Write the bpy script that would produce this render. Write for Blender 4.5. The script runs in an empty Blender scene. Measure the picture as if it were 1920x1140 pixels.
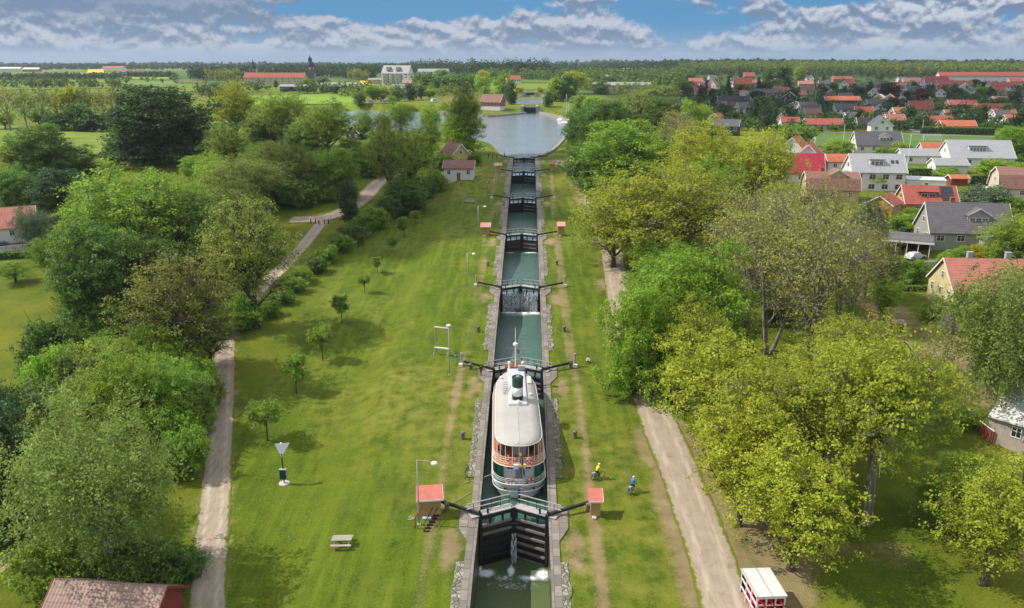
import bpy, math, random
import numpy as np
from mathutils import Vector, Matrix

SC = bpy.context.scene
COL = SC.collection
R = math.radians
# ---------------------------------------------------------------- camera
CZ, CX, PITCH, YAW, FPX = 50.0, 1.2, 16.8, 1.12, 1493.0
cam_d = bpy.data.cameras.new("camera"); cam = bpy.data.objects.new("camera", cam_d); COL.objects.link(cam)
cam_d.sensor_width = 36; cam_d.lens = 36 * FPX / 1920; cam_d.clip_start = 1; cam_d.clip_end = 30000
cam.location = (CX, 0, CZ); cam.rotation_euler = (R(90 - PITCH), 0, R(YAW))
SC.camera = cam
SC.view_settings.view_transform = 'Standard'; SC.view_settings.look = 'None'
SC.view_settings.exposure = 0.27; SC.view_settings.gamma = 1
SC.view_settings.use_curve_mapping = False
SC.cycles.use_denoising = True
SC.cycles.max_bounces = 8; SC.cycles.diffuse_bounces = 5; SC.cycles.glossy_bounces = 2
SC.cycles.transmission_bounces = 4; SC.cycles.transparent_max_bounces = 6; SC.cycles.volume_bounces = 0
SC.cycles.use_adaptive_sampling = True; SC.cycles.adaptive_threshold = 0.02
SC.cycles.sample_clamp_indirect = 6
# ---------------------------------------------------------------- sun
SUN_EL = 47.0
SUN_H = Vector((-0.99, 0.10, 0)).normalized()
sdir = Vector((SUN_H.x * math.cos(R(SUN_EL)), SUN_H.y * math.cos(R(SUN_EL)), math.sin(R(SUN_EL))))
sun_d = bpy.data.lights.new("sun", 'SUN'); sun = bpy.data.objects.new("sun", sun_d); COL.objects.link(sun)
sun_d.energy = 4.4; sun_d.angle = R(0.5); sun_d.color = (1.0, 0.93, 0.82)
sun.rotation_euler = (-sdir).to_track_quat('-Z', 'Y').to_euler()
# ---------------------------------------------------------------- world: sky with low cloud banks
W = bpy.data.worlds.new("World"); SC.world = W; W.use_nodes = True
nt = W.node_tree; N = nt.nodes; L = nt.links
for n in list(N): N.remove(n)
def wn(t, **k):
    n = N.new(t)
    for a, b in k.items(): setattr(n, a, b)
    return n
def wmath(op, a, b=None, c=None, clamp=False):
    n = wn('ShaderNodeMath', operation=op, use_clamp=clamp)
    for i, v in enumerate((a, b, c)):
        if v is None: continue
        if isinstance(v, (int, float)): n.inputs[i].default_value = v
        else: L.new(v, n.inputs[i])
    return n.outputs[0]
def wmix(f, a, b):
    n = wn('ShaderNodeMix', data_type='RGBA')
    for i, v in ((0, f), (6, a), (7, b)):
        if isinstance(v, (int, float)): n.inputs[i].default_value = v
        elif isinstance(v, tuple): n.inputs[i].default_value = v + (1,)
        else: L.new(v, n.inputs[i])
    return n.outputs[2]
def wramp(v, lo, hi, smooth=True):
    n = wn('ShaderNodeMapRange'); n.interpolation_type = 'SMOOTHSTEP' if smooth else 'LINEAR'
    L.new(v, n.inputs[0]); n.inputs[1].default_value = lo; n.inputs[2].default_value = hi
    return n.outputs[0]
sky = wn('ShaderNodeTexSky', sky_type='NISHITA'); sky.sun_disc = False
sky.sun_elevation = R(SUN_EL); sky.sun_rotation = math.atan2(SUN_H.x, SUN_H.y) % (2 * math.pi)
sky.air_density = 1.0; sky.dust_density = 0.6; sky.ozone_density = 2.0
tc = wn('ShaderNodeTexCoord'); sp = wn('ShaderNodeSeparateXYZ'); L.new(tc.outputs['Generated'], sp.inputs[0])
az = wmath('ARCTAN2', sp.outputs[0], sp.outputs[1]); el = sp.outputs[2]
def cloud_noise(sx, sz, off, scale, detail, rough, dist=0.3):
    cb = wn('ShaderNodeCombineXYZ')
    L.new(wmath('MULTIPLY', az, sx), cb.inputs[0]); L.new(wmath('MULTIPLY', el, sz), cb.inputs[1]); cb.inputs[2].default_value = off
    n = wn('ShaderNodeTexNoise'); n.inputs['Scale'].default_value = scale; n.inputs['Detail'].default_value = detail
    n.inputs['Roughness'].default_value = rough; n.inputs['Distortion'].default_value = dist
    L.new(cb.outputs[0], n.inputs['Vector']); return n.outputs[0]
def blob(a0, wa, e0, we):
    a = wmath('DIVIDE', wmath('SUBTRACT', az, a0), wa); e = wmath('DIVIDE', wmath('SUBTRACT', el, e0), we)
    d = wmath('ADD', wmath('MULTIPLY', a, a), wmath('MULTIPLY', e, e))
    return wmath('DIVIDE', 1.0, wmath('ADD', 1.0, wmath('MULTIPLY', d, d)))
def cloud_density(de):
    e = wmath('ADD', el, de)
    def cn(sx, sz, off, scale, detail, rough, dist):
        cb = wn('ShaderNodeCombineXYZ'); L.new(wmath('MULTIPLY', az, sx), cb.inputs[0]); L.new(wmath('MULTIPLY', e, sz), cb.inputs[1]); cb.inputs[2].default_value = off
        n = wn('ShaderNodeTexNoise'); n.inputs['Scale'].default_value = scale; n.inputs['Detail'].default_value = detail
        n.inputs['Roughness'].default_value = rough; n.inputs['Distortion'].default_value = dist; L.new(cb.outputs[0], n.inputs['Vector']); return n.outputs[0]
    return wmath('ADD', wmath('MULTIPLY', cn(2.4, 9, 4.3, 1.5, 4, 0.5, 0.1), 0.54), wmath('MULTIPLY', cn(8.0, 11, 9.4, 2.6, 10, 0.6, 0.15), 0.46))
dens = cloud_density(0.0); above = cloud_density(0.006)
gap = blob(-0.165, 0.20, 0.064, 0.013); gap2 = blob(0.345, 0.05, 0.070, 0.010)    # blue openings
puff = blob(0.50, 0.13, 0.062, 0.012); grey_l = blob(-0.52, 0.24, 0.070, 0.022)
bias = wmath('ADD', wmath('MULTIPLY', wmath('ADD', gap, gap2), -0.17), wmath('MULTIPLY', wmath('ADD', puff, grey_l), 0.10))
bank = wramp(el, 0.004, 0.026)
mask = wmath('MULTIPLY', wramp(wmath('ADD', dens, bias), 0.385, 0.455), wmath('MULTIPLY', bank, 0.92))
mask = wmath('MAXIMUM', mask, wmath('MULTIPLY', wramp(el, 0.15, 0.45), 0.7))     # unseen cloud overhead, added and kept bright as fill light
top = wramp(wmath('SUBTRACT', dens, above), -0.030, 0.045)
lit = wmath('MULTIPLY', top, wmath('SUBTRACT', 1.0, wmath('MULTIPLY', grey_l, 0.8)))
lit = wmath('ADD', wmath('MULTIPLY', lit, 0.85), wmath('MULTIPLY', wmath('MULTIPLY', puff, top), 0.6), clamp=True)
cloud_c = wmix(wramp(el, 0.15, 0.45), wmix(lit, (1.45, 2.05, 3.1), (5.3, 5.6, 6.2)), (8.2, 8.4, 8.8))
hz = wramp(el, 0.0, 0.05)
low = wmix(hz, (2.05, 3.1, 4.4), (0.75, 2.5, 4.6))
up = wramp(el, 0.05, 0.35)
clear = wmix(up, low, sky.outputs[0])
final = wmix(mask, clear, cloud_c)
bg = wn('ShaderNodeBackground'); bg.inputs[1].default_value = 0.1
out = wn('ShaderNodeOutputWorld'); L.new(final, bg.inputs[0]); L.new(bg.outputs[0], out.inputs[0])
# ---------------------------------------------------------------- materials
MATS = {}
def nodes_of(name):
    m = bpy.data.materials.new(name); m.use_nodes = True
    t = m.node_tree; b = t.nodes['Principled BSDF']
    return m, t, b
def nz(t, scale, detail=4, rough=0.55, coord='Object', vec=None, dist=0.0):
    n = t.nodes.new('ShaderNodeTexNoise'); n.inputs['Scale'].default_value = scale
    n.inputs['Detail'].default_value = detail; n.inputs['Roughness'].default_value = rough; n.inputs['Distortion'].default_value = dist
    if vec is None:
        c = t.nodes.new('ShaderNodeTexCoord'); vec = c.outputs[coord]
    t.links.new(vec, n.inputs['Vector']); return n.outputs[0]
def coord(t, name='Object', scale=None, rot=None):
    c = t.nodes.new('ShaderNodeTexCoord'); v = c.outputs[name]
    if scale or rot:
        m = t.nodes.new('ShaderNodeMapping')
        if scale: m.inputs['Scale'].default_value = scale
        if rot: m.inputs['Rotation'].default_value = rot
        t.links.new(v, m.inputs[0]); v = m.outputs[0]
    return v
def rng_(t, v, lo, hi, a=0.0, b=1.0):
    n = t.nodes.new('ShaderNodeMapRange'); t.links.new(v, n.inputs[0])
    for i, x in enumerate((lo, hi, a, b)): n.inputs[i + 1].default_value = x
    return n.outputs[0]
def mx(t, f, a, b, blend='MIX'):
    n = t.nodes.new('ShaderNodeMix'); n.data_type = 'RGBA'; n.blend_type = blend
    for i, v in ((0, f), (6, a), (7, b)):
        if isinstance(v, (int, float)): n.inputs[i].default_value = v
        elif isinstance(v, (tuple, list)): n.inputs[i].default_value = tuple(v)[:3] + (1,)
        else: t.links.new(v, n.inputs[i])
    return n.outputs[2]
def mth(t, op, a, b=0.0):
    n = t.nodes.new('ShaderNodeMath'); n.operation = op
    for i, v in enumerate((a, b)):
        if isinstance(v, (int, float)): n.inputs[i].default_value = v
        else: t.links.new(v, n.inputs[i])
    return n.outputs[0]
def bump(t, b, h, dist, strength=1.0):
    n = t.nodes.new('ShaderNodeBump'); n.inputs['Distance'].default_value = dist; n.inputs['Strength'].default_value = strength
    t.links.new(h, n.inputs['Height']); t.links.new(n.outputs[0], b.inputs['Normal'])
def dk(c, f): return tuple(x * f for x in c[:3])
def pm(name, c, rough=0.7, var=0.25, scale=3.0, bmp=0.0, metal=0.0, spec=0.4):
    """painted / plain surface with uneven tone"""
    if name in MATS: return MATS[name]
    m, t, b = nodes_of(name)
    n1 = nz(t, scale, 5); n2 = nz(t, scale * 9, 3)
    f = mth(t, 'ADD', mth(t, 'MULTIPLY', n1, 0.65), mth(t, 'MULTIPLY', n2, 0.35))
    f = rng_(t, f, 0.32, 0.68)
    col = mx(t, f, dk(c, 1 - var), dk(c, 1 + var * 0.45))
    t.links.new(col, b.inputs['Base Color'])
    b.inputs['Roughness'].default_value = rough; b.inputs['Metallic'].default_value = metal
    b.inputs['Specular IOR Level'].default_value = spec
    if bmp: bump(t, b, n2, bmp)
    MATS[name] = m; return m
def tile_mat(name, c, rows=3.0, cols=3.6, var=0.35, seam=False):
    if name in MATS: return MATS[name]
    m, t, b = nodes_of(name)
    sp = t.nodes.new('ShaderNodeSeparateXYZ'); t.links.new(coord(t), sp.inputs[0])
    sx = mth(t, 'FRACT', mth(t, 'MULTIPLY', sp.outputs[0], cols)); sz = mth(t, 'FRACT', mth(t, 'MULTIPLY', sp.outputs[2], rows))
    hx = mth(t, 'SINE', mth(t, 'MULTIPLY', sx, math.pi))
    n1 = nz(t, 0.8, 5); n2 = nz(t, 7.0, 3)
    f = rng_(t, mth(t, 'ADD', mth(t, 'MULTIPLY', n1, 0.6), mth(t, 'MULTIPLY', n2, 0.4)), 0.3, 0.7)
    col = mx(t, f, dk(c, 1 - var), dk(c, 1 + var * 0.6))
    if seam:
        line = rng_(t, sx, 0.0, 0.12, 1.0, 0.0)
        col = mx(t, mth(t, 'MULTIPLY', line, 0.6), col, dk(c, 0.45))
        h = line
    else:
        line = rng_(t, sz, 0.0, 0.22, 1.0, 0.0)
        col = mx(t, mth(t, 'MULTIPLY', line, 0.65), col, dk(c, 0.35))
        gro = rng_(t, hx, 0.0, 0.45, 1.0, 0.0)
        col = mx(t, mth(t, 'MULTIPLY', gro, 0.45), col, dk(c, 0.45))
        h = mth(t, 'ADD', hx, mth(t, 'MULTIPLY', sz, -0.6))
    t.links.new(col, b.inputs['Base Color']); b.inputs['Roughness'].default_value = 0.45 if seam else 0.75
    bump(t, b, h, 0.03)
    MATS[name] = m; return m
def board_mat(name, c, axis=0, per=5.0, var=0.2):
    """boards: thin dark joints across one axis"""
    if name in MATS: return MATS[name]
    m, t, b = nodes_of(name)
    sp = t.nodes.new('ShaderNodeSeparateXYZ'); t.links.new(coord(t), sp.inputs[0])
    v = sp.outputs[axis] if axis < 2 else sp.outputs[2]
    if axis == 0: v = mth(t, 'ADD', sp.outputs[0], sp.outputs[1])
    s = mth(t, 'FRACT', mth(t, 'MULTIPLY', v, per))
    line = rng_(t, s, 0.0, 0.16, 1.0, 0.0)
    n1 = nz(t, 1.2, 5); n2 = nz(t, 11.0, 3)
    f = rng_(t, mth(t, 'ADD', mth(t, 'MULTIPLY', n1, 0.6), mth(t, 'MULTIPLY', n2, 0.4)), 0.3, 0.7)
    col = mx(t, f, dk(c, 1 - var), dk(c, 1 + var * 0.5))
    col = mx(t, mth(t, 'MULTIPLY', line, 0.55), col, dk(c, 0.4))
    t.links.new(col, b.inputs['Base Color']); b.inputs['Roughness'].default_value = 0.7
    bump(t, b, line, -0.02)
    MATS[name] = m; return m
def leaf_mat(name, dark, light, trans=0.5):
    if name in MATS: return MATS[name]
    m, t, b = nodes_of(name)
    g = t.nodes.new('ShaderNodeNewGeometry'); oi = t.nodes.new('ShaderNodeObjectInfo')
    n1 = nz(t, 0.75, 4, 0.7)
    f = mth(t, 'ADD', mth(t, 'MULTIPLY', g.outputs['Random Per Island'], 0.34), mth(t, 'MULTIPLY', rng_(t, n1, 0.34, 0.66), 0.66))
    col = mx(t, f, dark, light)
    hs = t.nodes.new('ShaderNodeHueSaturation'); t.links.new(col, hs.inputs['Color'])
    t.links.new(rng_(t, oi.outputs['Random'], 0, 1, 0.494, 0.518), hs.inputs['Hue'])
    t.links.new(rng_(t, mth(t, 'FRACT', mth(t, 'MULTIPLY', oi.outputs['Random'], 7.31)), 0, 1, 0.8, 1.2), hs.inputs['Value'])
    t.links.new(hs.outputs[0], b.inputs['Base Color'])
    b.inputs['Roughness'].default_value = 0.55; b.inputs['Specular IOR Level'].default_value = 0.25
    tr = t.nodes.new('ShaderNodeBsdfTranslucent'); t.links.new(hs.outputs[0], tr.inputs[0])
    ms = t.nodes.new('ShaderNodeMixShader'); ms.inputs[0].default_value = trans
    t.links.new(b.outputs[0], ms.inputs[1]); t.links.new(tr.outputs[0], ms.inputs[2])
    t.links.new(ms.outputs[0], t.nodes['Material Output'].inputs[0])
    MATS[name] = m; return m
def bark_mat(name, c):
    if name in MATS: return MATS[name]
    m, t, b = nodes_of(name)
    n = nz(t, 1.0, 6, 0.65, vec=coord(t, scale=(6, 6, 1.2))); f = rng_(t, n, 0.35, 0.65)
    t.links.new(mx(t, f, dk(c, 0.45), dk(c, 1.35)), b.inputs['Base Color']); b.inputs['Roughness'].default_value = 0.9
    bump(t, b, n, 0.06); MATS[name] = m; return m

# ---------------------------------------------------------------- mesh builder
class MB:
    def __init__(s): s.v = []; s.f = []; s.m = []
    def add(s, vs, fs, mi=0):
        o = len(s.v); s.v += [tuple(v) for v in vs]
        for f in fs: s.f.append(tuple(i + o for i in f)); s.m.append(mi)
        return s
    def box(s, c, d, rz=0.0, mi=0, rx=0.0, ry=0.0):
        M = Matrix.Translation(c) @ Matrix.Rotation(rz, 4, 'Z') @ Matrix.Rotation(ry, 4, 'Y') @ Matrix.Rotation(rx, 4, 'X')
        x, y, z = d[0] / 2, d[1] / 2, d[2] / 2
        vs = [M @ Vector(p) for p in ((-x,-y,-z),(x,-y,-z),(x,y,-z),(-x,y,-z),(-x,-y,z),(x,-y,z),(x,y,z),(-x,y,z))]
        return s.add(vs, ((0,3,2,1),(4,5,6,7),(0,1,5,4),(1,2,6,5),(2,3,7,6),(3,0,4,7)), mi)
    def bar(s, a, b, w, h=None, mi=0):
        a, b = Vector(a), Vector(b); h = h or w; d = b - a; l = d.length
        if l < 1e-6: return s
        q = d.to_track_quat('X', 'Z'); M = Matrix.Translation((a + b) / 2) @ q.to_matrix().to_4x4()
        x, y, z = l / 2, w / 2, h / 2
        vs = [M @ Vector(p) for p in ((-x,-y,-z),(x,-y,-z),(x,y,-z),(-x,y,-z),(-x,-y,z),(x,-y,z),(x,y,z),(-x,y,z))]
        return s.add(vs, ((0,3,2,1),(4,5,6,7),(0,1,5,4),(1,2,6,5),(2,3,7,6),(3,0,4,7)), mi)
    def tube(s, pts, rad, n=6, mi=0, cap=True):
        pts = [Vector(p) for p in pts]
        if isinstance(rad, (int, float)): rad = [rad] * len(pts)
        rings = []; o = len(s.v)
        for i, p in enumerate(pts):
            d = (pts[min(i + 1, len(pts) - 1)] - pts[max(i - 1, 0)])
            if d.length < 1e-9: d = Vector((0, 0, 1))
            d.normalize(); u = d.orthogonal().normalized() if i == 0 else (u0 - d * u0.dot(d)).normalized()
            u0 = u; w = d.cross(u)
            for k in range(n):
                a = 2 * math.pi * k / n; s.v.append(tuple(p + (u * math.cos(a) + w * math.sin(a)) * rad[i]))
        for i in range(len(pts) - 1):
            for k in range(n):
                a = o + i * n + k; b = o + i * n + (k + 1) % n
                s.f.append((a, b, b + n, a + n)); s.m.append(mi)
        if cap:
            s.f.append(tuple(o + k for k in range(n))[::-1]); s.m.append(mi)
            e = o + (len(pts) - 1) * n; s.f.append(tuple(e + k for k in range(n))); s.m.append(mi)
        return s
    def lathe(s, prof, c=(0, 0, 0), n=12, mi=0, sx=1, sy=1):
        """prof: (r, z) pairs, bottom to top"""
        o = len(s.v)
        for r, z in prof:
            for k in range(n):
                a = 2 * math.pi * k / n; s.v.append((c[0] + r * sx * math.cos(a), c[1] + r * sy * math.sin(a), c[2] + z))
        for i in range(len(prof) - 1):
            for k in range(n):
                a = o + i * n + k; b = o + i * n + (k + 1) % n
                s.f.append((a, b, b + n, a + n)); s.m.append(mi)
        s.f.append(tuple(o + k for k in range(n))[::-1]); s.m.append(mi)
        e = o + (len(prof) - 1) * n; s.f.append(tuple(e + k for k in range(n))); s.m.append(mi)
        return s
    def torus(s, c, r, t, axis='Y', n=16, k=6, mi=0):
        o = len(s.v)
        for i in range(n):
            a = 2 * math.pi * i / n
            for j in range(k):
                b = 2 * math.pi * j / k; rr = r + t * math.cos(b); h = t * math.sin(b)
                p = {'Y': (rr * math.cos(a), h, rr * math.sin(a)), 'Z': (rr * math.cos(a), rr * math.sin(a), h), 'X': (h, rr * math.cos(a), rr * math.sin(a))}[axis]
                s.v.append((c[0] + p[0], c[1] + p[1], c[2] + p[2]))
        for i in range(n):
            for j in range(k):
                s.f.append((o + i * k + j, o + ((i + 1) % n) * k + j, o + ((i + 1) % n) * k + (j + 1) % k, o + i * k + (j + 1) % k)); s.m.append(mi)
        return s
    def prism(s, poly, z0, z1, mi=0, mtop=None):
        """extrude a plan polygon (counter-clockwise) from z0 to z1"""
        n = len(poly); o = len(s.v)
        s.v += [(p[0], p[1], z0) for p in poly] + [(p[0], p[1], z1) for p in poly]
        for i in range(n):
            j = (i + 1) % n; s.f.append((o + i, o + j, o + n + j, o + n + i)); s.m.append(mi)
        s.f.append(tuple(o + n + i for i in range(n))); s.m.append(mi if mtop is None else mtop)
        s.f.append(tuple(o + i for i in range(n))[::-1]); s.m.append(mi)
        return s
    def mesh(s, name, mats, smooth=False):
        me = bpy.data.meshes.new(name); me.from_pydata(s.v, [], s.f); me.update()
        for m in (mats if isinstance(mats, (list, tuple)) else [mats]): me.materials.append(m)
        if len(me.materials) > 1: me.polygons.foreach_set('material_index', s.m)
        if smooth: me.polygons.foreach_set('use_smooth', [True] * len(me.polygons))
        return me
    def build(s, name, mats, parent=None, smooth=False, loc=None):
        return link(name, s.mesh(name, mats, smooth), parent, loc)
def link(name, me, parent=None, loc=None):
    o = bpy.data.objects.new(name, me); COL.objects.link(o)
    if parent: o.parent = parent
    if loc: o.location = loc
    return o
def tag(o, label=None, cat=None, group=None, kind=None):
    if label: o['label'] = label
    if cat: o['category'] = cat
    if group: o['group'] = group
    if kind: o['kind'] = kind
    return o
def thing(name, label, cat, loc=(0, 0, 0), rz=0.0, group=None):
    o = bpy.data.objects.new(name, None); COL.objects.link(o); o.empty_display_size = 0.3
    o.location = loc; o.rotation_euler = (0, 0, rz)
    return tag(o, label, cat, group)
def struct(o): o['kind'] = 'structure'; return o
def copy_tree(o, parent=None, label=None):
    c = o.copy(); COL.objects.link(c)
    if parent: c.parent = parent
    if label: c['label'] = label
    for ch in o.children: copy_tree(ch, c)
    return c

# ---------------------------------------------------------------- terrain
YG = [70.3 + 33 * k for k in range(6)] + [264.0]            # the seven gates
ZG = [6.4 + 2.6 * k for k in range(6)] + [20.1]             # coping level at each gate
WZ = [0.8, 4.9, 7.4, 10.7, 13.3, 16.0, 18.9]                # water level below gate 1, then in each chamber
BASIN_Z = 18.9
_cy, _cz = [-60, 6.3, 29.3, 39.3], [-1.4, 1.2, 3.8 - 2.6 * 0.0, 3.8]
_cy, _cz = [-80, -3.7, 6.3, 29.3, 39.3], [-9.2, 1.2, 1.2, 3.8, 3.8]
for a, b in zip(YG, ZG): _cy += [a - 8, a + 2]; _cz += [b, b]
_cy += [300, 528, 546, 690, 735, 1200, 2000, 3500, 6000, 9000]; _cz += [20.2, 20.3, 23.2, 23.6, 27.0, 28.0, 30.0, 33.0, 35.0, 36.0]
def coping(y): return np.interp(y, _cy, _cz)
_sy = np.arange(-80, 9000, 2.0); _k = np.ones(9) / 9
_sz = np.convolve(np.interp(_sy, _cy, _cz), _k, 'same'); _sz[:5] = np.interp(_sy[:5], _cy, _cz); _sz[-5:] = 36
def sstep(a, b, v): 
    t = np.clip((v - a) / (b - a), 0, 1); return t * t * (3 - 2 * t)
# camera rays
_th, _ps = R(PITCH), R(YAW)
FWD = np.array((-math.sin(_ps) * math.cos(_th), math.cos(_ps) * math.cos(_th), -math.sin(_th)))
RGT = np.array((math.cos(_ps), math.sin(_ps), 0.0)); UPV = np.cross(RGT, FWD)
CAM = np.array((CX, 0.0, CZ))
def ray(px, py): return FWD * FPX + RGT * (px - 960) - UPV * (py - 570)
def at_z(px, py, z):
    d = ray(px, py); t = (z - CZ) / d[2]; return CAM + d * t
BASIN_PX = [(958,299),(1012,297),(1035,286),(1058,262),(1072,236),(1046,222),(1012,212.5),(985,213.5),(960,216),(905,219),(800,210),(660,206),(630,212),(640,232),(740,248),(830,253),(880,263),(918,269),(936,288)]
BASIN = np.array([at_z(a, b, BASIN_Z)[:2] for a, b in BASIN_PX])
POOL = np.array([at_z(a, b, 22.4)[:2] for a, b in [(966,195.5),(1029,195.5),(1024,187.5),(1009,183.5),(981,183.5),(967,187.5)]])
LOCK2 = at_z(993.5, 212, 18.9)
def poly_sd(P, x, y):
    """signed distance to a polygon, positive inside"""
    x = np.asarray(x, float); y = np.asarray(y, float); ins = np.zeros(x.shape, bool); dm = np.full(x.shape, 1e9)
    n = len(P)
    for i in range(n):
        ax, ay = P[i]; bx, by = P[(i + 1) % n]
        dx, dy = bx - ax, by - ay
        t = np.clip(((x - ax) * dx + (y - ay) * dy) / (dx * dx + dy * dy), 0, 1)
        dm = np.minimum(dm, np.hypot(x - ax - t * dx, y - ay - t * dy))
        c = (ay > y) != (by > y)
        with np.errstate(divide='ignore', invalid='ignore'): xi = (bx - ax) * (y - ay) / (by - ay + 1e-12) + ax
        ins ^= c & (x < xi)
    return np.where(ins, dm, -dm)
def ground(x, y):
    x = np.asarray(x, float); y = np.asarray(y, float)
    near = coping(y); far = np.interp(y, _sy, _sz)
    w = sstep(9, 22, np.abs(x)); z = near * (1 - w) + far * w - 0.06
    z = z - 1.5 * sstep(-17, -22.5, x) * sstep(255, 215, y)
    z = z + 0.35 * np.sin(x * 0.11 + 0.6) * np.sin(y * 0.073) * sstep(24, 45, np.abs(x)) * sstep(800, 300, y)
    z = z + 1.6 * sstep(200, 700, x) * sstep(500, 900, y) + 2.0 * sstep(700, 1500, y) * np.sin(x * 0.0016 + y * 0.0011)
    far_h = sstep(3200, 5200, y) * (3 + 6 * sstep(-600, 600, x) + 3 * np.sin(x * 0.0011 + 1.0) + 3 * np.sin(x * 0.0031) + 6 * sstep(500, 3000, x))
    z = z + far_h
    z = z + 10 * sstep(1150, 1900, y) * sstep(100, 450, x)
    sd = poly_sd(BASIN, x, y); z = np.where(sd > -3, np.minimum(z, 19.9 - 0.9 * sstep(-3, 0, sd) - 2.5 * sstep(0, 3, sd)), z)
    z = np.where((np.abs(x - LOCK2[0]) < 3.9) & (y > LOCK2[1] - 8) & (y < LOCK2[1] + 17), np.minimum(z, 17.0), z)     # the pit of the far lock
    sd = poly_sd(POOL, x, y); z = np.where(sd > -4, np.minimum(z, 23.2 - 1.0 * sstep(-4, 0, sd) - 2.0 * sstep(0, 4, sd)), z)
    return z
def gz(x, y): return float(ground(x, y))
_ts = np.geomspace(25, 9000, 900)
def at(px, py):
    """where the ray through a pixel of the photo meets the ground"""
    d = ray(px, py); d = d / np.linalg.norm(d)
    P = CAM + d * _ts[:, None]; s = P[:, 2] - ground(P[:, 0], P[:, 1])
    k = np.argmax(s < 0)
    if s[k] >= 0: k = len(_ts) - 1
    t0, t1 = _ts[max(k - 1, 0)], _ts[k]
    for _ in range(14):
        tm = (t0 + t1) / 2; p = CAM + d * tm
        if p[2] < gz(p[0], p[1]): t1 = tm
        else: t0 = tm
    p = CAM + d * t1; return Vector((p[0], p[1], gz(p[0], p[1])))
def depth(p): return float(np.dot(np.array(p) - CAM, FWD))
def mpp(p): return depth(p) / FPX                            # metres per photo pixel at a point
def height_at(p, px, py):
    """height above p of the point over p seen at row py"""
    d = ray(px, py); h = math.hypot(p[0] - CAM[0], p[1] - CAM[1]); t = h / math.hypot(d[0], d[1])
    return CZ + d[2] * t - p[2]
# ---------------------------------------------------------------- ground sheet
rs = np.random.RandomState(4)
def graded(lo, fine_lo, fine_hi, hi, step, ratio):
    a = list(np.arange(fine_lo, fine_hi + 1e-6, step)); s = step
    while a[-1] < hi: s *= ratio; a.append(a[-1] + s)
    s = step
    while a[0] > lo: s *= ratio; a.insert(0, a[0] - s)
    return np.array(a)
gx = graded(-6500, -76, 80, 6500, 1.0, 1.07)
gx = np.unique(np.concatenate([gx[(np.abs(gx) > 4.9)], [-4.35, 4.35, -3.6, 3.6, 0]]))
gy = graded(20, 40, 300, 9000, 1.0, 1.02)
gy = np.unique(np.concatenate([gy[(gy < 515) | (gy > 760)], np.arange(515, 760, 3.0)]))
gx = np.unique(np.concatenate([gx, np.arange(-12, 42, 3.0)[np.abs(np.arange(-12, 42, 3.0)) > 4.9], LOCK2[0] + np.array([-4.6, -3.8, 3.8, 4.6])]))
GX, GY = np.meshgrid(gx, gy); GZ = ground(GX, GY)
nx_, ny_ = len(gx), len(gy)
ix, iy = np.meshgrid(np.arange(nx_ - 1), np.arange(ny_ - 1))
cxm = (gx[ix] + gx[ix + 1]) / 2; cym = (gy[iy] + gy[iy + 1]) / 2
keep = ~((np.abs(cxm) < 4.35) & (cym < 272.0))
a = (iy * nx_ + ix)[keep]
faces = np.stack([a, a + 1, a + nx_ + 1, a + nx_], 1)
def np_mesh(name, V, F, mats, smooth=False):
    me = bpy.data.meshes.new(name); k = F.shape[1]
    me.vertices.add(len(V)); me.vertices.foreach_set('co', np.ascontiguousarray(V, np.float32).ravel())
    me.loops.add(F.size); me.loops.foreach_set('vertex_index', np.ascontiguousarray(F, np.int32).ravel())
    me.polygons.add(len(F)); me.polygons.foreach_set('loop_start', np.arange(0, F.size, k, dtype=np.int32))
    me.polygons.foreach_set('loop_total', np.full(len(F), k, np.int32))
    for m in (mats if isinstance(mats, (list, tuple)) else [mats]): me.materials.append(m)
    if smooth: me.polygons.foreach_set('use_smooth', np.ones(len(F), bool))
    me.update(calc_edges=True); return me
def vnoise(x, y, s, seed):
    """cheap smooth value noise for painting wear on the ground"""
    r = np.random.RandomState(seed); T = r.rand(256, 256); x = x / s; y = y / s
    i = np.floor(x).astype(int); j = np.floor(y).astype(int); fx = x - i; fy = y - j
    fx = fx * fx * (3 - 2 * fx); fy = fy * fy * (3 - 2 * fy); g = lambda p, q: T[p % 256, q % 256]
    return (g(i, j) * (1 - fx) + g(i + 1, j) * fx) * (1 - fy) + (g(i, j + 1) * (1 - fx) + g(i + 1, j + 1) * fx) * fy

def path_pts(px, w=None): return [at(*p) for p in px]
FOOTPATH = path_pts([(388,1150),(398,1000),(408,880),(415,780),(420,700),(424,640),(450,590),(495,535),(545,487),(585,440),(606,414)])
FOOTPATH.insert(0, FOOTPATH[0] + (FOOTPATH[0] - FOOTPATH[1]).normalized() * 25)
GRAVEL_L = path_pts([(545,412),(600,410),(640,398),(672,380),(700,352),(716,338),(760,318),(815,296),(870,286),(905,278)])
ROAD_R = path_pts([(1365,1150),(1318,1000),(1272,880),(1238,800),(1215,740),(1192,660),(1166,570),(1152,505),(1140,450),(1118,400),(1092,345),(1072,318),(1050,300)])
ROAD_R.insert(0, ROAD_R[0] + (ROAD_R[0] - ROAD_R[1]).normalized() * 25)
TRAIL = path_pts([(-40,1085),(40,1035),(110,975),(150,925),(240,835),(290,780)])
def smooth_line(P, n=6):
    out = []; m = len(P)
    for i in range(m - 1):
        p0, p1, p2, p3 = P[max(i - 1, 0)], P[i], P[i + 1], P[min(i + 2, m - 1)]
        for k in range(n):
            t = k / n; out.append(0.5 * ((2 * p1) + (p2 - p0) * t + (2 * p0 - 5 * p1 + 4 * p2 - p3) * t * t + (3 * p1 - p0 - 3 * p2 + p3) * t ** 3))
    out.append(P[-1]); return out
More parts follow.
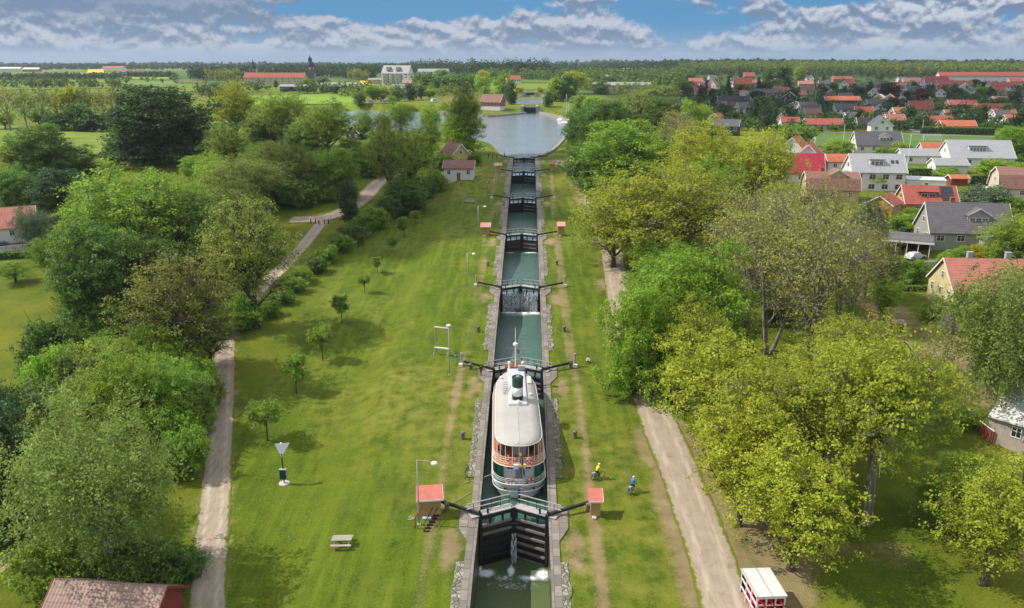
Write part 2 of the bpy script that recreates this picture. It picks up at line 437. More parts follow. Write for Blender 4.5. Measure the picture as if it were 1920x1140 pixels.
def line_dist(x, y, P):
    d = np.full(np.shape(x), 1e9)
    for a, b in zip(P[:-1], P[1:]):
        dx, dy = b[0] - a[0], b[1] - a[1]; t = np.clip(((x - a[0]) * dx + (y - a[1]) * dy) / (dx * dx + dy * dy + 1e-9), 0, 1)
        d = np.minimum(d, np.hypot(x - a[0] - t * dx, y - a[1] - t * dy))
    return d
FOOT_S, ROAD_S, TRAIL_S, GRAV_S = (smooth_line(p) for p in (FOOTPATH, ROAD_R, TRAIL, GRAVEL_L))
# wear painted per vertex: trodden lines beside the lock, bare ground round the gates and under the trees
n3, n8, n20 = vnoise(GX, GY, 1.7, 1), vnoise(GX, GY, 6.0, 2), vnoise(GX, GY, 19.0, 3)
wear = np.zeros(GX.shape)
for sx_, amp in ((-1, 0.95), (1, 1.05)):
    off = 7.6 + 0.5 * (n20 - 0.5)
    wear = np.maximum(wear, amp * np.exp(-((sx_ * GX - off) / 0.5) ** 2) * (GY < 235) * (0.45 + 0.75 * n8))
for g in YG:
    d = np.hypot((np.abs(GX) - 5.9) / 1.1, (GY - (g - 5.5)) / 4.0)
    wear = np.maximum(wear, 0.75 * sstep(1.25, 0.5, d) * (0.5 + 0.7 * n3))
dR = line_dist(GX, GY, ROAD_S)
wear = np.maximum(wear, 0.95 * sstep(5.0, 2.0, dR) * sstep(0.25, 0.75, n8 + 0.35 * (n3 - 0.3)))
wear = np.maximum(wear, 0.55 * sstep(2.6, 1.2, line_dist(GX, GY, FOOT_S)) * (0.3 + n3))
shade_r = sstep(19, 24, GX) * sstep(230, 180, GY) * sstep(75, 60, GX)
wear = np.maximum(wear, shade_r * 0.65 * sstep(0.42, 0.75, 0.6 * n8 + 0.4 * n20))
dry = np.clip(0.75 * sstep(0.45, 0.8, n20) + 0.4 * sstep(0.5, 0.9, n8), 0, 1)
lawn = sstep(-37, -33, GX) * sstep(24, 18, GX) * sstep(275, 255, GY)
lawn = np.maximum(lawn, 0.75 * sstep(46, 55, GX) * sstep(300, 200, GY))
lawn = lawn * (1 - 0.6 * sstep(-23.5, -21.5, GX + 1.5 * (n20 - .5)) * sstep(-16.5, -18.5, GX + 1.5 * (n20 - .5)) * sstep(0.25, 0.6, n8 * .6 + n20 * .4 + .15))
far = sstep(500, 900, GY)
town = sstep(45, 75, GX) * sstep(430, 470, GY)
lawn = np.maximum(lawn * (1 - town), town); far = np.maximum(far, town)
gme = np_mesh('ground', np.stack([GX.ravel(), GY.ravel(), GZ.ravel()], 1), faces, [], True)
ca = gme.color_attributes.new('zone', 'FLOAT_COLOR', 'POINT')
ca.data.foreach_set('color', np.stack([lawn.ravel(), wear.ravel(), far.ravel(), dry.ravel()], 1).astype(np.float32).ravel())

m, t, b = nodes_of('grass')
at_n = t.nodes.new('ShaderNodeVertexColor'); at_n.layer_name = 'zone'
sc_ = t.nodes.new('ShaderNodeSeparateColor'); t.links.new(at_n.outputs[0], sc_.inputs[0])
O = coord(t)
f1 = nz(t, 4.5, 4, 0.7, vec=O); f2 = nz(t, 0.55, 5, 0.6, vec=O); f3 = nz(t, 0.09, 4, 0.55, vec=O); f4 = nz(t, 16, 2, 0.6, vec=O)
mow = nz(t, 1.0, 3, 0.5, vec=coord(t, scale=(0.9, 0.07, 1)))
tex = mth(t, 'ADD', mth(t, 'MULTIPLY', f1, 0.42), mth(t, 'ADD', mth(t, 'MULTIPLY', f2, 0.24), mth(t, 'MULTIPLY', f4, 0.34)))
la = mx(t, rng_(t, tex, 0.38, 0.61), (0.034, 0.074, 0.005), (0.165, 0.240, 0.010))
la = mx(t, rng_(t, mow, 0.42, 0.64, 0, 0.55), la, (0.205, 0.26, 0.018))
la = mx(t, rng_(t, nz(t, 1.0, 4, 0.6, vec=coord(t, scale=(0.55, 0.1, 1), rot=(0, 0, 0.12))), 0.52, 0.66, 0, 0.6), la, (0.075, 0.125, 0.012))
la = mx(t, mth(t, 'MULTIPLY', at_n.outputs[1], rng_(t, f2, 0.35, 0.7, 0, 0.85)), la, (0.31, 0.285, 0.06))
me_ = mx(t, rng_(t, tex, 0.36, 0.64), (0.050, 0.085, 0.006), (0.185, 0.245, 0.014))
me_ = mx(t, rng_(t, f3, 0.45, 0.7, 0, 0.7), me_, (0.25, 0.26, 0.022))
gr = mx(t, sc_.outputs[0], me_, la)
vo = t.nodes.new('ShaderNodeTexVoronoi'); vo.inputs['Scale'].default_value = 1.0; t.links.new(coord(t, scale=(0.0036, 0.0022, 1)), vo.inputs['Vector'])
rp = t.nodes.new('ShaderNodeValToRGB'); rp.color_ramp.interpolation = 'CONSTANT'
for i, (p, c) in enumerate([(0.0, (0.085, 0.14, 0.02)), (0.3, (0.15, 0.22, 0.02)), (0.55, (0.06, 0.11, 0.025)), (0.74, (0.2, 0.17, 0.08)), (0.86, (0.10, 0.16, 0.025))]):
    e = rp.color_ramp.elements[i] if i < 2 else rp.color_ramp.elements.new(p)
    e.position = p; e.color = c + (1,)
sv = t.nodes.new('ShaderNodeSeparateColor'); t.links.new(vo.outputs['Color'], sv.inputs[0]); t.links.new(sv.outputs[0], rp.inputs[0])
town_c = mx(t, rng_(t, tex, 0.36, 0.64), (0.022, 0.045, 0.010), (0.085, 0.125, 0.02))
gr = mx(t, sc_.outputs[2], gr, mx(t, sc_.outputs[0], rp.outputs[0], town_c))
wm = rng_(t, mth(t, 'ADD', sc_.outputs[1], mth(t, 'MULTIPLY', mth(t, 'SUBTRACT', tex, 0.5), 1.3)), 0.2, 0.55)
dirt = mx(t, rng_(t, f2, 0.3, 0.7), (0.30, 0.205, 0.105), (0.43, 0.33, 0.20))
gr = mx(t, mth(t, 'MULTIPLY', wm, 0.8), gr, dirt)
fl = t.nodes.new('ShaderNodeTexVoronoi'); fl.inputs['Scale'].default_value = 1.6; t.links.new(O, fl.inputs['Vector'])
daisy = mth(t, 'MULTIPLY', rng_(t, fl.outputs['Distance'], 0.05, 0.09, 1, 0), rng_(t, f3, 0.52, 0.6))
gr = mx(t, mth(t, 'MULTIPLY', daisy, 0.5), gr, (0.7, 0.7, 0.62))
t.links.new(gr, b.inputs['Base Color']); b.inputs['Roughness'].default_value = 0.85; b.inputs['Specular IOR Level'].default_value = 0.15
bump(t, b, mth(t, 'ADD', mth(t, 'MULTIPLY', f1, 0.5), f4), 0.22, 0.9)
gme.materials.append(m); GROUND = struct(link('ground', gme))

# ---------------------------------------------------------------- paths
def gravel(name, c0, c1, scale=3.0, grassy=None):
    m, t, b = nodes_of(name); O = coord(t)
    a1 = nz(t, 9 * scale, 3, 0.7, vec=O); a2 = nz(t, 0.5, 4, 0.6, vec=O); a3 = nz(t, 1.6, 4, 0.6, vec=coord(t, scale=(1.6, 0.25, 1)))
    f = mth(t, 'ADD', mth(t, 'MULTIPLY', a1, 0.45), mth(t, 'ADD', mth(t, 'MULTIPLY', a2, 0.3), mth(t, 'MULTIPLY', a3, 0.25)))
    col = mx(t, rng_(t, f, 0.36, 0.64), c0, c1)
    col = mx(t, rng_(t, nz(t, 0.9, 5, 0.7, vec=O), 0.56, 0.7, 0, 0.55), col, dk(c0, 0.72))
    if grassy:
        va = t.nodes.new('ShaderNodeVertexColor'); va.layer_name = 'edge'
        sc = t.nodes.new('ShaderNodeSeparateColor'); t.links.new(va.outputs[0], sc.inputs[0])
        rut = rng_(t, mth(t, 'ABSOLUTE', mth(t, 'SUBTRACT', sc.outputs[1], 0.47)), 0.05, 0.2, 0.5, 0.0)
        col = mx(t, mth(t, 'MULTIPLY', rut, rng_(t, a3, 0.35, 0.6)), col, dk(c1, 1.25))
        e2 = nz(t, 1.4, 5, 0.7, vec=O)
        g = rng_(t, mth(t, 'ADD', sc.outputs[0], mth(t, 'MULTIPLY', mth(t, 'SUBTRACT', mth(t, 'ADD', mth(t, 'MULTIPLY', a2, 0.4), mth(t, 'MULTIPLY', e2, 0.6)), 0.5), 2.2)), 0.42, 0.72)
        col = mx(t, g, col, mx(t, a1, (0.06, 0.10, 0.006), (0.2, 0.225, 0.025)))
    t.links.new(col, b.inputs['Base Color']); b.inputs['Roughness'].default_value = 0.95; b.inputs['Specular IOR Level'].default_value = 0.1
    bump(t, b, a1, 0.03); return m
def ribbon(name, P, width, mat, lift=0.045, across=12, mid=0.0, step=0.8):
    Q = [P[0]]
    for p in P[1:]:
        while (p - Q[-1]).length > step: Q.append(Q[-1] + (p - Q[-1]).normalized() * step)
    V = []; E = []; n = len(Q); rw = np.random.RandomState(len(name) + n); wob = np.convolve(rw.rand(n + 8), np.ones(9) / 9, 'valid')
    for i, p in enumerate(Q):
        d = Q[min(i + 1, n - 1)] - Q[max(i - 1, 0)]; s = Vector((d.y, -d.x, 0)).normalized()
        for k in range(across + 1):
            u = k / across * 2 - 1; w = width / 2 * (0.93 + 0.16 * wob[i] + 0.05 * rw.rand() * (abs(u) > 0.9))
            q = p + s * (u * w); V.append((q.x, q.y)); E.append((max(abs(u) ** 5, mid * max(0, 1 - abs(u) * 3.2)), abs(u)))
    V = np.array(V); z = ground(V[:, 0], V[:, 1]) + lift
    j = np.arange((n - 1) * across); r, k = j // across, j % across; a = r * (across + 1) + k
    me = np_mesh(name, np.column_stack([V, z]), np.stack([a, a + 1, a + across + 2, a + across + 1], 1), mat, True)
    me.update(); E = np.array(E, np.float32)
    if me.polygons[0].normal.z < 0: me.flip_normals()
    ca = me.color_attributes.new('edge', 'FLOAT_COLOR', 'POINT'); ca.data.foreach_set('color', np.stack([E[:, 0], E[:, 1], E[:, 0], np.ones(len(E))], 1).astype(np.float32).ravel())
    return struct(link(name, me))
GRAV = gravel('path_gravel', (0.24, 0.195, 0.15), (0.43, 0.36, 0.29), 2.0, True)
GRAVR = gravel('road_gravel', (0.27, 0.21, 0.16), (0.44, 0.365, 0.285), 2.0, True)
ribbon('footpath', FOOT_S, 3.1, GRAV, mid=0.35)
ribbon('gravel_road', ROAD_S, 4.5, GRAVR)
ribbon('dirt_trail', TRAIL_S, 2.3, gravel('trail_dirt', (0.20, 0.16, 0.07), (0.40, 0.33, 0.2), 1.5, True))
ribbon('gravel_lane', GRAV_S, 5.0, GRAV, lift=0.07)
# streets of the villa quarter
ASPH = gravel('asphalt', (0.13, 0.13, 0.13), (0.24, 0.235, 0.23), 1.0, True)
ribbon('village_street', smooth_line(path_pts([(1640,497),(1700,497),(1790,492),(1900,486),(1960,482)])), 4.0, ASPH)
ribbon('side_street', smooth_line(path_pts([(1690,312),(1720,340),(1770,362),(1800,378)])), 5.0, ASPH)
ribbon('field_road', smooth_line(path_pts([(1460,248.5),(1600,250),(1760,253),(1960,257)]), 12), 4.5, ASPH, lift=0.12)
ribbon('town_street', smooth_line(path_pts([(1760,253),(1715,246),(1690,238),(1700,232)])), 5.0, ASPH, lift=0.14)
# ---------------------------------------------------------------- distant fields
def field(name, px, mat, lift=0.4, n=14):
    """a crop field laid on the ground between four ground points"""
    c = [at(*p) for p in px]; V = []
    for i in range(n + 1):
        for j in range(n + 1):
            u, v = i / n, j / n; q = (c[0] * (1 - u) + c[1] * u) * (1 - v) + (c[3] * (1 - u) + c[2] * u) * v; V.append((q.x, q.y))
    V = np.array(V); z = ground(V[:, 0], V[:, 1]) + lift
    F = [(i * (n + 1) + j, (i + 1) * (n + 1) + j, (i + 1) * (n + 1) + j + 1, i * (n + 1) + j + 1) for i in range(n) for j in range(n)]
    me = np_mesh(name, np.column_stack([V, z]), np.array(F), mat, True)
    if me.polygons[0].normal.z < 0: me.flip_normals()
    return struct(link(name, me))
RAPE = pm('rape_bloom', (0.62, 0.46, 0.01), 0.9, 0.2, 0.02); CROP = pm('young_crop', (0.17, 0.29, 0.008), 0.9, 0.3, 0.01)
SOIL = pm('bare_soil', (0.2, 0.13, 0.085), 0.95, 0.3, 0.01); PASTURE = pm('pasture', (0.125, 0.215, 0.018), 0.9, 0.4, 0.012)
field('rapeseed_field', [(163,139.3),(196,139.3),(194,132),(166,132)], RAPE, 3.0)
field('rapeseed_field', [(672,160),(700,160),(697,152),(676,152)], RAPE)
field('rapeseed_field', [(1505,138.5),(1522,138.5),(1522,134),(1505,134)], RAPE, 3.0)
field('crop_field', [(395,206),(690,198),(684,174),(400,182)], CROP, 0.5)
field('crop_field', [(-40,172),(330,164),(330,153),(-40,156)], PASTURE, 0.6)
field('ploughed_field', [(225,136.5),(275,136.5),(275,133),(225,133)], SOIL, 1.5)
field('crop_field', [(205,150),(330,150),(300,138.5),(240,140)], CROP, 0.8)
field('meadow', [(-60,290),(380,300),(340,240),(-60,238)], pm('meadow_grass', (0.15, 0.225, 0.008), 0.9, 0.45, 0.09), 0.15)
PITCH_ = field('playing_field', [(1440,286),(1905,290),(1905,256),(1440,251)], pm('pitch_grass', (0.075, 0.155, 0.022), 0.9, 0.3, 0.05), 0.12)

# ---------------------------------------------------------------- water
def water_mat(name, c, c2, rough, bscale, bdist, stretch=(1, 1, 1)):
    m, t, b = nodes_of(name)
    n1 = nz(t, bscale, 5, 0.6, vec=coord(t, scale=stretch)); n2 = nz(t, 0.12, 3)
    t.links.new(mx(t, rng_(t, n2, 0.35, 0.65), c, c2), b.inputs['Base Color'])
    b.inputs['Roughness'].default_value = rough; b.inputs['IOR'].default_value = 1.33; b.inputs['Specular IOR Level'].default_value = 0.5
    bump(t, b, n1, bdist); return m
LOCKW = water_mat('lock_water', (0.040, 0.105, 0.085), (0.065, 0.130, 0.10), 0.06, 2.6, 0.10, (1, 0.6, 1))
GREENW = water_mat('low_lock_water', (0.065, 0.112, 0.05), (0.095, 0.138, 0.055), 0.08, 3.0, 0.06)
LAKEW = water_mat('lake_water', (0.17, 0.215, 0.25), (0.21, 0.255, 0.29), 0.14, 0.9, 0.10, (0.5, 1, 1))
def sheet(name, P, z, mat):
    me = bpy.data.meshes.new(name); me.from_pydata([(p[0], p[1], z) for p in P], [], [tuple(range(len(P)))]); me.update()
    if me.polygons[0].normal.z < 0: me.flip_normals()
    me.materials.append(mat); return struct(link(name, me))
def grow(P, d):
    c = P.mean(0); return [c + (p - c) * (1 + d / np.linalg.norm(p - c)) for p in P]
sheet('lake_water', grow(BASIN, 2.0), BASIN_Z, LAKEW)
sheet('pool_water', grow(POOL, 5.0), 22.4, LAKEW)
sheet('canal_water', [(LOCK2[0] - 4.2, LOCK2[1] - 10), (LOCK2[0] + 4.2, LOCK2[1] - 10), (LOCK2[0] + 4.2, LOCK2[1] + 3.4), (LOCK2[0] - 4.2, LOCK2[1] + 3.4)], BASIN_Z + 0.01, LOCKW)
sheet('canal_water', [(LOCK2[0] - 4.2, LOCK2[1] + 3.6), (LOCK2[0] + 4.2, LOCK2[1] + 3.6), (LOCK2[0] + 4.2, LOCK2[1] + 17.5), (LOCK2[0] - 4.2, LOCK2[1] + 17.5)], 21.6, LOCKW)
for k, z in enumerate(WZ):
    y0 = 20 if k == 0 else YG[k - 1] + 0.4; y1 = YG[k] + 1.5 if k < 6 else YG[6] + 12
    y0 = y0 if k == 0 else YG[k - 1] + 1.2
    sheet('canal_water', [(-3.7, y0), (3.7, y0), (3.7, y1), (-3.7, y1)], z, GREENW if k == 0 else LOCKW)
# ---------------------------------------------------------------- lock walls
def stone_mat(name, c, bw, bh, var=0.4, mort=0.03, plan=True, wet=False):
    m, t, b = nodes_of(name)
    br = t.nodes.new('ShaderNodeTexBrick'); br.inputs['Scale'].default_value = 1.0
    br.inputs['Brick Width'].default_value = bw; br.inputs['Row Height'].default_value = bh; br.inputs['Mortar Size'].default_value = mort
    br.inputs['Color1'].default_value = tuple(dk(c, 1 - var)) + (1,); br.inputs['Color2'].default_value = tuple(dk(c, 1 + var * 0.5)) + (1,)
    br.inputs['Mortar'].default_value = tuple(dk(c, 0.3)) + (1,)
    sp = t.nodes.new('ShaderNodeSeparateXYZ'); t.links.new(coord(t), sp.inputs[0]); cb = t.nodes.new('ShaderNodeCombineXYZ')
    t.links.new(sp.outputs[1], cb.inputs[0]); t.links.new(sp.outputs[0 if plan else 2], cb.inputs[1]); t.links.new(cb.outputs[0], br.inputs['Vector'])
    n1 = nz(t, 1.5, 5, 0.65); n2 = nz(t, 12, 3)
    col = mx(t, rng_(t, n1, 0.35, 0.7, 0, 0.55), br.outputs[0], dk(c, 0.55))
    col = mx(t, rng_(t, nz(t, 0.7, 4), 0.52, 0.72, 0, 0.5), col, (0.10, 0.12, 0.045))
    col = mx(t, mth(t, 'MULTIPLY', n2, 0.35), col, dk(c, 1.2))
    t.links.new(col, b.inputs['Base Color']); b.inputs['Roughness'].default_value = 0.35 if wet else 0.85
    bump(t, b, mth(t, 'ADD', br.outputs[1], mth(t, 'MULTIPLY', n1, -0.7)), -0.05); return m
COPE = stone_mat('granite_coping', (0.235, 0.205, 0.18), 1.3, 0.75, 0.5)
WALLM = stone_mat('wet_lock_wall', (0.10, 0.088, 0.062), 1.1, 0.42, 0.45, 0.04, False, True)
m, t, b = nodes_of('cobbles'); v = t.nodes.new('ShaderNodeTexVoronoi'); v.feature = 'DISTANCE_TO_EDGE'; v.inputs['Scale'].default_value = 2.3
v2 = t.nodes.new('ShaderNodeTexVoronoi'); v2.inputs['Scale'].default_value = 2.3; O = coord(t); t.links.new(O, v.inputs[0]); t.links.new(O, v2.inputs[0])
sc2 = t.nodes.new('ShaderNodeSeparateColor'); t.links.new(v2.outputs['Color'], sc2.inputs[0])
c_ = mx(t, sc2.outputs[0], (0.15, 0.135, 0.115), (0.36, 0.33, 0.29)); c_ = mx(t, rng_(t, nz(t, 0.5, 4), 0.48, 0.68, 0, 0.85), c_, (0.12, 0.15, 0.03))
t.links.new(mx(t, rng_(t, v.outputs[0], 0.0, 0.07, 1, 0), c_, (0.075, 0.09, 0.03)), b.inputs['Base Color']); b.inputs['Roughness'].default_value = 0.9
bump(t, b, rng_(t, v.outputs[0], 0, 0.2), 0.1); COBBLE = m
def ys_between(a, b_, s=1.0): return list(np.arange(a, b_, s)) + [b_]
def strip(mb, prof_fn, ys, mi=0):
    """sweep a cross-section (list of x, z) along y"""
    o = len(mb.v); n = None
    for y in ys:
        p = prof_fn(y); n = len(p); mb.v += [(x, y, z) for x, z in p]
    for i in range(len(ys) - 1):
        for k in range(n - 1):
            a = o + i * n + k; mb.f.append((a, a + 1, a + n + 1, a + n)); mb.m.append(mi)
HALF = 3.55
ORD = ['below the foaming front gate', 'beside the white passenger boat', 'of the second chamber, behind the boat bow', 'of the third chamber, between the waterfall gate and the next huts',
       'of the fourth chamber beyond the red roofed huts', 'of the fifth chamber in front of the top gates', 'of the top chamber next to the basin']
for k in range(7):
    y0 = 25.0 if k == 0 else YG[k - 1] + 1.0; y1 = YG[k] + 1.0 if k < 6 else 285.0
    if k == 6: y0 = YG[5] + 1.0; y1 = YG[6] + 8
    for s, side in ((-1, 'left'), (1, 'right')):
        ys = ys_between(y0, y1)
        mb = MB(); zb = WZ[k] - 2.5
        strip(mb, (lambda y: [(s * HALF, zb), (s * HALF, float(coping(y)) - 0.45)]), ys)
        lab = f'{side} stone lock wall {ORD[k]}'
        w = mb.build('lock_wall', WALLM); tag(w, lab, 'wall')
        mb = MB()
        strip(mb, (lambda y: [(s * (HALF - 0.06), float(coping(y)) - 0.45), (s * (HALF - 0.06), float(coping(y)) + 0.05), (s * 4.4, float(coping(y)) + 0.07), (s * 4.4, float(coping(y)) - 0.6)]), ys)
        mb.build('coping', COPE, w)
        # rubble strips where the photo shows them, between the gates
        a, e = max(y0, 30) , y1 - 12
        if k == 0: a, e = 30, YG[0] - 7.5
        elif k < 6: a, e = YG[k - 1] + 7, YG[k] - 9
        if e > a + 2:
            mb = MB(); strip(mb, (lambda y: [(s * 4.4, float(coping(y)) + 0.03), (s * (5.12 + 0.12 * math.sin(y * 1.3) + 0.1 * math.sin(y * 3.1)), float(coping(y)) + 0.045), (s * 5.4, float(coping(y)) - 0.3)]), ys_between(a, e, 0.6))
            mb.build('cobble_strip', COBBLE, w)
# stone aprons beside every gate
SLAB = stone_mat('gate_slab', (0.235, 0.205, 0.18), 0.9, 0.9)
# ---------------------------------------------------------------- lock gates
PLANK = board_mat('wet_gate_planks', (0.028, 0.024, 0.02), 0, 4.5, 0.5); MATS['wet_gate_planks'].node_tree.nodes['Principled BSDF'].inputs['Roughness'].default_value = 0.3
PLANKB = board_mat('dry_gate_planks', (0.10, 0.075, 0.055), 0, 4.5, 0.5)
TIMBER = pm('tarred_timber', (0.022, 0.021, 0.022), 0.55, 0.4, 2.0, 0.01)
BEAMTOP = pm('pale_beam', (0.20, 0.19, 0.18), 0.35, 0.45, 2.5)  # paler grey for right-leaf cross beams and the front gate's upper ones
DECK = board_mat('walkway_boards', (0.42, 0.41, 0.40), 0, 6.0, 0.25)
RAIL = pm('galvanised_rail', (0.48, 0.48, 0.47), 0.4, 0.2, 2.0, metal=0.3)
BLACK = pm('black_iron', (0.012, 0.013, 0.016), 0.45, 0.3, 4.0)
GREYP = pm('grey_paint', (0.33, 0.34, 0.35), 0.5, 0.2, 3.0)
WHITEP = pm('white_paint', (0.74, 0.74, 0.72), 0.5, 0.12, 2.0)
CONC = pm('concrete', (0.5, 0.49, 0.46), 0.85, 0.2, 2.0)
PH = math.atan2(1.75, HALF - 0.05); LEAF = math.hypot(1.75, HALF - 0.05) - 0.06
GNAMES = ['front lock gate below the boat stern', 'lock gate ahead of the boat bow', 'lock gate with the water falling over it', 'lock gate between the two far red roofed huts',
          'fifth lock gate, with grey posts at its beam ends', 'sixth lock gate, just below the topmost one', 'topmost lock gate at the basin mouth']
def gate_leaf(k, s):
    z = ZG[k]; zb = WZ[k] - 0.8; zt = z + 0.12
    root = thing('lock_gate', f"{'left' if s < 0 else 'right'} leaf of the {GNAMES[k]}", 'lock gate', (s * (HALF - 0.05), YG[k], 0), s * -PH if s > 0 else PH, 'mitred lock gates up the staircase')
    root.rotation_euler = (0, 0, PH if s < 0 else -PH)
    X = lambda x: -s * x                                       # leaf runs from its hinge towards the middle
    mb = MB(); mb.box((X(LEAF / 2), 0.05, (zb + z - 1.15) / 2), (LEAF, 0.1, z - 1.15 - zb)); mb.build('plank_panel', PLANKB if k in (3,) else PLANK, root)
    mb = MB(); mb.box((X(0.13), -0.02, (zb + zt + 0.25) / 2), (0.3, 0.42, zt + 0.25 - zb)); mb.build('heel_post', TIMBER, root)
    mb = MB(); mb.box((X(LEAF - 0.14), -0.02, (zb + zt + 0.1) / 2), (0.28, 0.42, zt + 0.1 - zb)); mb.build('mitre_post', TIMBER, root)
    nb = max(3, int(round((z - 1.1 - zb) / 0.82)))
    for i in range(nb):
        zz = z - 1.1 - i * (z - 1.1 - zb - 0.3) / (nb - 0.5)
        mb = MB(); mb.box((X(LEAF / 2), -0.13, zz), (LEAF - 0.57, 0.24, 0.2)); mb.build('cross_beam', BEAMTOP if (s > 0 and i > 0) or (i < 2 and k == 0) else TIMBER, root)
    mb = MB(); mb.box((X(LEAF / 2), -0.02, z - 0.12), (LEAF - 0.57, 0.36, 0.3)); mb.build('top_beam', TIMBER, root)
    for u in (0.32, 0.68):
        mb = MB(); mb.box((X(LEAF * u), 0, z - 0.62), (0.16, 0.2, 0.76)); mb.build('strut', TIMBER, root)
    mb = MB(); mb.box((X(LEAF / 2 - 0.4), 0.30, z + 0.17), (LEAF + 0.85, 0.98, 0.1)); mb.build('walkway', DECK, root)
    mb = MB()
    for i in range(5):
        x = -0.25 + (LEAF + 0.1) * i / 4; mb.box((X(x), 0.74, z + 0.74), (0.06, 0.06, 1.08), mi=1)
    for h in (0.72, 1.26): mb.bar((X(-1.0), 0.74, z + h), (X(LEAF - 0.06), 0.74, z + h), 0.09, 0.09, 0)
    mb.build('railing', [RAIL, BLACK], root)
    # sluice gear on the walkway
    mb = MB(); mb.box((X(0.95), -0.05, z + 0.5), (0.16, 0.16, 0.62)); mb.tube([(X(0.95), -0.12, z + 0.75), (X(0.95), -0.32, z + 0.78)], 0.05, 6); mb.bar((X(0.95), -0.32, z + 0.78), (X(1.25), -0.34, z + 0.88), 0.04)
    mb.build('sluice_rack', BLACK, root)
    # balance beam, raised towards its free end
    rot = Matrix.Rotation(-root.rotation_euler.z, 3, 'Z')
    p1 = rot @ Vector((s * 4.15, 1.75, 0)); 
    mb = MB(); mb.bar((X(-0.05), 0.0, z + 0.42), (p1.x, p1.y, z + 0.78), 0.26, 0.28); mb.build('balance_beam', TIMBER, root)
    mb = MB(); mb.lathe([(0.2, 0), (0.2, 0.25), (0.13, 0.3), (0.13, 0.5)], (X(0.08), 0, z + 0.2), 8); mb.build('pivot_cap', BLACK, root)
    return root
for k in range(7):
    for s in (-1, 1):
        gate_leaf(k, s)
        mb = MB(); yy = YG[k]
        zc = float(coping(yy)) + 0.02
        mb.prism([(s * 4.4, yy - 4.2), (s * 5.4, yy - 1.9), (s * 5.5, yy + 1.6), (s * 4.4, yy + 2.4)][::s], zc - 0.5, zc + 0.05)
        sl = mb.build('gate_apron', SLAB); tag(sl, f"{'left' if s < 0 else 'right'} stone apron beside the {GNAMES[k]}", 'stone apron', 'stone aprons beside the lock gates')
# ---------------------------------------------------------------- huts and posts at the beam ends
HUTW = board_mat('ochre_boards', (0.42, 0.27, 0.085), 0, 7.0, 0.2); HUTR = pm('hut_red_roof', (0.50, 0.155, 0.115), 0.6, 0.25, 1.2)
HUTP = pm('hut_pink_roof', (0.62, 0.27, 0.2), 0.7, 0.2)
def hut(x, y, label, w, d, h, slope, roofm, rz=0):
    z = gz(x, y); r = thing('gate_hut', label, 'hut', (x, y, z), rz, 'ochre control huts beside the lock gates')
    a, b_ = w / 2, d / 2; hf, hb = h, h + slope
    mb = MB(); mb.add([(-a,-b_,0.25),(a,-b_,0.25),(a,b_,0.25),(-a,b_,0.25),(-a,-b_,hf),(a,-b_,hf),(a,b_,hb),(-a,b_,hb)], ((0,1,5,4),(1,2,6,5),(2,3,7,6),(3,0,4,7),(4,5,6,7),(0,3,2,1))); mb.build('wall', HUTW, r)
    o = 0.24; sl = slope / d
    mb = MB(); mb.add([(-a-o,-b_-o,hf+0.03-sl*o),(a+o,-b_-o,hf+0.03-sl*o),(a+o,b_+o,hb+0.03+sl*o),(-a-o,b_+o,hb+0.03+sl*o),(-a-o,-b_-o,hf+0.15-sl*o),(a+o,-b_-o,hf+0.15-sl*o),(a+o,b_+o,hb+0.15+sl*o),(-a-o,b_+o,hb+0.15+sl*o)], ((0,3,2,1),(4,5,6,7),(0,1,5,4),(1,2,6,5),(2,3,7,6),(3,0,4,7))); mb.build('roof', roofm, r)
    mb = MB(); mb.box((a + o + 0.015, 0, (hf + hb) / 2 + 0.08), (0.03, d + 2 * o, 0.17), rx=math.atan(sl)); mb.box((0, -b_ - o - 0.015, hf + 0.07 - sl * o), (w + 2 * o, 0.03, 0.16)); mb.build('fascia', WHITEP, r)
    mb = MB(); mb.box((0, 0, 0.0), (w * 0.8, d * 0.8, 0.56)); mb.box((-a * 0.3, -b_ - 0.25, 0.05), (w * 0.4, 0.5, 0.3)); mb.build('plinth', CONC, r)
    mb = MB(); mb.box((a + 0.012, 0.0, 1.12), (0.03, 0.75, 1.7)); dr = mb.build('door', pm('hut_door', (0.36, 0.23, 0.07), 0.6), r)
    mb = MB(); mb.box((a + 0.05, 0.27, 1.1), (0.05, 0.05, 0.14)); mb.build('handle', BLACK, dr)
    return r
hut(-8.5, 71.0, 'ochre hut with pink red sloping roof left of the front gate', 2.2, 1.5, 2.0, 0.45, HUTR, R(8))
hut(8.2, 71.2, 'narrow ochre hut with red roof right of the front gate', 1.0, 1.25, 1.85, 0.4, HUTR, R(0))
hut(-7.9, 170.6, 'distant ochre hut with pink roof left of the fourth gate', 1.8, 1.7, 2.0, 0.4, HUTP)
hut(8.5, 170.8, 'distant ochre hut with pink roof right of the fourth gate', 1.35, 1.6, 2.2, 0.4, HUTP)
hut(-7.6, 237.0, 'small far peach hut left of the sixth gate', 1.9, 1.7, 1.9, 0.4, HUTP)
hut(8.6, 241.0, 'small far yellow hut with brown roof right of the sixth gate', 1.6, 1.5, 1.9, 0.4, pm('hut_brown', (0.3, 0.17, 0.1)))
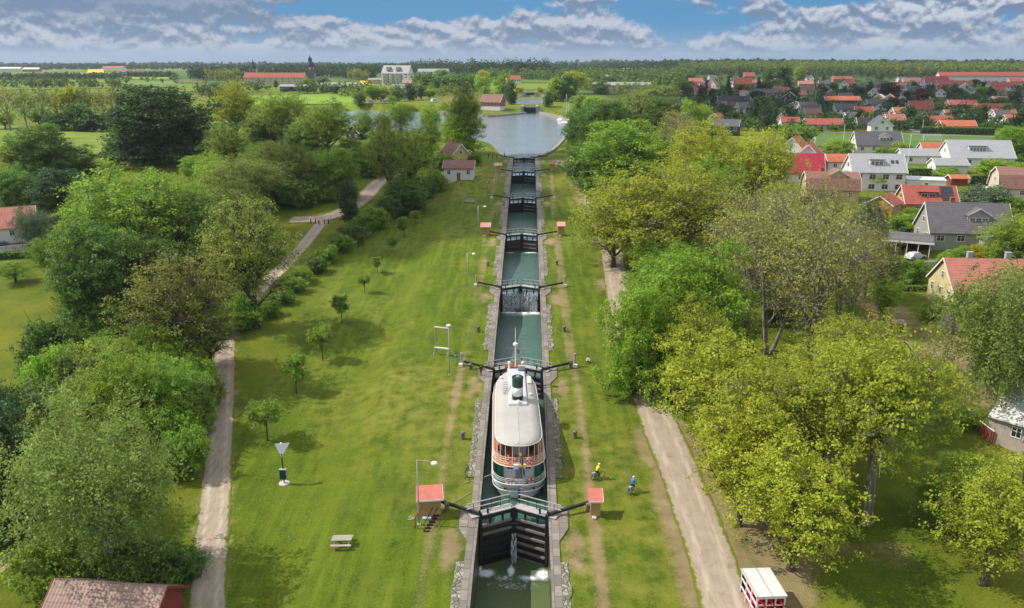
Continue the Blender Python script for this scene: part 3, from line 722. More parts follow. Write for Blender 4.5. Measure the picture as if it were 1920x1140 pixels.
for k, nm in ((1, 'ahead of the boat'), (2, 'by the waterfall gate'), (4, 'by the fifth gate')):
    for s in (-1, 1):
        x, y = s * 8.0, YG[k] + 2.2; z = gz(x, y)
        r = thing('gate_machine_post', f"grey {'left' if s < 0 else 'right'} beam end post {nm}", 'post', (x, y, z), 0, 'machine posts at the balance beam ends')
        mb = MB(); mb.lathe([(0.2, 0), (0.2, 0.3), (0.15, 0.35), (0.15, 1.75), (0.19, 1.78), (0.19, 1.9)], (0, 0, 0), 10); mb.build('post', GREYP, r)
        mb = MB(); mb.box((s * 0.1, -0.35, 0.22), (0.55, 0.5, 0.44)); mb.build('footing', WHITEP, r)
        mb = MB(); mb.tube([(0, 0, 1.8), (s * 0.5, 0, 1.85), (s * 0.95, 0.05, 1.85)], 0.035, 5); mb.build('crank', BLACK, r)
# mooring bollards on the grass
def bollard(px, py, label):
    p = at(px, py); mb = MB(); mb.lathe([(0.26, -0.1), (0.24, 0.1), (0.2, 0.6), (0.27, 0.68), (0.3, 0.78), (0.24, 0.9), (0.1, 0.94)], (0, 0, 0), 12)
    o = mb.build('mooring_bollard', BOLL, loc=p, smooth=True); tag(o, label, 'bollard', 'mooring bollards on the lock banks')
BOLL = pm('bollard_stone', (0.16, 0.15, 0.145), 0.8, 0.4, 5)
for px, py, lb in [(868, 823, 'squat stone bollard on the left grass beside the boat'), (1078, 821, 'squat stone bollard on the right grass beside the boat'), (897, 622, 'bollard on the left bank of the second chamber'),
                   (1058, 622, 'bollard on the right bank of the second chamber'), (915, 499, 'small bollard on the left bank of the third chamber'), (1044, 497, 'small bollard on the right bank of the third chamber'),
                   (882, 693, 'black bollard left of the gate ahead of the boat'), (1070, 690, 'black bollard right of the gate ahead of the boat'), (1103, 958, 'dark bollard left of the narrow right hut'), (838, 957, 'dark bollard in front of the left hut')]: bollard(px, py, lb)
# ---------------------------------------------------------------- falling water, foam
FOAM = pm('foam', (0.85, 0.9, 0.92), 0.5, 0.08, 5)
m, t, b = nodes_of('falling_water'); b.inputs['Base Color'].default_value = (0.75, 0.8, 0.82, 1); b.inputs['Roughness'].default_value = 0.25
tp = t.nodes.new('ShaderNodeBsdfTransparent'); ms = t.nodes.new('ShaderNodeMixShader'); n = nz(t, 5.0, 4, 0.7, vec=coord(t, scale=(2.2, 1, 0.45)))
t.links.new(rng_(t, n, 0.47, 0.62), ms.inputs[0]); t.links.new(tp.outputs[0], ms.inputs[1]); t.links.new(b.outputs[0], ms.inputs[2]); t.links.new(ms.outputs[0], t.nodes['Material Output'].inputs[0]); FALL = m
rr = random.Random(7)
def fall(k, name, xs, top, bot, out, n, wid):
    mb = MB()
    for i in range(n):
        x = rr.uniform(*xs); y0 = YG[k] + 1.75 * (1 - abs(x) / HALF) - 0.32; w = rr.uniform(*wid); zt = top + rr.uniform(-0.15, 0.05); zb_ = bot + rr.uniform(0, 0.5) ** 2; o = out * rr.uniform(0.4, 1.2)
        P = [(x + rr.uniform(-.02, .02), y0 - o * u ** 0.6 - 0.02, zt + (zb_ - zt) * u) for u in (0, 0.06, 0.25, 0.5, 0.75, 1.0)]
        mb.tube(P, [w, w, w * 1.1, w * 1.2, w * 1.4, w * 1.7], 5)
    o = mb.build(name, FALL, smooth=True); return o
tag(fall(2, 'waterfall', (-3.1, 3.1), ZG[2] - 0.95, WZ[2], 0.6, 210, (0.02, 0.07)), 'water spilling over the third gate in white strands', 'waterfall', kind='stuff')
tag(fall(0, 'leak_jet', (-0.3, 0.25), ZG[0] - 2.7, WZ[0], 1.2, 26, (0.015, 0.055)), 'thin water jet leaking from the middle of the front gate', 'water jet', kind='stuff')
m, t, b = nodes_of('churned_foam'); b.inputs['Base Color'].default_value = (0.82, 0.88, 0.9, 1); b.inputs['Roughness'].default_value = 0.6
va = t.nodes.new('ShaderNodeVertexColor'); va.layer_name = 'a'; sc = t.nodes.new('ShaderNodeSeparateColor'); t.links.new(va.outputs[0], sc.inputs[0])
n = nz(t, 3.2, 7, 0.72, dist=0.8); f_ = rng_(t, mth(t, 'ADD', mth(t, 'MULTIPLY', sc.outputs[0], 0.55), mth(t, 'MULTIPLY', n, 0.75)), 0.44, 0.70, 0, 0.95)
tp = t.nodes.new('ShaderNodeBsdfTransparent'); ms = t.nodes.new('ShaderNodeMixShader'); t.links.new(f_, ms.inputs[0]); t.links.new(tp.outputs[0], ms.inputs[1]); t.links.new(b.outputs[0], ms.inputs[2]); t.links.new(ms.outputs[0], t.nodes['Material Output'].inputs[0])
bump(t, b, n, 0.15); CHURN = m
def foam(name, blobs, z, y0, y1, label):
    """churned water: a low rough skin on the water, thick where the blobs (x, y, rx, ry, weight) are"""
    xs = np.linspace(-3.5, 3.5, 71); ys = np.linspace(y0, y1, int((y1 - y0) / 0.1)); X, Y = np.meshgrid(xs, ys); A = np.zeros(X.shape)
    for bx, by, rx, ry, w in blobs: A = np.maximum(A, w * np.exp(-((X - bx) / rx) ** 2 - ((Y - by) / ry) ** 2))
    hgt = A * (0.05 + 0.12 * vnoise(X + 50, Y, 0.25, 8)); nx, ny = len(xs), len(ys)
    i, j = np.meshgrid(np.arange(nx - 1), np.arange(ny - 1)); k = (j * nx + i); sel = (A[j, i] > 0.08); k = k[sel]
    me = np_mesh(name, np.stack([X.ravel(), Y.ravel(), (z + 0.012 + hgt).ravel()], 1), np.stack([k, k + 1, k + nx + 1, k + nx], 1), CHURN, True)
    ca = me.color_attributes.new('a', 'FLOAT_COLOR', 'POINT'); ca.data.foreach_set('color', np.stack([A.ravel()] * 3 + [np.ones(A.size)], 1).astype(np.float32).ravel())
    tag(link(name, me), label, 'foam', kind='stuff')
foam('foam', [(-2.75, 68.9, 0.75, 0.55, 1.0), (2.95, 68.8, 0.6, 0.7, 1.1), (-0.25, 69.3, 0.35, 0.8, 0.85), (1.7, 68.2, 1.2, 0.4, 0.6), (-3.4, 69.6, 0.15, 0.7, 0.8), (-1.0, 68.2, 0.9, 0.5, 0.35), (0, 67.0, 3, 0.8, 0.18)], WZ[0], 65.5, 70.3, 'white foam on the water below the front gate')
foam('foam', [(-1.8, 135.6, 1.6, 0.45, 1.0), (1.6, 135.4, 2.0, 0.6, 1.15), (2.9, 135.6, 0.7, 0.9, 1.1), (0, 134.4, 3, 0.8, 0.3)], WZ[2], 132.5, 137.5, 'white foam line below the waterfall gate')
foam('foam', [(-2.6, 168.5, 0.8, 0.35, 0.8), (1.9, 168.5, 1.3, 0.4, 0.9)], WZ[3], 166.5, 170, 'white foam line below the gate between the far huts')
# ---------------------------------------------------------------- basin quay
QUAY = stone_mat('quay_stone', (0.33, 0.315, 0.3), 1.4, 0.8)
def wall_ribbon(name, P, z0, z1, w, mat, label, cat='quay'):
    mb = MB(); P = [Vector((p[0], p[1], 0)) for p in P]; n = len(P)
    for i, p in enumerate(P):
        d = P[min(i + 1, n - 1)] - P[max(i - 1, 0)]; s = Vector((d.y, -d.x, 0)).normalized() * w / 2
        for q, z in ((p - s, z0), (p - s, z1), (p + s, z1), (p + s, z0)): mb.v.append((q.x, q.y, z))
    for i in range(n - 1):
        for k in range(3):
            a = i * 4 + k; mb.f.append((a, a + 1, a + 5, a + 4)); mb.m.append(0)
    return tag(mb.build(name, mat), label, cat)
Bp = [Vector((p[0], p[1], 0)) for p in BASIN]
def quay_line(i0, i1): return smooth_line(Bp[i0:i1 + 1], 8)
wall_ribbon('quay_wall', quay_line(1, 4), 18, 20.0, 1.2, QUAY, 'stone quay along the right shore of the basin')
wall_ribbon('quay_wall', quay_line(4, 6), 18, 20.1, 1.6, QUAY, 'pale stone quay right of the far lock mouth')
wall_ribbon('quay_wall', quay_line(7, 10), 18, 20.1, 1.6, QUAY, 'pale stone quay left of the far lock mouth')
# ---------------------------------------------------------------- the second lock beyond the basin
def far_lock(px, py, z0, z1, w, label):
    c = at_z(px, py, z0); r = thing('distant_lock', label, 'lock', (c[0], c[1], 0), 0)
    for s in (-1, 1):
        mb = MB(); mb.box((s * (w / 2 + 0.9), 8, (z0 + z1) / 2 - 0.5), (1.8, 20, z1 - z0 + 1)); mb.box((s * (w / 2 + 2.6), -1.5, (z0 + z1) / 2 - 1.2), (2, 2, z1 - z0 - 0.4)); mb.build('side_wall', QUAY, r)
    mb = MB(); mb.box((0, 3.5, (z0 + z1) / 2 - 0.7), (w, 0.5, z1 - z0 - 0.6)); mb.build('gate', TIMBER, r)
    mb = MB(); mb.box((0, 3.3, z1 - 0.1), (w + 2, 0.9, 0.25)); mb.build('walkway', RAIL, r)
    mb = MB()
    for i in range(9): mb.box((-(w + 2) / 2 + i * (w + 2) / 8, 3.8, z1 + 0.5), (0.12, 0.12, 1.1))
    mb.box((0, 3.8, z1 + 1.05), (w + 2, 0.14, 0.14)); mb.build('railing', RAIL, r)
    return r
far_lock(993.5, 212, 18.9, 23.3, 7.8, 'dark far lock gate at the end of the basin')
far_lock(994.5, 183, 22.4, 27.2, 7.0, 'farthest lock gate above the small upper pool')
# ---------------------------------------------------------------- the passenger boat
BX, BY0, BY1, BW = 0.5, 75.9, 103.6, 4.9            # centre line, stern, bow, water level
BH = 2.88                                            # half beam
HULLW = pm('hull_white', (0.80, 0.80, 0.79), 0.35, 0.12, 0.8); BOATW = pm('boat_white', (0.78, 0.78, 0.77), 0.4, 0.1, 1.5)
ROOFC = pm('boat_roof_canvas', (0.39, 0.38, 0.355), 0.8, 0.16, 0.35); GREEN = pm('boat_green', (0.02, 0.16, 0.07), 0.4, 0.15)
ORANGE = board_mat('orange_deck', (0.50, 0.19, 0.06), 1, 0.01, 0.25); DECKG = board_mat('grey_deck', (0.30, 0.30, 0.29), 0, 5, 0.2)
MAHOG = board_mat('mahogany', (0.17, 0.05, 0.022), 0, 4, 0.3); GLASS = pm('dark_glass', (0.02, 0.026, 0.03), 0.08, 0.2, 2, spec=0.8)
RED = pm('lifebuoy_red', (0.72, 0.09, 0.045), 0.5, 0.1); BLUEF = pm('flag_blue', (0.01, 0.06, 0.25), 0.7, 0.1); YEL = pm('flag_yellow', (0.85, 0.55, 0.01), 0.7, 0.1)
def halfw(y, b=BH, y0=BY0, y1=BY1, rs_=2.6, rb=9.0):
    """plan half breadth: rounded stern, long fine bow"""
    if y <= y0 or y >= y1: return 0.0
    if y < y0 + rs_: u = (y - y0) / rs_; return b * (1 - (1 - u) ** 2.4) ** (1 / 2.4)
    if y > y1 - rb: u = (y1 - y) / rb; return b * (1 - (1 - u) ** 2.1) ** 0.85
    return b
def outline(b, y0, y1, rs_, rb, n=60, inset=0):
    t = np.concatenate([y0 + (1 - np.cos(np.linspace(0, math.pi / 2, 16))) * rs_, np.linspace(y0 + rs_, y1 - rb, n // 3)[1:], y1 - rb * (1 - np.sin(np.linspace(0, math.pi / 2, 16)))[1:]])
    rt = [(halfw(float(y), b, y0, y1, rs_, rb), float(y)) for y in t]
    return [(x, y) for x, y in rt] + [(-x, y) for x, y in rt[::-1][1:-1]]
boat = thing('passenger_boat', 'white canal passenger boat with beige roof and green funnel lying in the lock', 'boat', (BX + 76 * math.sin(R(2.2)), 0.05, 0))
boat.rotation_euler = (0, 0, R(2.2))
mb = MB(); st = [BY0 + 0.001] + [BY0 + 0.15, BY0 + 0.5, BY0 + 1, BY0 + 1.8] + list(np.linspace(BY0 + 2.6, BY1 - 9, 8)) + list(np.linspace(BY1 - 8, BY1 - 0.02, 9))
prof = [(0.62, BW - 1.2), (0.80, BW - 0.3), (0.90, BW + 0.3), (0.965, BW + 1.0), (1.0, BW + 1.75), (1.0, BW + 2.0)]
rows = []
for y in st:
    sh = 0.55 * max(0, (y - 92) / 12) ** 2; rows.append([(halfw(y) * k * (1 if i > 3 else (0.9 + 0.1 * min(1, (y - BY0) / 3))), y + (0.5 - 0.1 * i) * (1 if y < BY0 + 3 else 0) * max(0, 1 - (y - BY0) / 3) * 2, z + sh * (i / 5)) for i, (k, z) in enumerate(prof)])
for s in (-1, 1):
    o = len(mb.v)
    for r_ in rows: mb.v += [(s * x, y, z) for x, y, z in r_]
    for i in range(len(rows) - 1):
        for j in range(5):
            a = o + i * 6 + j; q = (a, a + 1, a + 7, a + 6); mb.f.append(q if s < 0 else q[::-1]); mb.m.append(0)
hull = mb.build('hull', HULLW, boat, True)
mb = MB(); o1 = outline(BH + 0.05, BY0 - 0.05, BY1 + 0.05, 2.6, 9)
mb.tube([(x, y, BW + 2.0) for x, y in o1] + [(o1[0][0], o1[0][1], BW + 2.0)], 0.06, 5, cap=False); mb.build('rub_rail', BOATW, hull)
mb = MB(); mb.tube([(x * 0.975, y + (0.1 if y < 79 else 0), BW + 1.15) for x, y in o1] + [(o1[0][0], o1[0][1] + 0.1, BW + 1.15)], 0.05, 5, cap=False); mb.build('moulding', BOATW, hull)
for s in (-1, 1):
    for i in range(9):
        mb = MB(); mb.torus((s * (BH * 0.985), 81 + i * 1.9, BW + 1.35), 0.16, 0.035, 'X', 10, 5); mb.lathe([(0.001, -0.02), (0.15, -0.02), (0.15, 0.02)], (0, 0, 0), 8); mb.v[-24:] = [(s * (BH * 0.98) + v[2], 81 + i * 1.9 + v[0], BW + 1.35 + v[1]) for v in mb.v[-24:]]
        mb.build('porthole', BLACK, hull)
for s in (-1.55, 1.55):
    mb = MB(); mb.lathe([(0.12, -0.04), (0.12, 0.04)], (0, 0, 0), 10); mb.v = [(s + v[0], 76.12 + v[2], BW + 1.45 + v[1]) for v in mb.v]; mb.build('hawse_hole', BLACK, hull)
Z1, Z2, Z3 = BW + 1.45, BW + 3.95, BW + 6.15
mb = MB(); mb.prism(outline(BH - 0.08, BY0 + 0.08, BY1 - 0.3, 2.5, 9), Z1 - 0.1, Z1); mb.build('main_deck', DECKG, boat)
# main deck house: white with green aft quarters
H1 = 77.75
mb = MB(); mb.prism(outline(2.35, H1, 98.5, 0.6, 6), Z1, Z2 - 0.08); house1 = mb.build('main_deck_house', BOATW, boat)
for s in (-1, 1):
    mb = MB(); mb.box((s * 2.05, H1 - 0.03 + 0.25, (Z1 + Z2) / 2 - 0.05), (0.7, 0.55, Z2 - Z1 - 0.2)); mb.build('green_panel', GREEN, house1)
    mb = MB(); mb.box((s * 2.37, 80.8, (Z1 + Z2) / 2 - 0.05), (0.08, 5.2, Z2 - Z1 - 0.2)); mb.build('green_panel', GREEN, house1)
for x in (-0.95, 0.95):
    for dx in (-0.17, 0.17):
        mb = MB(); mb.box((x + dx, H1 - 0.03, Z2 - 0.85), (0.27, 0.06, 0.34)); mb.build('window', GLASS, house1)
for s in (-1, 1):
    for i in range(12):
        mb = MB(); mb.box((s * 2.43, 84 + i * 1.1, Z1 + 1.45), (0.1, 0.62, 0.75)); mb.build('window', GLASS, house1)
mb = MB(); mb.box((0, H1 - 0.04, Z1 + 0.95), (0.75, 0.05, 1.85)); mb.build('door', GREYP, house1)
# aft main deck furniture: bulwark gate, capstan, skylight
mb = MB(); mb.box((0, 76.45, Z1 + 0.45), (0.9, 0.5, 0.9)); mb.build('stern_locker', GREYP, boat)
mb = MB(); mb.lathe([(0.22, 0), (0.14, 0.15), (0.12, 0.5), (0.24, 0.6), (0.24, 0.66)], (1.35, 77.1, Z1), 10); mb.build('capstan', BLACK, boat)
mb = MB(); mb.torus((-1.7, 77.2, Z1 + 0.45), 0.3, 0.07, 'X', 14, 6); mb.torus((-1.8, 77.25, Z1 + 0.4), 0.28, 0.07, 'X', 14, 6); mb.build('rope_coil', pm('dark_rope', (0.03, 0.045, 0.07), 0.9), boat)
def rails(z0, b, y0, y1, rs_, rb, hts, name, n_post=1.1, ymax=None, parent=None):
    P = outline(b, y0, y1, rs_, rb); mb = MB()
    if ymax: P = [p for p in P if p[1] < ymax]; P = sorted([p for p in P if p[0] <= 0], key=lambda q: -q[1]) + sorted([p for p in P if p[0] > 0], key=lambda q: q[1])
    loop = P if ymax else P + [P[0]]
    for h in hts: mb.tube([(x, y, z0 + h) for x, y in loop], 0.02, 5, cap=False)
    acc = 0
    for a, c in zip(loop[:-1], loop[1:]):
        l = math.hypot(c[0] - a[0], c[1] - a[1]); acc += l
        if acc > n_post: acc = 0; mb.tube([(c[0], c[1], z0), (c[0], c[1], z0 + hts[-1])], 0.02, 5)
    return mb.build(name, BOATW, parent or boat)
rails(BW + 2.0, BH - 0.04, BY0 + 0.06, BY1, 2.6, 9, (0.22, 0.42, 0.62), 'main_deck_railing')
mb = MB(); P = outline(BH - 0.3, BY0 + 0.55, BY1, 2.4, 9); P = [p for p in P if p[1] < 88]
for s in (-1, 1):
    q = sorted([p for p in P if p[0] * s > 0.45], key=lambda p: p[1]); o = len(mb.v)
    for x, y in q: mb.v += [(x, y, Z1), (x, y, BW + 2.3)]
    for i in range(len(q) - 1): a = o + 2 * i; mb.f.append((a, a + 1, a + 3, a + 2)); mb.m.append(0)
mb.build('green_bulwark', GREEN, boat)
# bridge deck: orange boards, white edge
mb = MB(); mb.prism(outline(BH - 0.03, BY0 + 0.35, 100.5, 2.7, 5), Z2 - 0.08, Z2, 0, 1); bd = mb.build('bridge_deck', [BOATW, ORANGE], boat)
mb = MB(); o2 = outline(BH, BY0 + 0.3, 100.55, 2.7, 5); mb.tube([(x, y, Z2) for x, y in o2] + [(o2[0][0], o2[0][1], Z2)], 0.05, 5, cap=False); mb.build('deck_edge', BOATW, bd)
H2 = 78.9
mb = MB(); mb.prism(outline(2.0, H2, 97.5, 0.5, 3), Z2, Z3 - 0.06); house2 = mb.build('bridge_deck_house', MAHOG, boat)
mb = MB(); mb.box((0.0, H2 - 0.03, Z2 + 1.0), (1.6, 0.06, 1.9)); mb.build('white_door', GREYP, house2)
for s in (-1, 1):
    mb = MB(); mb.box((s * 1.35, H2 - 0.03, Z2 + 1.15), (0.7, 0.05, 1.0)); mb.build('window', GLASS, house2)
    for i in range(13):
        mb = MB(); mb.box((s * 2.03, 80.5 + i * 1.25, Z2 + 1.35), (0.06, 0.7, 0.8)); mb.build('window', GLASS, house2)
for x, y, rz_ in ((-1.6, 77.9, 0.4), (-0.85, 77.5, 0.1), (1.6, 77.9, -0.4), (-2.15, 79.2, 1.2)):
    mb = MB(); mb.box((0, 0, 0.42), (0.5, 0.45, 0.05)); mb.box((0, 0.22, 0.72), (0.5, 0.05, 0.6))
    for a in (-.2, .2):
        for c in (-.18, .18): mb.box((a, c, 0.2), (0.04, 0.04, 0.4))
    o = mb.build('deck_chair', MAHOG, None, loc=(BX + x, y, Z2)); o.rotation_euler = (0, 0, rz_); tag(o, {-1.6: 'reddish wooden chair at the left rail of the aft promenade deck', -0.85: 'wooden chair nearest the flagstaff on the promenade deck', 1.6: 'wooden chair on the shaded right side of the promenade deck', -2.15: 'wooden chair farthest along the sunny left promenade deck'}[x], 'chair', 'deck chairs on the boat')
rails(Z2, BH - 0.12, BY0 + 0.42, 100.4, 2.6, 5, (0.25, 0.5, 0.75, 1.0), 'bridge_deck_railing')
# roof on posts
RW, RY0, RY1 = 2.56, 76.75, 99.2
mb = MB(); ro = outline(RW, RY0, RY1, 3.3, 6.0); ro = [(x * (1 - 0.10 * max(0, (y - 90) / 9)), y) for x, y in ro if y <= 99.0]; n = len(ro); 
mb.v += [(x, y, Z3 - 0.06) for x, y in ro] + [(x, y, Z3 + 0.03) for x, y in ro] + [(x * 0.55, (y - 88) * 0.96 + 88, Z3 + 0.15) for x, y in ro]
for i in range(n):
    j = (i + 1) % n
    for l in (0, n): mb.f.append((l + i, l + j, l + n + j, l + n + i)); mb.m.append(0)
c0 = len(mb.v); mb.v += [(0, (y - 88) * 0.96 + 88, Z3 + 0.2) for x, y in ro]
for i in range(n):
    j = (i + 1) % n; mb.f.append((2 * n + i, 2 * n + j, c0 + j, c0 + i)); mb.m.append(0)
mb.f.append(tuple(range(n))[::-1]); mb.m.append(0)
roof = mb.build('roof', ROOFC, boat, True)
mb = MB(); mb.tube([(0, 77.6, Z3 + 0.2), (0, 82, Z3 + 0.22), (0, 86.4, Z3 + 0.22)], 0.035, 5); mb.build('roof_seam', pm('seam_canvas', (0.48, 0.47, 0.44), 0.8), roof)
mb = MB(); mb.tube([(x * 1.005, y, Z3 - 0.02) for x, y in ro] + [(ro[0][0], ro[0][1], Z3 - 0.02)], 0.055, 5, cap=False); mb.build('roof_edge', BOATW, roof)
mb = MB(); pts = [p for p in outline(RW - 0.12, RY0 + 0.12, RY1 - 0.2, 3.2, 6.0)]
for x, y in pts[::3]: mb.tube([(x, y, Z2), (x, y, Z3 - 0.05)], 0.035, 5)
mb.build('roof_post', BOATW, boat)
# raised white casing, funnel, vents
mb = MB(); mb.box((0.12, 92.6, Z3 + 0.24), (2.2, 11.6, 0.24)); casing = mb.build('casing', pm('casing_pale', (0.56, 0.57, 0.6), 0.5, 0.12), boat)
mb = MB(); mb.box((0.12, 92.6, Z3 + 0.375), (2.05, 11.4, 0.03)); mb.build('casing_top', pm('casing_grey', (0.5, 0.52, 0.55), 0.5, 0.1), casing)
fx, fy = 0.12, 88.4
mb = MB(); mb.lathe([(0.66, 0.3), (0.66, 0.95)], (fx, fy, Z3), 20, sy=1.15); funnel = mb.build('funnel', BLACK, boat, True)
FW = pm('funnel_white', (0.72, 0.72, 0.73), 0.35, 0.1); FG = pm('funnel_green', (0.03, 0.075, 0.065), 0.35, 0.2)
mb = MB(); mb.lathe([(0.665, 0.95), (0.665, 2.0)], (fx, fy, Z3), 20, sy=1.15); mb.build('white_band', FW, funnel, True)
mb = MB(); mb.lathe([(0.66, 2.0), (0.66, 3.05), (0.7, 3.06), (0.7, 3.14)], (fx, fy, Z3), 20, sy=1.15); mb.build('green_top', FG, funnel)
mb = MB(); mb.torus((fx, fy, Z3 + 3.14), 0.58, 0.12, 'Z', 20, 6); mb.build('rim', BLACK, funnel); mb = MB(); mb.lathe([(0.2, 3.0), (0.2, 3.3)], (fx, fy, Z3), 10); mb.build('exhaust_pipe', GREYP, funnel)
mb = MB(); mb.lathe([(0.22, 0), (0.22, 0.45), (0.26, 0.5), (0.15, 0.65)], (fx + 0.05, fy - 1.4, Z3 + 0.12), 12); mb.box((fx, fy - 1.1, Z3 + 0.3), (0.8, 0.7, 0.3)); mb.build('vent', BOATW, boat)
mb = MB(); mb.lathe([(0.13, 0), (0.13, 0.7), (0.2, 0.75), (0.18, 0.95), (0.05, 1.0)], (-0.75, 98.3, Z3 + 0.4), 10); mb.build('vent', BOATW, boat)
mb = MB(); mb.lathe([(0.13, 0), (0.13, 0.6), (0.22, 0.65), (0.2, 0.85), (0.05, 0.9)], (1.05, 98.4, Z3 + 0.4), 10); mb.build('vent', BOATW, boat)
mb = MB()
for s in (-0.32, 0.32): mb.bar((-1.3 + s, 90.2, Z3 + 0.3), (-1.3 + s, 92.4, Z3 + 0.8), 0.05)
for i in range(6): mb.bar((-1.62, 90.3 + i * 0.42, Z3 + 0.33 + i * 0.1), (-0.98, 90.3 + i * 0.42, Z3 + 0.33 + i * 0.1), 0.05)
mb.build('roof_ladder', GREYP, boat)
mb = MB(); mb.box((0.85, 97.6, Z3 + 0.75), (0.95, 0.6, 0.5)); mb.box((0.85, 97.6, Z3 + 1.02), (0.9, 0.55, 0.06)); mb.build('skylight', GREYP, boat)
for x_, y_ in ((-1.8, 95.5), (1.75, 90.0)):
    mb = MB(); mb.lathe([(0.13, 0), (0.13, 0.14), (0.2, 0.16), (0.16, 0.26), (0.02, 0.3)], (x_, y_, Z3 + 0.12), 10); mb.build('mushroom_vent', BOATW, roof)
mb = MB(); mb.box((1.75, 94.6, Z3 + 0.2), (0.5, 2.2, 0.22)); mb.build('life_raft_box', pm('raft_orange_white', (0.62, 0.60, 0.56), 0.5), roof)
mb = MB(); mb.tube([(-2.2, 98.5, Z3 + 0.1), (-2.2, 98.5, Z3 + 0.9), (-0.4, 98.7, Z3 + 0.95)], 0.03, 5); mb.tube([(1.0, 98.7, Z3 + 0.95), (2.2, 98.5, Z3 + 0.9), (2.2, 98.5, Z3 + 0.1)], 0.03, 5); mb.build('roof_rail', BOATW, roof)
# wheelhouse front, mast, radar
mb = MB(); mb.box((0, 99.6, Z2 + 1.35), (2.6, 2.0, 2.5)); mb.build('wheelhouse', MAHOG, boat)
mb = MB(); mb.tube([(0.1, 98.7, Z3 + 0.3), (0.1, 98.9, Z3 + 3.4), (0.1, 99.0, Z3 + 5.8)], [0.09, 0.07, 0.03], 8); mast = mb.build('mast', BOATW, boat)
mb = MB(); mb.lathe([(0.3, 0), (0.34, 0.12), (0.3, 0.3), (0.1, 0.36)], (0.1, 98.75, Z3 + 3.45), 12); mb.build('radar_dome', BOATW, mast)
mb = MB(); mb.bar((-0.9, 98.9, Z3 + 3.0), (1.1, 98.9, Z3 + 3.0), 0.05); mb.bar((-0.5, 98.9, Z3 + 1.4), (0.7, 98.9, Z3 + 1.4), 0.06); mb.tube([(-0.75, 98.9, Z3 + 3.0), (-0.75, 98.9, Z3 + 2.4)], 0.02, 4); mb.build('yard', GREYP, mast)
mb = MB(); mb.add([(0.3, 98.9, Z3 + 2.9), (0.68, 98.8, Z3 + 2.8), (0.62, 98.9, Z3 + 2.2), (0.32, 98.85, Z3 + 2.3)], [(0, 1, 2, 3)]); mb.build('pennant', pm('pennant_red', (0.45, 0.08, 0.08), 0.8), mast)
mb = MB()
for x in (-2.2, 2.3): mb.tube([(x, 98.9, Z3 + 0.1), (0.1, 98.9, Z3 + 4.5)], 0.012, 4)
mb.build('stay', BLACK, mast)
# lifebuoys with white grips
def buoy(x, y, z, label):
    r = thing('lifebuoy', label, 'lifebuoy', (BX + x, y, z), math.atan2(x, 5) , 'red lifebuoys on the stern rails')
    mb = MB(); mb.torus((0, 0, 0), 0.3, 0.085, 'Y', 20, 8); mb.build('ring', RED, r, True)
    for a in range(4):
        q = a * math.pi / 2 + 0.78; mb = MB(); mb.box((0.3 * math.cos(q), 0, 0.3 * math.sin(q)), (0.1, 0.19, 0.19), ry=-q); mb.build('band', BOATW, r)
buoy(-1.12, BY0 + 0.22, BW + 2.32, 'lower left red lifebuoy on the white stern'); buoy(1.25, BY0 + 0.25, BW + 2.36, 'lower right red lifebuoy on the white stern')
buoy(-0.95, BY0 + 0.5, Z2 + 0.62, 'upper left red lifebuoy on the promenade deck rail'); buoy(1.08, BY0 + 0.5, Z2 + 0.66, 'upper right red lifebuoy on the promenade deck rail')
mb = MB(); mb.box((-0.35, BY0 + 0.28, Z2 + 0.1), (0.5, 0.4, 0.5)); mb.build('white_box', BOATW, boat); mb = MB(); mb.box((0.48, BY0 + 0.3, Z2 + 0.12), (0.35, 0.35, 0.45)); mb.build('white_box', BOATW, boat)
# flagstaff and hanging blue and yellow flag
fs = thing('flag', 'blue and yellow swallowtail flag hanging from the stern flagstaff', 'flag', (BX + 0.1, BY0 + 0.3, Z2))
mb = MB(); mb.tube([(0, 0, 0), (0, -0.55, 2.5)], [0.035, 0.02], 6); mb.build('flagstaff', MAHOG, fs)
mb = MB(); nU, nV = 10, 14
for v in range(nV + 1):
    for u in range(nU + 1):
        U, Vv = u / nU, v / nV; w = 0.10 + 0.52 * Vv ** 0.7
        x = (U - 0.45) * w + 0.35 * Vv * 0.6; y = -0.42 + 0.45 * Vv * 0.2 + 0.09 * math.sin(U * 9 + Vv * 3) * (0.4 + Vv); z = 2.15 - 2.5 * Vv - 0.5 * U * Vv
        mb.v.append((x, y - 0.08, z))
for v in range(nV):
    for u in range(nU):
        a = v * (nU + 1) + u; mb.f.append((a, a + 1, a + nU + 2, a + nU + 1)); mb.m.append(1 if (u in (4, 5) or v in (1, 2, 8, 9)) else 0)
mb.build('flag_cloth', [BLUEF, YEL], fs, True)
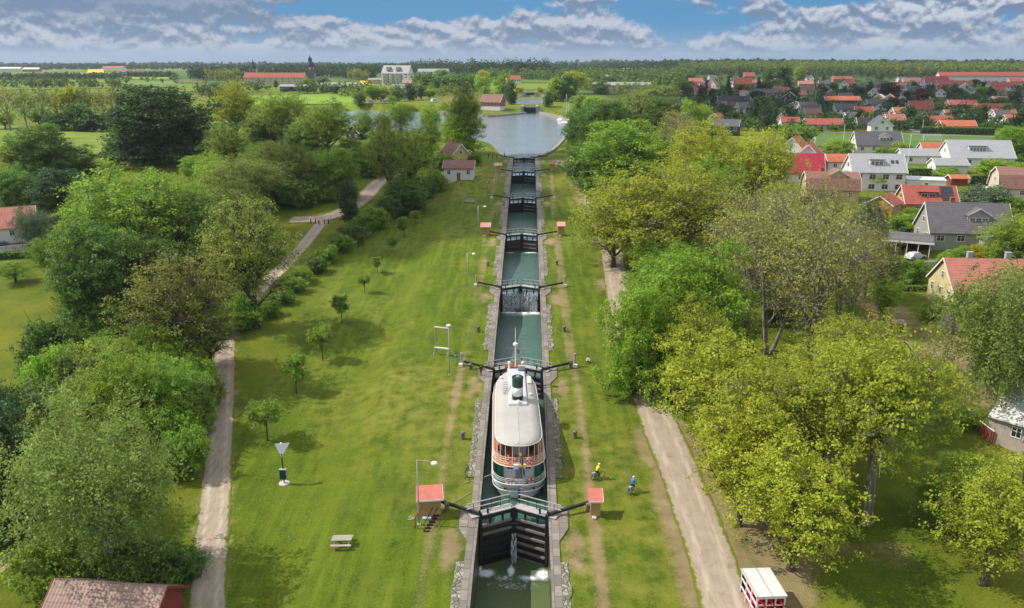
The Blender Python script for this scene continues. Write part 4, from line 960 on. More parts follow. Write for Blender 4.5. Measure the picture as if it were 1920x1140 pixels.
# ---------------------------------------------------------------- tree prototypes
G = {}
BARK_G = bark_mat('grey_bark', (0.22, 0.20, 0.165)); BARK_B = bark_mat('brown_bark', (0.085, 0.065, 0.048)); BARK_W = bark_mat('birch_bark', (0.42, 0.40, 0.37))
LM = {
 'lime': leaf_mat('lime_leaf', (0.195, 0.225, 0.012), (0.58, 0.63, 0.068)),
 'fresh': leaf_mat('fresh_leaf', (0.095, 0.175, 0.014), (0.42, 0.60, 0.06)),
 'mid': leaf_mat('mid_leaf', (0.065, 0.145, 0.018), (0.44, 0.60, 0.075), 0.55),
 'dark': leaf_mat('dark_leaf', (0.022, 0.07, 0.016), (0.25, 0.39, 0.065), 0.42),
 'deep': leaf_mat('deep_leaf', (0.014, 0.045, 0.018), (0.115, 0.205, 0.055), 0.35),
 'olive': leaf_mat('olive_leaf', (0.12, 0.15, 0.024), (0.43, 0.49, 0.09)),
 'birch': leaf_mat('birch_leaf', (0.105, 0.15, 0.035), (0.44, 0.55, 0.125)),
 'twig': leaf_mat('twig_leaf', (0.21, 0.21, 0.045), (0.52, 0.52, 0.11)),
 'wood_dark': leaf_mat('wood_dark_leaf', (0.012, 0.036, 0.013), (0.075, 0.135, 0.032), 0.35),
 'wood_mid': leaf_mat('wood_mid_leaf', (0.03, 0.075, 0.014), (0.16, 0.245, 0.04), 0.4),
 'wood_light': leaf_mat('wood_light_leaf', (0.07, 0.12, 0.014), (0.27, 0.35, 0.05), 0.4),
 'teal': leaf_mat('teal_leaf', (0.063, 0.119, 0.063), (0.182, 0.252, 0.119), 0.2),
 'gold': leaf_mat('gold_leaf', (0.264, 0.240, 0.007), (0.552, 0.480, 0.024)),
 'copper': leaf_mat('copper_leaf', (0.022, 0.007, 0.012), (0.066, 0.022, 0.024), 0.15),
 'lilac': leaf_mat('lilac_leaf', (0.192, 0.108, 0.264), (0.432, 0.288, 0.528), 0.2),
 'white': leaf_mat('white_leaf', (0.176, 0.198, 0.110), (0.550, 0.550, 0.440), 0.2),
}
def leaf_quads(P, Nn, size, rs, aspect=1.0, up=0.45, spread=0.8):
    n = len(P); nn = Nn * 0.6 + np.array([0, 0, up]) + rs.normal(0, spread, (n, 3)); nn /= np.linalg.norm(nn, axis=1)[:, None] + 1e-9
    t = np.cross(nn, rs.normal(0, 1, (n, 3))); t /= np.linalg.norm(t, axis=1)[:, None] + 1e-9; b = np.cross(nn, t)
    s = size * rs.uniform(0.6, 1.35, n)[:, None] * 0.5
    V = np.stack([P - t * s * aspect, P + b * s * 0.62 + nn * s * 0.18, P + t * s * aspect, P - b * s * 0.62 + nn * s * 0.18], 1).reshape(-1, 3)
    return V
class Proto: pass
def make_proto(name, H, Rr, base, lobes, clumps, leaves, size, seed, kind='round', twigs=0, clump_r=0.55, trunk_r=0.22, bark=None, fork=1, lobe_r=0.42, limb_n=6):
    rs = np.random.RandomState(seed); r2 = random.Random(seed); ch = H - base; mb = MB(); cen = np.array([0, 0, base + ch * 0.5])
    # lobe centres fill an uneven crown
    C = []; tries = 0
    while len(C) < lobes and tries < 4000:
        tries += 1
        d = rs.normal(0, 1, 3); d /= np.linalg.norm(d); u = rs.uniform(0.35, 0.82) if kind != 'column' else rs.uniform(0.2, 0.8)
        p = d * u * np.array([Rr, Rr, ch / 2])
        if kind == 'round' and p[2] < -ch * 0.34 and np.hypot(p[0], p[1]) > Rr * 0.74: continue
        if kind == 'full' and len(C) < lobes * 0.25: p[2] = -ch * rs.uniform(0.30, 0.42); k = Rr * rs.uniform(0.35, 0.78) / (np.hypot(p[0], p[1]) + 1e-6); p[0] *= k; p[1] *= k
        if kind == 'wide' and p[2] < -ch * 0.1 and rs.rand() < 0.6: continue
        if kind == 'cone' or kind == 'column':
            k = 1 - max(0, (p[2] / (ch / 2) + (0.3 if kind == 'cone' else 0.75)) / 1.7) ** (1.0 if kind == 'cone' else 2)
            p[0] *= k; p[1] *= k
        lr = Rr * lobe_r * rs.uniform(0.75, 1.2)
        if any(np.linalg.norm((p - q) / np.array([1, 1, 0.9])) < lr * 0.55 for q, _ in C): continue
        C.append((p, lr))
    # trunk and limbs
    lean = [(0, 0)]
    roots = [(0, 0)] if fork == 1 else [(math.cos(a) * trunk_r * 1.1, math.sin(a) * trunk_r * 1.1) for a in np.linspace(0, 6.28, fork, endpoint=False)]
    top = base + ch * (0.55 if kind in ('round', 'wide', 'birch', 'full') else 0.85)
    axes = []
    for i, (x, y) in enumerate(roots):
        dx, dy = (r2.uniform(-.05, .05) * H, r2.uniform(-.05, .05) * H) if fork == 1 else (x / trunk_r * ch * 0.2, y / trunk_r * ch * 0.2)
        pts = [Vector((x, y, -0.4)), Vector((x, y, 0.35)), Vector((x + dx * .2, y + dy * .2, base * .6 + .2)), Vector((x + dx * .55, y + dy * .55, base + ch * .22)), Vector((x + dx, y + dy, top))]
        tr = trunk_r / (fork ** 0.5); mb.tube(pts, [tr * 1.7, tr * 1.15, tr, tr * 0.75, tr * 0.22], 8); axes.append((pts, tr))
    def on_axis(h):
        pts, tr = r2.choice(axes)
        for a, b_ in zip(pts[1:-1], pts[2:]):
            if a.z <= h <= b_.z: return a.lerp(b_, (h - a.z) / max(1e-6, b_.z - a.z)), tr * (1 - 0.75 * (h / top))
        return pts[-1].copy(), tr * 0.25
    tips = []
    for i, (p, lr) in enumerate(C):
        P = Vector(p) + Vector(cen)
        if i < limb_n * 3 or twigs:
            h = min(top * 0.98, max(base * 0.75 + 0.2, P.z - abs(r2.gauss(0.28, 0.1)) * ch - 0.1 * math.hypot(P.x, P.y))); q, r0 = on_axis(h)
            mid = q.lerp(P, 0.5) + Vector((r2.uniform(-.1, .1) * Rr, r2.uniform(-.1, .1) * Rr, 0.06 * ch * r2.uniform(-.4, 1)))
            mb.tube([q, q.lerp(mid, .55) + Vector((0, 0, .02 * ch * r2.random())), mid, mid.lerp(P, .6), P], [r0 * .62, r0 * .5, r0 * .38, r0 * .26, r0 * .12], 5, cap=False); tips.append((mid, P, lr, r0))
    PL = []; NL = []
    for p, lr in C:
        c = p + cen
        for _ in range(clumps):
            d = rs.normal(0, 1, 3); d[2] = d[2] * 0.85 + 0.22; d /= np.linalg.norm(d)
            u = rs.uniform(0.6, 1.18); q = c + d * lr * u * np.array([1, 1, 0.82])
            nl = max(2, int(leaves * rs.uniform(0.5, 1.4)))
            if kind == 'birch':
                ln = rs.uniform(0.5, 2.4); tt = rs.rand(nl) ** 0.8
                pts = q + np.stack([rs.normal(0, 0.16, nl) + d[0] * 0.35 * tt, rs.normal(0, 0.16, nl) + d[1] * 0.35 * tt, -ln * tt], 1)
            else:
                pts = q + rs.normal(0, clump_r * 0.5, (nl, 3)) * np.array([1.15, 1.15, 0.75])
            PL.append(pts); NL.append(np.repeat(d[None], nl, 0))
            if twigs and rs.rand() < twigs and tips:
                a = min(tips, key=lambda t_: (t_[1] - Vector(q)).length_squared); st = a[0].lerp(a[1], rs.uniform(0.3, 1)); Q = Vector(q)
                mb.tube([st, st.lerp(Q, .5) + Vector((rs.normal(0, .15), rs.normal(0, .15), rs.normal(0.1, .1))), Q + Vector(d) * rs.uniform(0.1, 0.9)], [a[3] * .16 + .018, .02 + a[3] * .06, .012], 3, cap=False)
    P = np.concatenate(PL); Nn = np.concatenate(NL)
    P[:, 2] = np.maximum(P[:, 2], 0.1)
    V = leaf_quads(P, Nn, size, rs, 0.9 if kind != 'birch' else 1.0, 0.6 if kind != 'birch' else 0.2, 0.6)
    F = np.arange(len(V)).reshape(-1, 4)
    o = Proto(); o.H, o.R = H, Rr; o.crown = np_mesh(name + '_crown', V, F, LM['mid'])
    o.trunk = mb.mesh(name + '_trunk', bark or BARK_B, True); G[name] = o; return o
#          name        H    R   base lobes clumps leaves size seed
make_proto('maple',   13, 5.4, 1.8, 40, 22, 23, 0.27, 11, 'round', 0.35, 0.50, 0.3, BARK_B)
make_proto('maple_b', 13, 5.6, 2.2, 40, 22, 23, 0.27, 12, 'wide', 0.35, 0.52, 0.34, BARK_G)
make_proto('open',    13, 5.6, 2.4, 40, 22, 17, 0.25, 13, 'wide', 0.6, 0.45, 0.32, BARK_B)
make_proto('maple_h', 13, 5.6, 4.6, 40, 24, 26, 0.26, 41, 'wide', 0.35, 0.46, 0.36, BARK_G)
make_proto('dense',   13, 5.2, 0.4, 56, 26, 28, 0.29, 14, 'full', 0, 0.50, 0.32, BARK_B, lobe_r=0.36)
make_proto('dense_b', 12, 5.2, 0.3, 52, 26, 28, 0.29, 15, 'full', 0, 0.50, 0.3, BARK_B, lobe_r=0.38)
make_proto('bare',    14, 5.6, 3.8, 32, 32, 7, 0.24, 16, 'wide', 0.55, 0.5, 0.30, BARK_G)
make_proto('bare_b',  14, 5.2, 3.0, 30, 32, 7.5, 0.24, 17, 'wide', 0.55, 0.5, 0.3, BARK_G, fork=3)
make_proto('birch',   13, 4.2, 1.6, 38, 34, 30, 0.17, 18, 'birch', 0.0, 0.4, 0.17, BARK_W)
make_proto('birch_b', 13, 4.4, 1.4, 38, 34, 30, 0.17, 19, 'birch', 0.0, 0.4, 0.17, BARK_W)
make_proto('young',   4.6, 1.35, 1.25, 16, 16, 18, 0.16, 20, 'round', 0.4, 0.22, 0.055, BARK_B, lobe_r=0.42)
make_proto('young_b', 4.6, 1.3, 1.3, 14, 22, 14, 0.19, 21, 'round', 0.4, 0.22, 0.055, BARK_B, lobe_r=0.42)
make_proto('bush',    2.6, 2.2, 0.0, 22, 22, 24, 0.20, 22, 'round', 0, 0.28, 0.06, BARK_B, fork=3)
make_proto('bush_b',  2.6, 2.3, 0.0, 20, 22, 24, 0.20, 23, 'wide', 0.15, 0.32, 0.06, BARK_B, fork=3)
make_proto('column',  8, 1.25, 0.2, 26, 26, 13, 0.26, 24, 'column', 0, 0.36, 0.12, BARK_B, lobe_r=0.6)
make_proto('far_round', 10, 4.6, 0.3, 30, 14, 7, 0.85, 31, 'full', 0, 0.8, 0.26, BARK_B)
make_proto('far_wide',  10, 4.8, 1.0, 25, 14, 7, 0.85, 32, 'wide', 0, 0.8, 0.26, BARK_B)
make_proto('far_bare',  10, 4.4, 2.2, 16, 14, 3, 0.6, 33, 'wide', 1.0, 0.7, 0.24, BARK_G)
make_proto('far_cone',  11, 2.6, 0.6, 18, 12, 6, 0.75, 34, 'cone', 0, 0.5, 0.2, BARK_B, lobe_r=0.5)
make_proto('far_bush',  3.0, 2.6, 0.0, 14, 12, 6, 0.6, 35, 'round', 0, 0.6, 0.08, BARK_B)
rt = random.Random(99)
def put_tree(kind, leaf, p, h, r, label, name='tree', cat='tree', group=None, rz=None, sink=0.0):
    g = G[kind]; o = thing(name, label, cat, (p[0], p[1], p[2] - sink), rt.uniform(0, 6.28) if rz is None else rz, group)
    o.scale = (r / g.R, r / g.R, h / g.H)
    t_ = link('trunk', g.trunk, o); c = link('crown', g.crown, o)
    c.material_slots[0].link = 'OBJECT'; c.material_slots[0].material = LM[leaf]
    return o
def tree(kind, leaf, bx, by, top, wpx, label, **k):
    """a tree standing where the photo shows its foot, as tall and wide as it looks there"""
    p = at(bx, by); h = max(0.5, height_at(p, bx, top)) * (1.16 if kind[:5] == 'birch' else 1.0); r = wpx * mpp(p) / 2 * FULL.get(kind, 1.0)
    return put_tree(kind, leaf, p, h, r, label, **k)
FULL = dict(maple=1.16, maple_b=1.16, dense=1.12, dense_b=1.12, open=1.12, bare=1.05, bare_b=1.05, bush=1.15, bush_b=1.15, far_round=1.15, far_wide=1.15)
SB = dict(name='bush', cat='bush')
# --- left of the canal, nearest first
tree('birch', 'birch', 212, 1092, 752, 262, 'drooping birch standing just behind the tiled shed roof')
tree('birch_b', 'birch', 120, 985, 760, 150, 'thin birch behind the drooping birch, left of the dirt trail')
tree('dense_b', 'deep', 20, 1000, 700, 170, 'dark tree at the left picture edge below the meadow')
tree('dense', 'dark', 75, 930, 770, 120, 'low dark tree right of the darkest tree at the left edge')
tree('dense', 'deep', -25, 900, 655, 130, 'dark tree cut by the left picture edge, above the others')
for i, (x, y, tp, w, lf, lb) in enumerate([(95, 1105, 1010, 130, 'mid', 'round green bush left of the tiled shed'), (5, 965, 915, 80, 'mid', 'green bush on the left edge above the dirt trail'),
      (70, 925, 875, 90, 'mid', 'green bush beside the dirt trail below the dark tree'), (150, 890, 830, 90, 'fresh', 'light bush where the dirt trail vanishes under the birch'), (300, 1112, 1030, 120, 'dark', 'dark bush between the shed roof and the footpath'),
      (240, 1090, 1020, 100, 'mid', 'bush under the drooping birch, left of the dark bush'), (345, 1085, 1035, 70, 'dark', 'small dark bush at the left edge of the footpath'), (355, 890, 815, 75, 'mid', 'bush overhanging the footpath opposite the triangular sign'),
      (335, 850, 765, 90, 'fresh', 'tall light bush by the footpath above the overhanging one'), (368, 800, 735, 80, 'fresh', 'leafy bush on the left verge opposite the nearest young tree'), (310, 800, 720, 90, 'fresh', 'yellow green bush behind the verge bushes'),
      (255, 780, 690, 110, 'fresh', 'broad light green bush in the thicket below the oak'), (200, 800, 730, 90, 'mid', 'green bush in the thicket beside the thin birch'), (150, 790, 720, 100, 'mid', 'bush between the thicket and the left meadow'),
      (105, 705, 612, 110, 'dark', 'round dark bush at the edge of the left meadow'), (165, 720, 655, 90, 'mid', 'green bush right of the round dark meadow bush'), (205, 690, 635, 80, 'mid', 'bush at the foot of the tall dark leaning tree'), (385, 760, 700, 70, 'olive', 'olive bush close to the footpath under the oak'),
      (330, 745, 690, 90, 'fresh', 'pale bush below the sparse oak'), (270, 720, 660, 90, 'fresh', 'pale bush left of the one below the oak'), (120, 860, 790, 90, 'mid', 'green bush below the thin birch'), (60, 830, 740, 110, 'deep', 'very dark bush at the left edge below the meadow'),
      (455, 612, 560, 70, 'mid', 'small bush at the foot of the olive tree by the path bend'), (430, 625, 585, 50, 'olive', 'tiny bush where the footpath bends')]):
    tree('bush' if i % 2 else 'bush_b', lf, x, y, tp, w, lb, **SB)
tree('maple', 'fresh', 245, 830, 645, 130, 'light green tree in the thicket above the birch')
tree('maple_b', 'fresh', 330, 815, 665, 110, 'light green tree beside the footpath above the birch')
tree('maple', 'mid', 190, 845, 735, 90, 'small leafy tree left of the light green thicket trees')
tree('open', 'olive', 345, 715, 478, 200, 'sparse yellow olive oak on the left side of the footpath')
tree('dense', 'dark', 205, 632, 400, 150, 'tall dark leaning tree with pale trunk above the left meadow')
tree('dense_b', 'mid', 165, 590, 430, 100, 'mid green tree left behind the leaning dark tree')
tree('open', 'olive', 483, 614, 372, 165, 'tall olive tree with straight pale trunk at the path bend')
tree('maple', 'mid', 250, 560, 308, 190, 'large mid green tree in the left grove')
tree('maple_b', 'mid', 345, 540, 325, 150, 'large mid green tree right of the biggest grove tree')
tree('dense', 'dark', 300, 600, 430, 150, 'dark tree in front of the left grove')
tree('dense', 'dark', 395, 555, 420, 110, 'dark shaded tree between the oak and the olive tree')
tree('maple', 'mid', 180, 500, 375, 110, 'rounded tree at the left end of the grove')
tree('maple_b', 'olive', 440, 480, 330, 110, 'olive tinted tree behind the tall olive tree')
tree('maple', 'fresh', 98, 519, 437, 66, 'small yellow green tree on the lawn below the left house')
tree('open', 'mid', 30, 530, 490, 62, 'low fruit tree on the lawn near the left edge')
tree('birch', 'teal', 72, 470, 385, 70, 'thin silvery tree in front of the left house')
tree('dense_b', 'dark', 35, 395, 305, 85, 'round dark tree above the left house roof')
tree('dense', 'deep', 125, 405, 308, 100, 'round blue green tree behind the flagpole')
tree('dense', 'dark', 80, 330, 226, 100, 'dark tree at the left edge above the round trees')
tree('dense_b', 'dark', 148, 325, 268, 75, 'lower dark tree right of the dark pair on the left')
tree('dense', 'deep', 308, 303, 150, 182, 'huge dark chestnut standing alone in the left meadow')
tree('dense_b', 'mid', 235, 300, 230, 60, 'lower branchy tree at the left foot of the huge chestnut')
tree('maple', 'lime', 445, 262, 148, 82, 'bright yellow green tree right of the huge chestnut')
tree('maple_b', 'mid', 530, 276, 168, 92, 'round green tree second to the right of the huge chestnut')
tree('maple', 'mid', 617, 290, 186, 95, 'green tree third to the right of the huge chestnut')
tree('dense', 'dark', 490, 275, 215, 70, 'dark undergrowth tree between the bright trees')
tree('dense', 'dark', 572, 285, 225, 65, 'dark tree between the second and third green tree')
tree('open', 'mid', 430, 330, 232, 85, 'feathery green tree in front of the bright tree')
tree('dense_b', 'mid', 375, 335, 285, 60, 'bush like tree right of the chestnut foot')
tree('maple_b', 'olive', 470, 400, 288, 130, 'broad olive tree behind the path junction')
tree('maple', 'mid', 415, 390, 300, 90, 'green tree left of the broad olive tree')
tree('open', 'olive', 560, 380, 270, 90, 'pale thin tree beside the path junction')
tree('dense', 'mid', 630, 375, 272, 80, 'round green tree right of the pale thin tree')
tree('bush', 'dark', 570, 388, 335, 70, 'dark shrub at the upper edge of the path junction', **SB)
tree('bush_b', 'dark', 520, 385, 335, 60, 'dark shrub left of the path junction', **SB)
tree('column', 'deep', 656, 433, 325, 34, 'slim dark columnar tree by the footpath')
tree('open', 'olive', 735, 375, 232, 90, 'tall thin olive tree above the shrub row')
tree('open', 'mid', 772, 385, 245, 85, 'tall thin green tree right of the tall olive one')
tree('dense', 'dark', 765, 400, 330, 80, 'dark low tree under the tall thin pair')
tree('dense', 'mid', 700, 330, 265, 70, 'green tree left behind the tall thin pair')
tree('maple', 'mid', 800, 315, 222, 60, 'green tree right of the tall thin pair')
tree('dense_b', 'fresh', 868, 290, 176, 72, 'big green tree standing before the basin')
tree('open', 'olive', 872, 290, 158, 62, 'thin brownish tree growing inside the big basin tree')
tree('maple', 'fresh', 686, 262, 205, 30, 'small clear tree at the left end of the basin shore')
tree('maple', 'fresh', 718, 262, 207, 32, 'second small tree on the basin shore')
tree('maple_b', 'fresh', 752, 262, 187, 45, 'third light tree on the basin shore')
tree('maple', 'fresh', 808, 262, 193, 40, 'small clear tree left of the big basin tree')
tree('bush', 'mid', 828, 318, 290, 40, 'bush in front of the yellow cottage', **SB)
tree('bush', 'fresh', 890, 310, 288, 22, 'yellowish bush right of the yellow cottage', **SB)
tree('bush_b', 'mid', 818, 360, 330, 40, 'bush left below the white cottage', **SB)
# --- the row of young trees on the lawn
YOUNG = [(502, 826, 736, 78, 'nearest young tree on the lawn, left of the footpath sign'), (556, 738, 662, 54, 'second young tree of the lawn row'), (605, 676, 598, 52, 'third young tree, beside the terrace edge'), (642, 606, 552, 42, 'fourth young tree of the lawn row'),
         (684, 549, 508, 28, 'fifth young tree, small and dark'), (708, 512, 480, 26, 'sixth young tree, at the end of the tree shade'), (737, 474, 440, 26, 'seventh young tree, in the shade'), (758, 446, 405, 34, 'eighth young tree, beside the shrub row'), (779, 420, 390, 26, 'ninth and farthest young tree of the lawn row')]
for i, (x, y, tp, w, lb) in enumerate(YOUNG): tree('young' if i % 2 == 0 else 'young_b', 'fresh' if i < 4 else 'mid', x, y, tp, w * 0.84, lb, name='young_tree', group='young trees in a row on the lawn')
# --- the ditch shrubs beside the upper footpath
for i, (x, y, w, h) in enumerate([(505, 592, 44, 24), (528, 570, 40, 24), (548, 548, 42, 26), (568, 530, 40, 26), (590, 512, 40, 28), (612, 492, 44, 30), (636, 474, 44, 32), (660, 458, 46, 34), (684, 442, 46, 36), (706, 428, 46, 40), (728, 414, 46, 40), (748, 400, 44, 36), (770, 386, 44, 36), (795, 372, 44, 34), (815, 352, 34, 30)]):
    tree('bush' if i % 2 else 'bush_b', ('mid', 'dark', 'mid')[i % 3], x, y, y - h, w, 'shrub in the ditch row beside the upper footpath', group='shrubs of the ditch row beside the upper footpath', **SB)
# --- right of the canal, nearest first
tree('maple_h', 'lime', 1624, 982, 632, 258, 'big yellow green maple with thick pale trunk at lower right')
tree('maple', 'lime', 1482, 1068, 815, 195, 'yellow green tree overhanging the gravel road above the white kayak rack')
tree('maple', 'lime', 1846, 1095, 840, 185, 'thin yellowish tree near the lower right corner')
tree('maple', 'fresh', 1795, 908, 845, 75, 'green sapling in front of the white roofed building')
tree('maple_b', 'lime', 1415, 930, 660, 215, 'broad yellow green tree in the middle of the right grove')
tree('maple', 'lime', 1505, 880, 640, 205, 'yellow green tree left of the thick pale trunk')
tree('maple', 'lime', 1330, 850, 612, 185, 'yellow green tree leaning over the road bend')
tree('maple_b', 'lime', 1580, 800, 575, 170, 'wide yellow green tree in front of the bare trees')
tree('dense', 'fresh', 1190, 738, 520, 128, 'dense green tree beside the gravel road')
tree('dense_b', 'fresh', 1300, 700, 438, 190, 'big dense green tree in the right grove')
tree('dense', 'fresh', 1225, 650, 470, 120, 'dense green tree behind the roadside one')
tree('maple', 'lime', 1300, 770, 560, 130, 'yellow green tree below the big dense green tree')
tree('bare_b', 'twig', 1440, 662, 365, 215, 'half bare forked tree with dark trunk right of the dense green tree')
tree('bare', 'twig', 1515, 700, 380, 200, 'half bare tree with leaning dark limbs')
tree('bare', 'twig', 1400, 610, 350, 180, 'half bare tree behind the forked one')
tree('bare_b', 'twig', 1575, 625, 420, 130, 'half bare tree nearest the carport')
tree('bare', 'twig', 1500, 575, 330, 190, 'half bare tree in front of the tan gambrel house')
tree('bare', 'twig', 1620, 560, 420, 110, 'small half bare tree below the carport')
tree('maple_b', 'lime', 1230, 540, 300, 235, 'large yellow green tree with wide crown left of the bare trees')
tree('maple', 'lime', 1150, 500, 345, 130, 'yellow green tree overhanging the left side of the grove')
tree('maple', 'fresh', 1330, 470, 292, 110, 'green tree between the wide crown and the bare trees')
tree('maple', 'lime', 1305, 420, 222, 130, 'bright yellow tree at the top of the right grove')
tree('maple_b', 'lime', 1412, 430, 232, 125, 'second bright yellow tree at the top of the right grove')
tree('dense', 'mid', 1175, 372, 218, 165, 'large dark green tree at the right bank of the upper gates')
tree('dense_b', 'dark', 1105, 350, 250, 90, 'dark tree closest to the upper gates on the right bank')
tree('dense', 'dark', 1130, 300, 180, 110, 'dark brownish tree on the right shore of the basin')
tree('dense_b', 'dark', 1090, 280, 195, 60, 'small dark tree beside the moored sailboats')
tree('open', 'olive', 1190, 280, 170, 100, 'brownish sparse tree behind the dark bank trees')
tree('dense', 'dark', 1240, 300, 175, 90, 'dark tree right of the brownish sparse one')
tree('bare', 'twig', 1270, 330, 205, 90, 'grey twiggy tree beside the bright yellow tree')
tree('dense_b', 'mid', 1290, 290, 180, 90, 'green tree behind the bright yellow tree')
tree('bush', 'dark', 1122, 372, 335, 60, 'dark bush on the right bank below the dark trees', **SB)
tree('birch', 'birch', 1858, 802, 468, 225, 'tall hanging birch in front of the pale yellow house')
tree('maple', 'fresh', 1900, 510, 395, 110, 'yellow green tree right of the grey house entrance')
tree('birch_b', 'teal', 1618, 515, 375, 76, 'silvery tree in front of the small yellow house')
tree('maple', 'olive', 1655, 560, 470, 60, 'olive tree left of the carport')
tree('dense', 'fresh', 1896, 300, 232, 72, 'round bright tree at the right end of the playing field')
tree('maple', 'mid', 1655, 600, 520, 60, 'low garden tree left of the pale yellow house')
for i, (x, y, tp, w, lf, lb) in enumerate([(1716, 530, 492, 60, 'mid', 'spreading apple tree beside the village street'), (1772, 500, 474, 34, 'mid', 'bush below the carport mouth'), (1790, 498, 470, 40, 'fresh', 'bush in front of the grey house windows'), (1806, 480, 462, 18, 'fresh', 'small round clipped bush before the grey house'),
      (1840, 480, 462, 46, 'gold', 'yellow hedge bush below the grey house porch'), (1885, 500, 470, 60, 'fresh', 'bush at the right edge of the village street'), (1775, 622, 596, 30, 'lilac', 'lilac in purple bloom beside the birch'), (1765, 590, 560, 40, 'mid', 'shrub at the corner of the pale yellow house'),
      (1745, 600, 570, 40, 'mid', 'shrub left of the pale yellow house corner'), (1850, 390, 350, 70, 'teal', 'grey green bush behind the grey house ridge'), (1820, 400, 355, 50, 'teal', 'round silvery bush left of the grey green one'), (1900, 400, 370, 40, 'fresh', 'bush below the cream gambrel house'),
      (1775, 335, 316, 45, 'fresh', 'bush in front of the white outbuilding'), (1640, 350, 325, 60, 'mid', 'small tree before the white metal roofed house'), (1590, 350, 325, 40, 'dark', 'dark bush between the red roofs and the metal roof'), (1575, 290, 262, 50, 'mid', 'bush left of the slate house by the playing field'),
      (1655, 300, 278, 40, 'mid', 'bush below the slate house'), (1690, 292, 268, 40, 'fresh', 'bright bush right of the slate house'), (1715, 420, 395, 60, 'mid', 'shrub between the yellow house and the carport'), (1690, 430, 402, 50, 'mid', 'shrub in front of the small yellow house'),
      (1740, 440, 418, 60, 'mid', 'shrub behind the carport'), (1560, 300, 270, 40, 'olive', 'olive bush at the end of the red roofs'), (1830, 600, 575, 36, 'mid', 'shrub beside the pale yellow house wall'), (1495, 275, 235, 60, 'mid', 'tree shaped bush left of the playing field'), (1345, 520, 470, 70, 'fresh', 'bush between the dense tree and the bare trees'),
      (1870, 330, 300, 60, 'fresh', 'shrub right of the grey metal roof'), (1905, 345, 310, 40, 'fresh', 'shrub at the right edge above the gambrel house'), (1460, 600, 560, 60, 'olive', 'low bush under the half bare trees'), (1800, 800, 765, 50, 'mid', 'bush below the tall hanging birch'), (1720, 760, 720, 50, 'fresh', 'bush beside the red fence')]):
    tree('bush' if i % 2 else 'bush_b', lf, x, y, tp, w, lb, **SB)

# --- the thicket that fills the slope left of the footpath
_th = random.Random(21)
for i in range(34):
    u = _th.random(); y = 690 + 170 * _th.random(); x = 120 + (385 - 120) * u - (y - 690) * 0.25
    tree(_th.choice(['bush', 'bush_b', 'bush']), _th.choice(['fresh', 'mid', 'fresh', 'birch']), x, y + 25, y - 45 - 30 * _th.random(), 75 + 30 * _th.random(), 'leafy shrub of the thicket left of the footpath', group='shrubs of the thicket left of the footpath', **SB)
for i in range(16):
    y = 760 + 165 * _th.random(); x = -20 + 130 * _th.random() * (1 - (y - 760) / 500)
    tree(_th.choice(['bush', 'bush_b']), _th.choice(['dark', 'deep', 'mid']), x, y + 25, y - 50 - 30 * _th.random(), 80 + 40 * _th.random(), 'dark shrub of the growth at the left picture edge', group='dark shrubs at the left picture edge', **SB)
for i in range(22):
    x = 395 + 300 * _th.random(); y = 300 + 95 * _th.random()
    if abs(x - 680) < 45 and y > 320: continue
    if y > 360 and x > 540: continue
    tree(_th.choice(['bush', 'bush_b']), _th.choice(['mid', 'fresh', 'olive', 'dark']), x, y + 12, y - 22 - 16 * _th.random(), 46 + 20 * _th.random(), 'shrub of the wooded slope behind the path junction', group='shrubs of the wooded slope behind the path junction', **SB)
tree('dense_b', 'fresh', 1250, 600, 440, 130, 'dense green tree between the roadside and the big dense one')
tree('maple_b', 'lime', 1180, 470, 325, 150, 'yellow green tree left of the wide crown')
tree('maple', 'lime', 1290, 480, 300, 150, 'yellow green tree right of the wide crown')

for i, (k, lf, x, y, tp, w, lb) in enumerate([('maple', 'mid', 40, 330, 255, 80, 'green tree left of the dark meadow pair'), ('maple_b', 'mid', 200, 420, 330, 90, 'green tree between the blue green round tree and the grove'), ('maple', 'fresh', 290, 430, 315, 110, 'fresh green tree at the top of the left grove'), ('open', 'olive', 520, 360, 265, 90, 'olive tree at the top of the wooded slope'),
   ('maple_b', 'fresh', 505, 345, 262, 80, 'fresh green tree at the top of the wooded slope'), ('dense', 'mid', 600, 350, 280, 70, 'mid green tree above the path junction'), ('maple', 'mid', 350, 440, 340, 110, 'green tree at the right of the left grove'), ('open', 'olive', 400, 470, 355, 100, 'olive tree behind the grove right edge'), ('dense', 'dark', 660, 320, 255, 60, 'dark tree left of the tall thin pair'),
   ('maple', 'mid', 720, 300, 240, 60, 'green tree behind the tall thin pair'), ('open', 'olive', 500, 470, 400, 60, 'thin olive tree beside the upper footpath'), ('dense', 'dark', 450, 440, 360, 90, 'dark tree between the two olive trees'), ('dense_b', 'mid', 250, 640, 540, 120, 'green lower tree under the leaning dark tree'), ('dense', 'mid', 290, 700, 600, 100, 'green tree behind the sparse oak'), ('open', 'olive', 395, 690, 590, 110, 'olive sapling overhanging the footpath')]):
    tree(k, lf, x, y, tp, w, lb)

tree('maple', 'lime', 1385, 985, 740, 170, 'yellow green tree between the road and the big maple')

tree('birch_b', 'birch', 1908, 735, 482, 130, 'hanging birch at the right edge beside the tallest one')
tree('maple', 'fresh', 1765, 985, 880, 110, 'low green tree between the big maple and the white roofed building')
